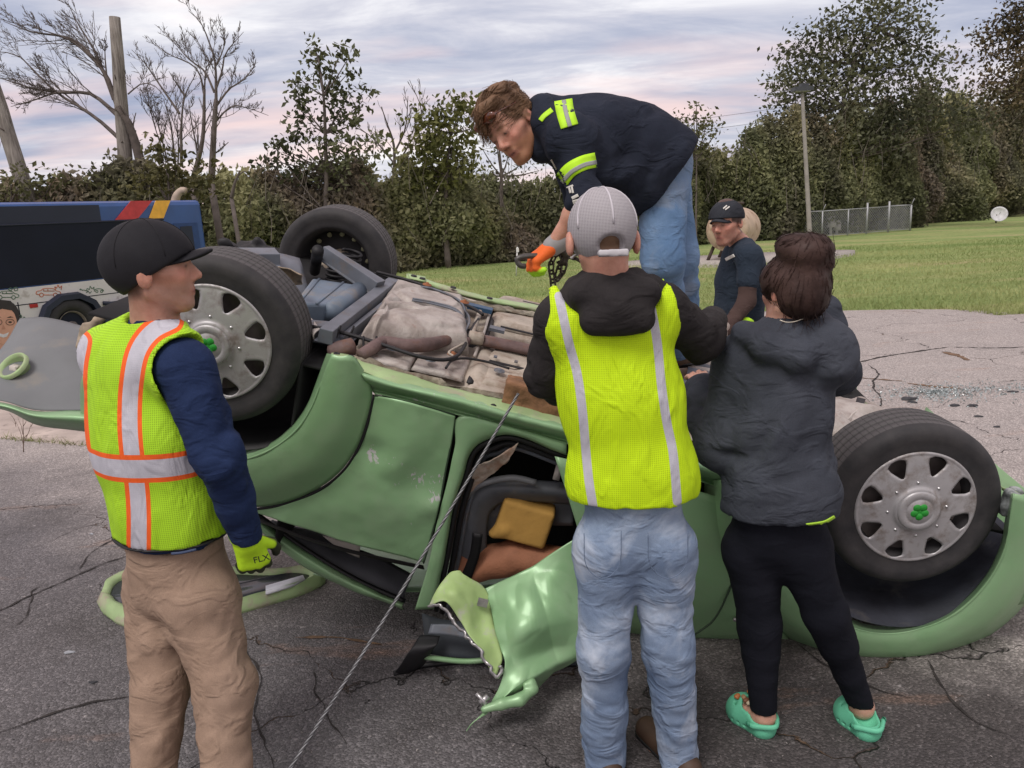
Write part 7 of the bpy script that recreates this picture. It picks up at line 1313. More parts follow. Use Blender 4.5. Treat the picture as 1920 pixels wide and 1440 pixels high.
lo, hi = bounds([Bo['wR']], 0.2); S = SDF(lo, hi, 0.005); hand(S, Bo['wR'], *Bo['handR'], g=0.0035); S.cone(Bo['wR']-unit(Bo['wR']-Bo['eR'])*0.03, Bo['wR'], 0.042, 0.036, 0.01); M_GLO = glove_mat('orange glove', (0.85, 0.15, 0.02), (0.06, 0.06, 0.065), (0.45, 0.85, 0.03)); mk(S, 'glove', M_GLO, pB, None, lambda V: {'pl': np.zeros(len(V)), 'pm': np.zeros(len(V))})
# cap with an open back
def cap2_mat():
    m, nt, b = newmat('grey mesh cap'); P = nt.node('ShaderNodeTexCoord').outputs['Object']; q = nt.attr('cf'); s = nt.node('ShaderNodeSeparateXYZ'); nt.set(s.inputs[0], P); u_ = nt.math('MULTIPLY', s.outputs[0], 900); v_ = nt.math('MULTIPLY', s.outputs[2], 900)
    dots = nt.math('GREATER_THAN', nt.math('MULTIPLY', nt.math('SINE', nt.math('ADD', u_, v_)), nt.math('SINE', nt.math('SUBTRACT', u_, v_))), 0.2)
    c = nt.mix(dots, (0.40, 0.385, 0.40), (0.22, 0.205, 0.22)); c = nt.mix(nt.math('GREATER_THAN', q, 0.030), c, nt.mix(nt.math('GREATER_THAN', nt.attr('cu'), 0.075), (0.40, 0.78, 0.04), (0.02, 0.22, 0.42))); nt.set(b.inputs['Base Color'], c); b.inputs['Roughness'].default_value = 0.8; nt.set(b.inputs['Normal'], nt.bump(nt.noise(P, 60, 3), 0.5, 0.002)); return m
dm = (0.104, 0.088, 0.101); c, B = Bo['head'], Bo['B']; f, l, u = B.T
def openback(S): S.ell(c-f*0.112-u*0.038, (0.06, 0.040, 0.026), B, 0.003, '-'); S.box(c-f*0.092-u*0.058, (0.008, 0.040, 0.0085), B, 0.006, 0.006)
cb_ = cap(Bo, pB, cap2_mat(), (0.0, -0.066, radians(-6)), dm, True, -0.008, 0.022, extra=openback, attrs=lambda V: {'cf': (V-c)@f-0.45*((V-c)@l), 'cu': (V-c)@u}, brim_m=mat('white cap cloth', (0.55, 0.54, 0.56), 0.8), bu=0.05)
seams(Bo, cb_, mat('white piping', (0.52, 0.50, 0.53), 0.7), dm, -0.008, 0.022, 6, 0.0028, -0.1, a0=pi)
MB().lathe(c-f*0.008+u*0.124, u, [(0.009, -0.003), (0.0085, 0.003), (0.001, 0.005)], 14).build('top_button', M_STEEL, cb_)
bx = SDF(c-0.2, c+0.2, 0.005); bx.box(c-f*0.099-u*0.058, (0.004, 0.040, 0.010), B, 0.004, 0.004); mk(bx, 'cap_strap', mat('white cap cloth', (0.55, 0.54, 0.56), 0.8), cb_)

# -------- the woman with the bun
C_ = {}; tf = unit((-0.30, 0.95, 0)); lat = np.array([-tf[1], tf[0], 0]); C_['tf'] = tf; C_['up'] = np.array([0, 0, 1.])
C_['neck'] = J3(1476, 610, 2.15); C_['head'] = J3(1482, 543, 2.15); C_['B'] = basis((-0.42, 0.90, -0.08), (0.03, 0, 1))
C_['sL'] = J3(1396, 682, 2.22); C_['eL'] = J3(1352, 835, 2.22); C_['wL'] = J3(1318, 735, 2.42); C_['sR'] = J3(1545, 660, 2.12); C_['eR'] = J3(1556, 690, 2.32); C_['wR'] = J3(1542, 590, 2.36)
pel = J3(1456, 985, 2.18); C_['spine'] = [(pel, 0.138, 0.85), (J3(1464, 890, 2.16), 0.136, 0.82), (J3(1472, 790, 2.16), 0.130, 0.76), (J3(1474, 710, 2.17), 0.126, 0.70)]
C_['hL'] = J3(1412, 1030, 2.2); C_['hR'] = J3(1500, 1028, 2.16); C_['kL'] = J3(1424, 1170, 2.2); C_['kR'] = J3(1548, 1150, 2.14); C_['aL'] = J3(1432, 1345, 2.205); C_['aR'] = J3(1616, 1325, 2.21)
tl, tr_ = gnd(1378, 1322, .03), gnd(1582, 1325, .03); C_['tL'] = tl; C_['tR'] = tr_; C_['handL'] = ((0, 0.6, 0.4), (0, 0, -1), (1, 0, 0), 0.85, 0.6); C_['handR'] = ((-0.5, 0.2, 0.8), (-1, 0.2, 0), (0, -1, 0), 0.85, 0.8)
pC = person((C_['aR']+C_['aL'])/2, 'woman with a dark bun, charcoal hoodie, black leggings and mint green clogs')
body(C_, pC, 0.007, dict(skin=(0.56, 0.33, 0.25), hair=(0.05, 0.032, 0.028)), hs=0.86, nr=0.046)
lo, hi = bounds([C_[k] for k in ('neck', 'sR', 'eR', 'wR', 'sL', 'eL', 'wL')]+[pel], 0.22); S = SDF(lo, hi, 0.008); upper(S, C_, 0.020, 0.016)
S.cone(J3(1436, 930, 2.17), J3(1494, 930, 2.14), 0.125, 0.125, 0.05); nk = C_['neck']; fx = lambda a, b_, c: nk-lat*a+tf*b_+np.array([0, 0, c])
S.chain([fx(-0.10, 0.06, -0.02), fx(-0.09, -0.03, -0.045), fx(-0.02, -0.085, -0.075), fx(0.06, -0.075, -0.06), fx(0.10, 0.0, -0.01), fx(0.08, 0.06, 0.0)], [0.036, 0.042, 0.044, 0.044, 0.042, 0.036], 0.02)
S.chain([fx(-0.065, 0.01, -0.01), fx(-0.02, -0.05, -0.02), fx(0.045, -0.045, -0.012), fx(0.07, 0.02, 0.005)], [0.03, 0.034, 0.034, 0.03], 0.018); S.cone(fx(0, 0.01, -0.0), fx(0.0, 0.02, 0.09), 0.046, 0.06, 0.01, op='-'); S.cut((0, 0, J3(1456, 994, 2.05)[2]), (0.02, 0, -1))
M_HOODC = cloth('slate hoodie', (0.034, 0.039, 0.050), (0.060, 0.067, 0.083), 300, mott=0.35, mc=(0.075, 0.085, 0.11), vs=4)
hd_ = mk(S, 'hoodie', M_HOODC, pC, lambda P: 0.013*folds(P, unit((0.9, 0, 0.3)), 4, 12, 15)+0.010*folds(P, unit((0.3, 0, 1)), 3.5, 10, 6)*np.clip((1.35-P[:, 2])*4, 0, 1))
band(hd_, [(1512, 986), (1545, 981), (1566, 970)], 3.5, 'vest_hem', mat('lime hem', (0.42, 0.70, 0.05), 0.7), pC, 0.004)
lo, hi = bounds([pel, C_['aR'], C_['aL'], C_['kR']], 0.2); S = SDF(lo, hi, 0.0075); torso_sdf(S, C_, -0.005, 0.04, slice(0, 2)); lower(S, C_, 0.004, (0.084, 0.058, 0.036), 0.092)
for s_ in 'LR': kk = C_['k'+s_]*0.7+C_['a'+s_]*0.3; S.cone(C_['k'+s_], kk, 0.056, 0.054, 0.03)
S.cut(C_['aL']+np.array([0, 0, 0.03]), (0, 0, -1)); mk(S, 'leggings', cloth('black leggings', (0.006, 0.007, 0.011), (0.011, 0.012, 0.018), 300, cr=0.3), pC, lambda P: 0.003*folds(P, unit((1, 0, 0.2)), 6, 18, 3))
M_CLOG = mat('mint green foam', (0.13, 0.50, 0.31), 0.6, 0.12, 10, 0.001, 80)
for s_, t_, a_ in (('L', tl, C_['aL']), ('R', tr_, C_['aR'])):
    heel = gnd(1449, 1378, .03) if s_ == 'L' else gnd(1643, 1385, .03); d = heel-t_; d[2] = 0; L = np.linalg.norm(d); d /= L; sd_ = np.array([-d[1], d[0], 0]); lo, hi = bounds([heel, t_], 0.14); S = SDF(lo, hi, 0.0055); up = np.array([0, 0, 1.])
    S.chain([heel-d*0.045+up*0.005, heel-d*L*0.45+up*0.0, t_+d*0.05+up*0.004, t_+d*0.028+up*0.004], [0.044, 0.039, 0.052, 0.048], 0.02); S.cone(t_+d*0.05+up*0.02, t_+d*0.10+up*0.038, 0.045, 0.042, 0.02)
    S.cut((0, 0, 0.006), (0, 0, -1)); S.chain([heel-d*0.050+up*0.045, heel-d*L*0.5+up*0.05, t_+d*0.125+up*0.085], [0.036, 0.033, 0.036], 0.008, op='-'); S.cut(heel+up*0.034, unit(up*1.0+d*0.10)) if False else None
    for i in range(5): q = t_+d*(0.045+0.018*(i % 3))+sd_*(0.018*(i-2))+up*0.07; S.cone(q-up*0.05, q+up*0.03, 0.0055, 0.0055, 0.002, op='-')
    for sg in (1, -1):
        for i in range(3): q = t_+d*(0.05+0.022*i)+sd_*sg*0.055+up*(-0.002); S.cone(q-sd_*sg*0.03, q+sd_*sg*0.02, 0.005, 0.005, 0.002, op='-')
    clog = mk(S, 'clog', M_CLOG, pC)
    st = spl([t_+d*0.125+sd_*0.05+up*0.03, heel-d*0.03+sd_*0.045+up*0.035, heel+up*0.04+d*0.008, heel-d*0.03-sd_*0.045+up*0.035, t_+d*0.125-sd_*0.05+up*0.03], 30); MB().tube(st-np.array([0, 0, 0.008]), 0.007, 8, flat=((0, 0, 1), 1.4)).build('heel_strap', M_CLOG, clog)
    for sg in (1, -1): MB().lathe(t_+d*0.125+sd_*sg*0.056+up*0.028, sd_*sg, [(0.009, 0), (0.008, 0.004), (0.001, 0.005)], 12).build('rivet', mat('mint rivet', (0.05, 0.25, 0.15), 0.5), clog)
    for i in range(6):
        q = t_+d*(0.04+0.016*(i % 4))+sd_*random.uniform(-0.028, 0.028)+up*0.068; cc = [(0.45, 0.16, 0.05), (0.35, 0.2, 0.1), (0.2, 0.08, 0.04), (0.6, 0.5, 0.35)][i % 4]; S = SDF(q-0.03, q+0.03, 0.004); S.ell(q, (0.013, 0.009, 0.007), basis((random.random(), random.random(), 0.1)), 0.004); S.cone(q, q+RNG.normal(0, 0.009, 3), 0.006, 0.004, 0.003); mk(S, 'shoe_charm', mat('charm %d' % (i % 4), cc, 0.5), clog)
    S = SDF(lo, hi+0.05, 0.006); S.cone(a_-up*0.045, heel-d*0.05+up*0.015, 0.036, 0.036, 0.02); S.cone(heel-d*0.05+up*0.01, t_+d*0.10+up*0.02, 0.034, 0.030, 0.02); S.cut(a_-up*0.045, (up+d*0.2)); mk(S, 'sock', mat('black sock', (0.012, 0.010, 0.012), 0.9), pC)
# hair: swept up into a bun
M_HAIRC = cloth('dark brown hair', (0.026, 0.015, 0.013), (0.070, 0.042, 0.036), 160, 0.5, 9, 0.0014, cr=0.2)
c, B = C_['head'], C_['B']; f, l, u = B.T; S = SDF(c-0.24, c+0.24, 0.006); S.ell(c-f*0.018+u*0.022, (0.100, 0.086, 0.088), B, 0.02); S.ell(c-f*0.048-u*0.018, (0.070, 0.074, 0.070), B, 0.02); bun = J3(1518, 472, 2.08); S.ell(bun, (0.066, 0.054, 0.048), None, 0.022).ell(J3(1486, 464, 2.11), (0.046, 0.042, 0.036), None, 0.02).ell(J3(1548, 492, 2.09), (0.026, 0.03, 0.030), None, 0.008)
S.ell(c+f*0.085-u*0.02, (0.06, 0.062, 0.10), B, 0.012, '-'); S.ell(c+l*0.095-u*0.035+f*0.005, (0.035, 0.035, 0.045), B, 0.01, '-'); S.cut(c-u*0.092-f*0.05, -(u*0.9+f*0.5))
dr = lambda P: 0.0012*folds(P, unit((0.7, 0, 0.75)), 12, 95, 3)+0.004*fbm(P, 16, 2, 4); hm = mk(S, 'hair', M_HAIRC, pC, dr)
V, N = surf_pts(hm, 380); tb = bun+np.array([0, 0, 0.02])-V; tb /= np.linalg.norm(tb, axis=1, keepdims=True); d_ = tb-N*(tb*N).sum(1, keepdims=True)-N*0.02; strands('hair_strand', M_HAIRC, hm, V+N*0.001, d_, 0.035, 0.0012, 4, 0.06)
V, N = surf_pts(hm, 70, lambda V: np.linalg.norm(V-bun, axis=1) < 0.085); strands('hair_strand', M_HAIRC, hm, V, np.cross(N, RNG.normal(0, 1, N.shape))+N*0.25, 0.028, 0.0008, 5, 0.5)
V, N = surf_pts(hm, 60, lambda V: (V-c)@u < -0.06); strands('hair_strand', M_HAIRC, hm, V, -u+N*0.3, 0.05, 0.0009, 5, 0.5)
MB().tube(spl([J3(1462, 600, 2.06), J3(1474, 604, 2.055), J3(1490, 603, 2.06), J3(1510, 596, 2.07)], 12), 0.0016, 5).build('necklace', mat('pale chain', (0.65, 0.6, 0.5), 0.4, metal=0.4), pC)

# -------- the man standing on the car, bent double
D_ = {}; tf = unit((-0.42, 0.10, -0.9)); D_['tf'] = tf; D_['up'] = unit((-1, 0, 0.1)); D_['neck'] = J3(1015, 222, 3.0); D_['head'] = J3(960, 238, 2.94); D_['B'] = basis((-0.48, -0.70, -0.46), (-0.62, -0.10, 0.78))
D_['sL'] = J3(1068, 262, 2.82); D_['eL'] = J3(1098, 370, 2.74); D_['wL'] = J3(1036, 462, 2.80); D_['sR'] = J3(1050, 250, 3.2); D_['eR'] = J3(1095, 380, 3.24); D_['wR'] = J3(1135, 440, 3.1)
pel = J3(1236, 300, 3.08); D_['spine'] = [(pel, 0.150, 0.88), (J3(1190, 278, 3.06), 0.165, 0.9), (J3(1130, 262, 3.04), 0.172, 0.82), (J3(1075, 252, 3.02), 0.150, 0.74)]
D_['hL'] = J3(1242, 352, 3.05); D_['hR'] = J3(1246, 350, 3.17); D_['kL'] = J3(1242, 490, 2.95); D_['kR'] = J3(1272, 480, 3.18)
fL = SW(1268, 690, 0.05); fR = SW(1290, 700, 0.05); D_['aL'] = fL+np.array([0, 0, 0.09]); D_['aR'] = fR+np.array([0.02, 0.10, 0.10]); D_['tL'] = fL+np.array([-0.14, -0.02, 0.06]); D_['tR'] = fR+np.array([-0.12, 0.1, 0.07])
D_['handL'] = (J3(1003, 486, 2.80)-D_['wL']+np.array([0, 0, 0.0]), (-0.2, 0.2, -1), (0.3, 0.95, 0), 1.0, 1.25); D_['handR'] = ((-0.3, -0.1, -0.8), (-0.8, -0.3, 0.2), (0, -0.9, 0.2), 1.0, 1.1)
pD = thing('person', (D_['aL'][0], D_['aL'][1], D_['aL'][2]-0.09), 'bearded man in navy hoodie with lime bands, bending down on top of the car', 'person')
body(D_, pD, 0.006, dict(skin=(0.56, 0.31, 0.225), beard=(0.38, 0.19, 0.10), bal=0.75, hair=(0.20, 0.11, 0.06)), hs=1.05)
lo, hi = bounds([D_[k] for k in ('neck', 'sR', 'eR', 'sL', 'eL')]+[pel], 0.26); S = SDF(lo, hi, 0.0085); torso_sdf(S, D_, 0.018, 0.05); S.cone(D_['sL'], D_['sR'], 0.085, 0.085, 0.06)
for s_ in 'LR':
    S.cone(D_['neck'], D_['s'+s_], 0.07, 0.075, 0.04); m_ = D_['e'+s_]+(D_['w'+s_]-D_['e'+s_])*0.12; S.chain([D_['s'+s_], D_['e'+s_], m_], [0.080, 0.066, 0.056], 0.04)
S.cone(D_['sL'], J3(1110, 300, 2.9), 0.08, 0.11, 0.05); S.cone(J3(1180, 330, 3.05), J3(1240, 330, 3.05), 0.13, 0.10, 0.06); S.cone(J3(1120, 300, 3.0), J3(1180, 330, 3.0), 0.12, 0.13, 0.05); S.cone(J3(1195, 335, 3.02), J3(1248, 296, 3.03), 0.13, 0.125, 0.05)
S.chain([J3(1018, 200, 2.92), J3(1022, 235, 2.88), J3(1020, 275, 2.92), J3(1018, 290, 3.0)], [0.04, 0.05, 0.05, 0.04], 0.02).chain([J3(1018, 198, 2.95), J3(1035, 205, 3.02), J3(1030, 240, 3.1)], [0.045, 0.05, 0.045], 0.02)
nd = unit(D_['head']-D_['neck']); S.cone(D_['neck']+nd*0.03, D_['neck']+nd*0.14, 0.06, 0.075, 0.01, op='-')
pc = J3(1250, 345, 3.05); S.cut(pc, unit((0.80, 0, -0.60)))
M_HOODD = cloth('navy black hoodie', (0.014, 0.017, 0.028), (0.024, 0.030, 0.046), 280, mott=0.2, mc=(0.04, 0.045, 0.065))
ho = mk(S, 'hoodie', M_HOODD, pD, lambda P: 0.014*folds(P, unit((0.75, 0, 0.6)), 3, 10, 5)+0.010*folds(P, unit((0.4, 0, 1)), 4, 12, 16))
# reflective bands: raised strips following the sleeve and the shoulder
M_LIME = mat('lime reflective band', (0.48, 0.85, 0.02), 0.6); M_SILV = mat('silver tape', (0.30, 0.31, 0.30), 0.5)
for L, w_ in (([(1056, 187), (1060, 210), (1068, 237)], 17), ([(1013, 226), (1020, 217), (1035, 205)], 4.5), ([(1052, 338), (1070, 318), (1095, 305), (1118, 300)], 14)): band(ho, L, w_, 'lime_band', M_LIME, ho)
for L, w_ in (([(1057, 187), (1061, 210), (1069, 237)], 4), ([(1053, 342), (1072, 322), (1096, 309), (1119, 304)], 4)): band(ho, L, w_, 'silver_tape', M_SILV, ho, 0.008)
mw = mat('white print', (0.62, 0.60, 0.55), 0.7)
for L, w_ in (([(1066, 350), (1069, 362)], 1.6), ([(1071, 348), (1074, 362)], 1.6), ([(1062, 352), (1074, 347)], 1.2), ([(1072, 372), (1084, 366)], 3), ([(1074, 380), (1088, 376)], 4), ([(1033, 300), (1043, 318)], 1.2)): band(ho, L, w_, 'sleeve_print', mw, ho, 0.005)
lo, hi = bounds([pel, D_['kL'], D_['kR'], D_['aL'], D_['aR']], 0.22); S = SDF(lo, hi, 0.0085); S.cone(pel+np.array([0, 0, 0.03]), pel-np.array([0.02, 0, 0.05]), 0.120, 0.120, 0.05); lower(S, D_, 0.012, (0.088, 0.068, 0.056), 0.095); S.cut(pel-unit((0.5, 0, -0.1))*0.12, (-0.95, 0, 0.3))
M_JEAN2 = cloth('mid blue denim', (0.10, 0.18, 0.31), (0.19, 0.29, 0.45), 450, mott=0.5, mc=(0.30, 0.33, 0.37), vs=4, ms=5)
mk(S, 'jeans', M_JEAN2, pD, lambda P: 0.014*folds(P, unit((1, 0.1, 0.15)), 4.5, 14, 3)+0.004*vnoise(P, 9, 1))
for s_ in 'LR': shoe(pD, D_['a'+s_], D_['t'+s_], 'boot', mat('brown leather', (0.06, 0.035, 0.022), 0.6, 0.3, 10), M_RUBR, D_['a'+s_][2]-0.09)
lo, hi = bounds([D_['wL'], J3(1003, 486, 2.8)], 0.14); S = SDF(lo, hi, 0.0045); hand(S, D_['wL'], *D_['handL'], g=0.004); dh_ = unit(D_['handL'][0]); pn_ = unit(np.array((-0.2, 0.2, -1))-dh_*(np.array((-0.2, 0.2, -1))@dh_))
def gd(V): q = (V-D_['wL']); return {'pl': np.clip((q@dh_-0.135)/0.01, 0, 1), 'pm': np.clip((q@pn_-0.022)/0.005, 0, 1)*(q@dh_ > 0.02)}
gv = mk(S, 'glove', M_GLO, pD, None, gd); S = SDF(lo, hi, 0.005); S.cone(D_['wL']-dh_*0.045, D_['wL']-dh_*0.0, 0.040, 0.036, 0.006); mk(S, 'cuff', mat('grey knit cuff', (0.30, 0.29, 0.29), 0.9), gv)
lo, hi = bounds([D_['wR']], 0.18); S = SDF(lo, hi, 0.005); hand(S, D_['wR'], *D_['handR'], g=0.004); S.cone(D_['wR'], D_['wR']+(D_['eR']-D_['wR'])*0.2, 0.038, 0.04, 0.01); mk(S, 'glove', M_GLO, pD, None, lambda V: {'pl': np.zeros(len(V)), 'pm': np.zeros(len(V))})
# hair falling forward, sunglasses pushed up
M_HAIRD = cloth('reddish brown hair', (0.10, 0.055, 0.032), (0.24, 0.145, 0.085), 140, 0.5, 9, 0.003)
c, B = D_['head'], D_['B']; f, l, u = B.T; S = SDF(c-0.26, c+0.26, 0.006); S.ell(c-f*0.026+u*0.046, (0.106, 0.090, 0.104), B, 0.02); S.ell(c+f*0.07-u*0.045, (0.085, 0.082, 0.095), B, 0.012, '-'); S.ell(c-u*0.06-f*0.0, (0.12, 0.14, 0.075), B, 0.012, '-')
for (a0, a1, a2, r0) in [((930, 172, 2.9), (905, 195, 2.9), (903, 245, 2.92), 0.028), ((925, 190, 2.86), (897, 215, 2.86), (912, 255, 2.88), 0.022), ((945, 165, 2.9), (908, 185, 2.95), (893, 225, 2.96), 0.024), ((930, 180, 2.94), (900, 205, 2.98), (922, 262, 2.96), 0.018), ((960, 168, 2.95), (925, 172, 3.0), (905, 200, 3.0), 0.03)]: S.chain(spl([J3(*a0), J3(*a1), J3(*a2)], 8), np.linspace(r0, r0*0.25, 8), 0.014)
hm = mk(S, 'hair', M_HAIRD, pD, lambda P: 0.006*folds(P, unit((-0.6, 0, 0.75)), 9, 55, 3)+0.004*fbm(P, 18, 2, 4))
V, N = surf_pts(hm, 900); gdn = np.array([-0.5, 0, -0.85]); fw_ = np.tile(f*0.9+np.array([-0.35, 0, 0]), (len(V), 1)); x_, _y = proj(V); k_ = np.clip((925-x_)/25, 0, 1)[:, None]; d_ = fw_*(1-k_)+np.array([0.05, 0, -1])*k_; d_ = d_-N*(d_*N).sum(1, keepdims=True)-N*0.03; k2 = N[:, 2] < 0.75; strands('hair_strand', M_HAIRD, hm, (V+N*0.002)[k2], d_[k2], 0.06, 0.0014, 6, 0.14, 0.10)
gp = c+f*0.100+u*0.076; gx = mk(SDF(gp-0.12, gp+0.12, 0.004).ell(gp+l*0.030, (0.014, 0.030, 0.020), B, 0.004).ell(gp-l*0.030, (0.014, 0.030, 0.020), B, 0.004).cone(gp-l*0.02+f*0.01, gp+l*0.02+f*0.01, 0.004, 0.004, 0.004).cone(gp+l*0.055, c+l*0.09-f*0.02+u*0.05, 0.004, 0.004, 0.004), 'sunglasses', mat('amber mirror lens', (0.12, 0.03, 0.01), 0.1, 0.8, 40, coat=1.0), pD)

# -------- the man beyond the car
E_ = {}; tf = unit((-0.75, -0.35, -0.25)); E_['tf'] = tf; E_['up'] = np.array([0, 0, 1.]); E_['neck'] = J3(1388, 458, 4.62); E_['head'] = J3(1362, 418, 4.55); E_['B'] = basis((-0.75, -0.72, -0.12), (-0.08, 0, 1))
E_['sL'] = J3(1405, 482, 4.42); E_['eL'] = J3(1400, 565, 4.35); E_['wL'] = J3(1358, 622, 4.2); E_['sR'] = J3(1385, 478, 4.78); E_['eR'] = J3(1360, 560, 4.8); E_['wR'] = J3(1345, 625, 4.55)
pel = J3(1385, 625, 4.72); E_['spine'] = [(pel, 0.15, 0.85), (J3(1385, 580, 4.70), 0.145, 0.8), (J3(1388, 535, 4.68), 0.155, 0.75), (J3(1393, 495, 4.65), 0.14, 0.7)]
g0 = np.array([pel[0], pel[1]+0.1, 0]); E_['hL'] = pel+np.array([0.05, -0.1, -0.05]); E_['hR'] = pel+np.array([-0.05, 0.1, -0.05]); E_['kL'] = np.array([pel[0]-0.05, pel[1]-0.1, 0.48]); E_['kR'] = np.array([pel[0]-0.1, pel[1]+0.12, 0.48]); E_['aL'] = np.array([pel[0]+0.05, pel[1]-0.08, 0.1]); E_['aR'] = np.array([pel[0], pel[1]+0.14, 0.1]); E_['tL'] = E_['aL']+np.array([-0.16, -0.08, -0.05]); E_['tR'] = E_['aR']+np.array([-0.16, -0.08, -0.05])
E_['handL'] = ((-0.35, -0.1, -0.9), (-0.8, 0.3, 0), (-0.3, 0.8, 0), 1.1, 0.4); E_['handR'] = ((-0.3, -0.3, -0.9), (-0.8, 0.3, 0), (0, -0.9, 0), 1.1, 0.5)
pE = person(g0, 'man in dark cap and dark blue shirt at the far side of the car')
body(E_, pE, 0.008, dict(skin=(0.50, 0.27, 0.20), beard=(0.16, 0.09, 0.07), bal=0.3, hair=(0.03, 0.022, 0.02)), hs=1.05)
lo, hi = bounds([E_[k] for k in ('neck', 'sR', 'eR', 'sL', 'eL')]+[pel], 0.22); S = SDF(lo, hi, 0.010); torso_sdf(S, E_, 0.012, 0.04); S.cone(E_['sL'], E_['sR'], 0.07, 0.07, 0.05)
for s_ in 'LR': S.cone(E_['neck'], E_['s'+s_], 0.055, 0.065, 0.04); S.cone(E_['s'+s_], E_['e'+s_]*0.55+E_['s'+s_]*0.45, 0.07, 0.066, 0.03)
S.cone(E_['neck'], E_['neck']+np.array([0, 0, 0.1]), 0.055, 0.06, 0.01, op='-'); S.cut(pel-np.array([0, 0, 0.03]), (0, 0, -1)); es = mk(S, 'shirt', cloth('dark blue shirt', (0.020, 0.030, 0.045), (0.035, 0.048, 0.068), 280), pE, lambda P: 0.008*folds(P, unit((0.3, 0, 1)), 4, 13, 5))
band(es, [(1360, 487), (1376, 479)], 3, 'chest_print', mw, es, 0.008)
S = SDF(*bounds([E_['sL'], E_['eL'], E_['wL']], 0.12), 0.009); S.chain([E_['sL']*0.5+E_['eL']*0.5, E_['eL'], E_['wL']], [0.052, 0.050, 0.038], 0.02); mk(S, 'undersleeve', cloth('brown sleeve', (0.050, 0.032, 0.028), (0.085, 0.055, 0.048), 250), pE, lambda P: 0.005*folds(P, (1, 0, 0.2), 8, 24, 3))
lo, hi = bounds([pel, E_['aL'], E_['aR'], E_['kL']], 0.2); S = SDF(lo, hi, 0.012); S.cone(pel, pel+np.array([0, 0, 0.02]), 0.13, 0.13, 0.04); lower(S, E_, 0.014, (0.09, 0.065, 0.05), 0.10); S.cut((0, 0, 0.04), (0, 0, -1)); mk(S, 'trousers', cloth('dark trousers', (0.015, 0.018, 0.022), (0.03, 0.034, 0.04)), pE)
for s_ in 'LR': shoe(pE, E_['a'+s_], E_['t'+s_], 'boot', mat('brown leather', (0.06, 0.035, 0.022), 0.6, 0.3, 10), M_RUBR)
for s_ in 'LR':
    lo, hi = bounds([E_['w'+s_]], 0.2); S = SDF(lo, hi, 0.0065); hand(S, E_['w'+s_], *E_['hand'+s_], g=0.005); mk(S, 'glove', mat('grey work glove', (0.30, 0.25, 0.22), 0.85, 0.3, 20, 0.002, 60), pE)
MB().tube(spl([J3(1386, 606, 4.3), J3(1398, 602, 4.3), J3(1412, 603, 4.32)], 8), [0.01, 0.018, 0.022, 0.022, 0.022, 0.018, 0.014, 0.008], 8).build('lime_tag', M_LIME, pE)
ce = cap(E_, pE, cloth('dark grey cap', (0.022, 0.024, 0.03), (0.045, 0.05, 0.06), 300), (0.0, 0.022, radians(-10)), (0.118, 0.096, 0.100), True, -0.01, 0.032, bl=0.065, droop=0.02, bw=0.066, bu=0.028); 
band(ce, [(1356, 391), (1363, 385)], 1.2, 'cap_logo', mw, ce, 0.004); band(ce, [(1360, 393), (1368, 387)], 1.2, 'cap_logo', mw, ce, 0.004)

# -------- chain and pry bar held by the bending man
ch0 = J3(1046, 470, 2.86); ch = thing('lifting_chain', ch0, 'dark hanging steel chain with a hook in the hand of the bending man', 'chain')
m_ch = mat('dark oiled chain', (0.085, 0.072, 0.062), 0.45, 0.4, 30, metal=0.6)
def link(p, d, ax, r=0.0115, L=0.024, t=0.0042): 
    d = unit(d); ax = unit(np.array(ax)-d*(np.array(ax)@d)); P = [p+d*(L if -pi/2 < a_-pi/2 < pi/2 else -L)*1.0*0.5+(d*sin(a_)+ax*cos(a_))*r for a_ in np.linspace(0, 2*pi, 15)]; return MB().tube(P, t, 6, cap=False).build('chain_link', m_ch, ch)
for path in ([(1046, 470), (1034, 495), (1036, 525), (1040, 556)], [(1048, 470), (1058, 492), (1052, 515), (1046, 520), (1050, 500), (1062, 475)], [(1052, 474), (1068, 480), (1084, 487), (1092, 494)]):
    P = spl([J3(x, y, 2.86) for x, y in path], 200); Ls = np.r_[0, np.cumsum(np.linalg.norm(np.diff(P, axis=0), axis=1))]; n = int(Ls[-1]/0.033)
    for i in range(n+1):
        k_ = min(198, int(np.searchsorted(Ls, i*0.033))); d = P[k_+1]-P[k_]; link(P[k_], d, (0.7, 0.7, 0.2) if i % 2 else (0.7, -0.7, -0.2))
S = SDF(J3(1048, 470, 2.86)-0.12, J3(1048, 470, 2.86)+0.12, 0.005); S.chain([J3(1030, 462, 2.86), J3(1048, 466, 2.86), J3(1062, 478, 2.86), J3(1058, 492, 2.86), J3(1046, 492, 2.86)], [0.012, 0.016, 0.014, 0.011, 0.007], 0.008); mk(S, 'hook', m_ch, ch)
pb_ = thing('pry_hook', J3(985, 488, 2.78), 'small bent grey steel lever gripped in the orange glove', 'tool')
MB().tube(spl([J3(1010, 480, 2.78), J3(990, 480, 2.77), J3(972, 484, 2.76), J3(970, 490, 2.76), J3(976, 498, 2.76), J3(984, 499, 2.77)], 24), 0.010, 8).build('bar', mat('worn steel', (0.10, 0.095, 0.09), 0.45, 0.3, 20, metal=0.5), pb_)
MB().tube(spl([J3(1000, 495, 2.79), J3(1010, 506, 2.79), J3(1018, 508, 2.80)], 10), 0.010, 8).build('latch', mat('worn steel', (0.10, 0.095, 0.09), 0.45, 0.3, 20, metal=0.5), pb_)

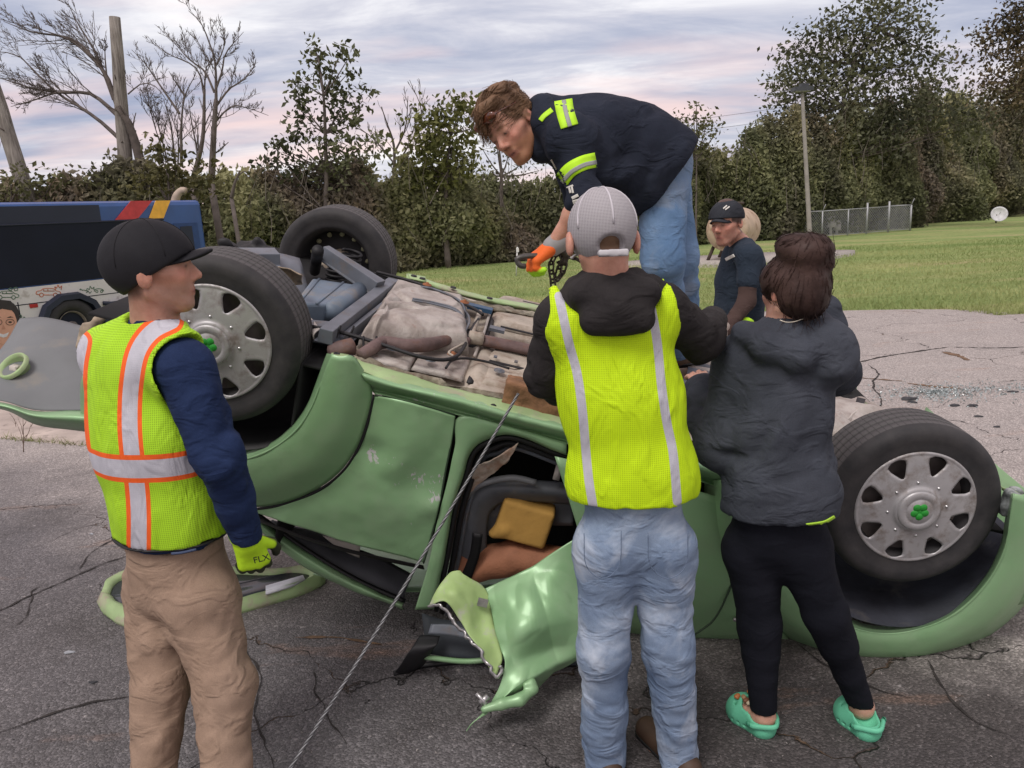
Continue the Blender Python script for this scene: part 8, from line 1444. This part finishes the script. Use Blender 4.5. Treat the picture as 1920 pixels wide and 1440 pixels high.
# ================================================================ LITTER ON THE ASPHALT
def shard(p, s, m, label, group, flat=0.25):
    n = 7; a_ = np.sort(RNG.random(n)*2*pi); r = s*(0.6+0.5*RNG.random(n)); V = [(p[0]+r[i]*cos(a_[i])*1.5, p[1]+r[i]*sin(a_[i]), 0.014) for i in range(n)]+[(p[0]+r[i]*cos(a_[i])*1.2, p[1]+r[i]*sin(a_[i])*0.8, 0.014+s*flat) for i in range(n)]
    o = mesh('debris_piece', V, [tuple(range(n))[::-1], tuple(range(n, 2*n))]+[(i, (i+1) % n, n+(i+1) % n, n+i) for i in range(n)], m, None, False); return tag(o, label, 'debris', group)
md = mat('dark plastic shard', (0.03, 0.032, 0.036), 0.6); 
for x, y, s, lab in [(1704, 752, 0.06, 'long black plastic shard left of the glass heap, upper of two'), (1716, 757, 0.045, 'short black plastic shard left of the glass heap, lower of two'), (1788, 764, 0.04, 'oval dark fragment right below the glass heap'), (1822, 764, 0.04, 'thin dark fragment right of the oval one'), (1835, 784, 0.025, 'small dark chip halfway between the glass heap and the front tyre'),
        (1871, 804, 0.025, 'small dark chip above the right shoulder of the front tyre'), (1900, 738, 0.035, 'dark lump at the right end of the glass scatter'), (133, 1228, 0.018, 'pale bluish stone chip on the asphalt left of the tan trousers'), (176, 1285, 0.014, 'small dark stone chip nearest the tan trousers at the left'), (174, 1005, 0.012, 'white plastic scrap on the asphalt at the vest hem')]:
    shard(gnd(x, y), s, md if x > 1000 or x == 176 else mat('pale chip', (0.35, 0.37, 0.40), 0.6), lab, None)
n = 1500; c = gnd(1758, 742); r = np.abs(RNG.normal(0, 1, n)); a_ = RNG.random(n)*2*pi; q = np.c_[c[0]+0.28*r*np.cos(a_)+np.where(RNG.random(n) < .35, RNG.random(n)*1.0, 0), c[1]+0.20*r*np.sin(a_)+0.05, np.full(n, 0.016)+0.018*np.exp(-r*1.2)*RNG.random(n)]
V, F, _c = leaves(q, 0.011, 1, 0.002); mesh('broken_glass', V, F, mat('glass crumbs', (0.33, 0.38, 0.38), 0.15, 0.5, 60, spec=1.0), None, False, kind='stuff', label='heap of broken glass crumbs on the asphalt')
n = 1600; q = np.array([gnd(x, y, 0.014) for x, y in zip(RNG.random(n)*1900, 760+RNG.random(n)**0.8*680)]); V, F, _c = leaves(q, 0.0042, 1, 0.001); mesh('loose_grit', V, F, mat('grit', (0.22, 0.20, 0.19), 0.9, 0.6, 30), None, False, kind='stuff')
# a dry weed growing from the joint at the left
p = gnd(44, 850); t = thing('dry_weed', (p[0], p[1], 0.01), 'thin dry weed standing in the joint at the edge of the concrete', 'weed'); mb = MB(); m_w = mat('dry stalk', (0.13, 0.09, 0.065), 0.9)
mb.tube(spl([p, at(44, 820, p[1]), at(43, 785, p[1])], 8), np.linspace(0.004, 0.0015, 8), 5); mb.build('stalk', m_w, t); mb = MB()
for (x0, y0, x1, y1) in [(44, 835, 30, 790), (44, 830, 58, 795), (43, 815, 34, 785), (44, 822, 56, 806), (30, 795, 18, 775), (30, 800, 24, 790), (58, 800, 62, 785), (43, 800, 50, 783)]: mb.tube([at(x0, y0, p[1]), at((x0+x1)/2+2, (y0+y1)/2, p[1]), at(x1, y1, p[1])], [0.003, 0.002, 0.001], 4, cap=False)
mb.build('branches', m_w, t)
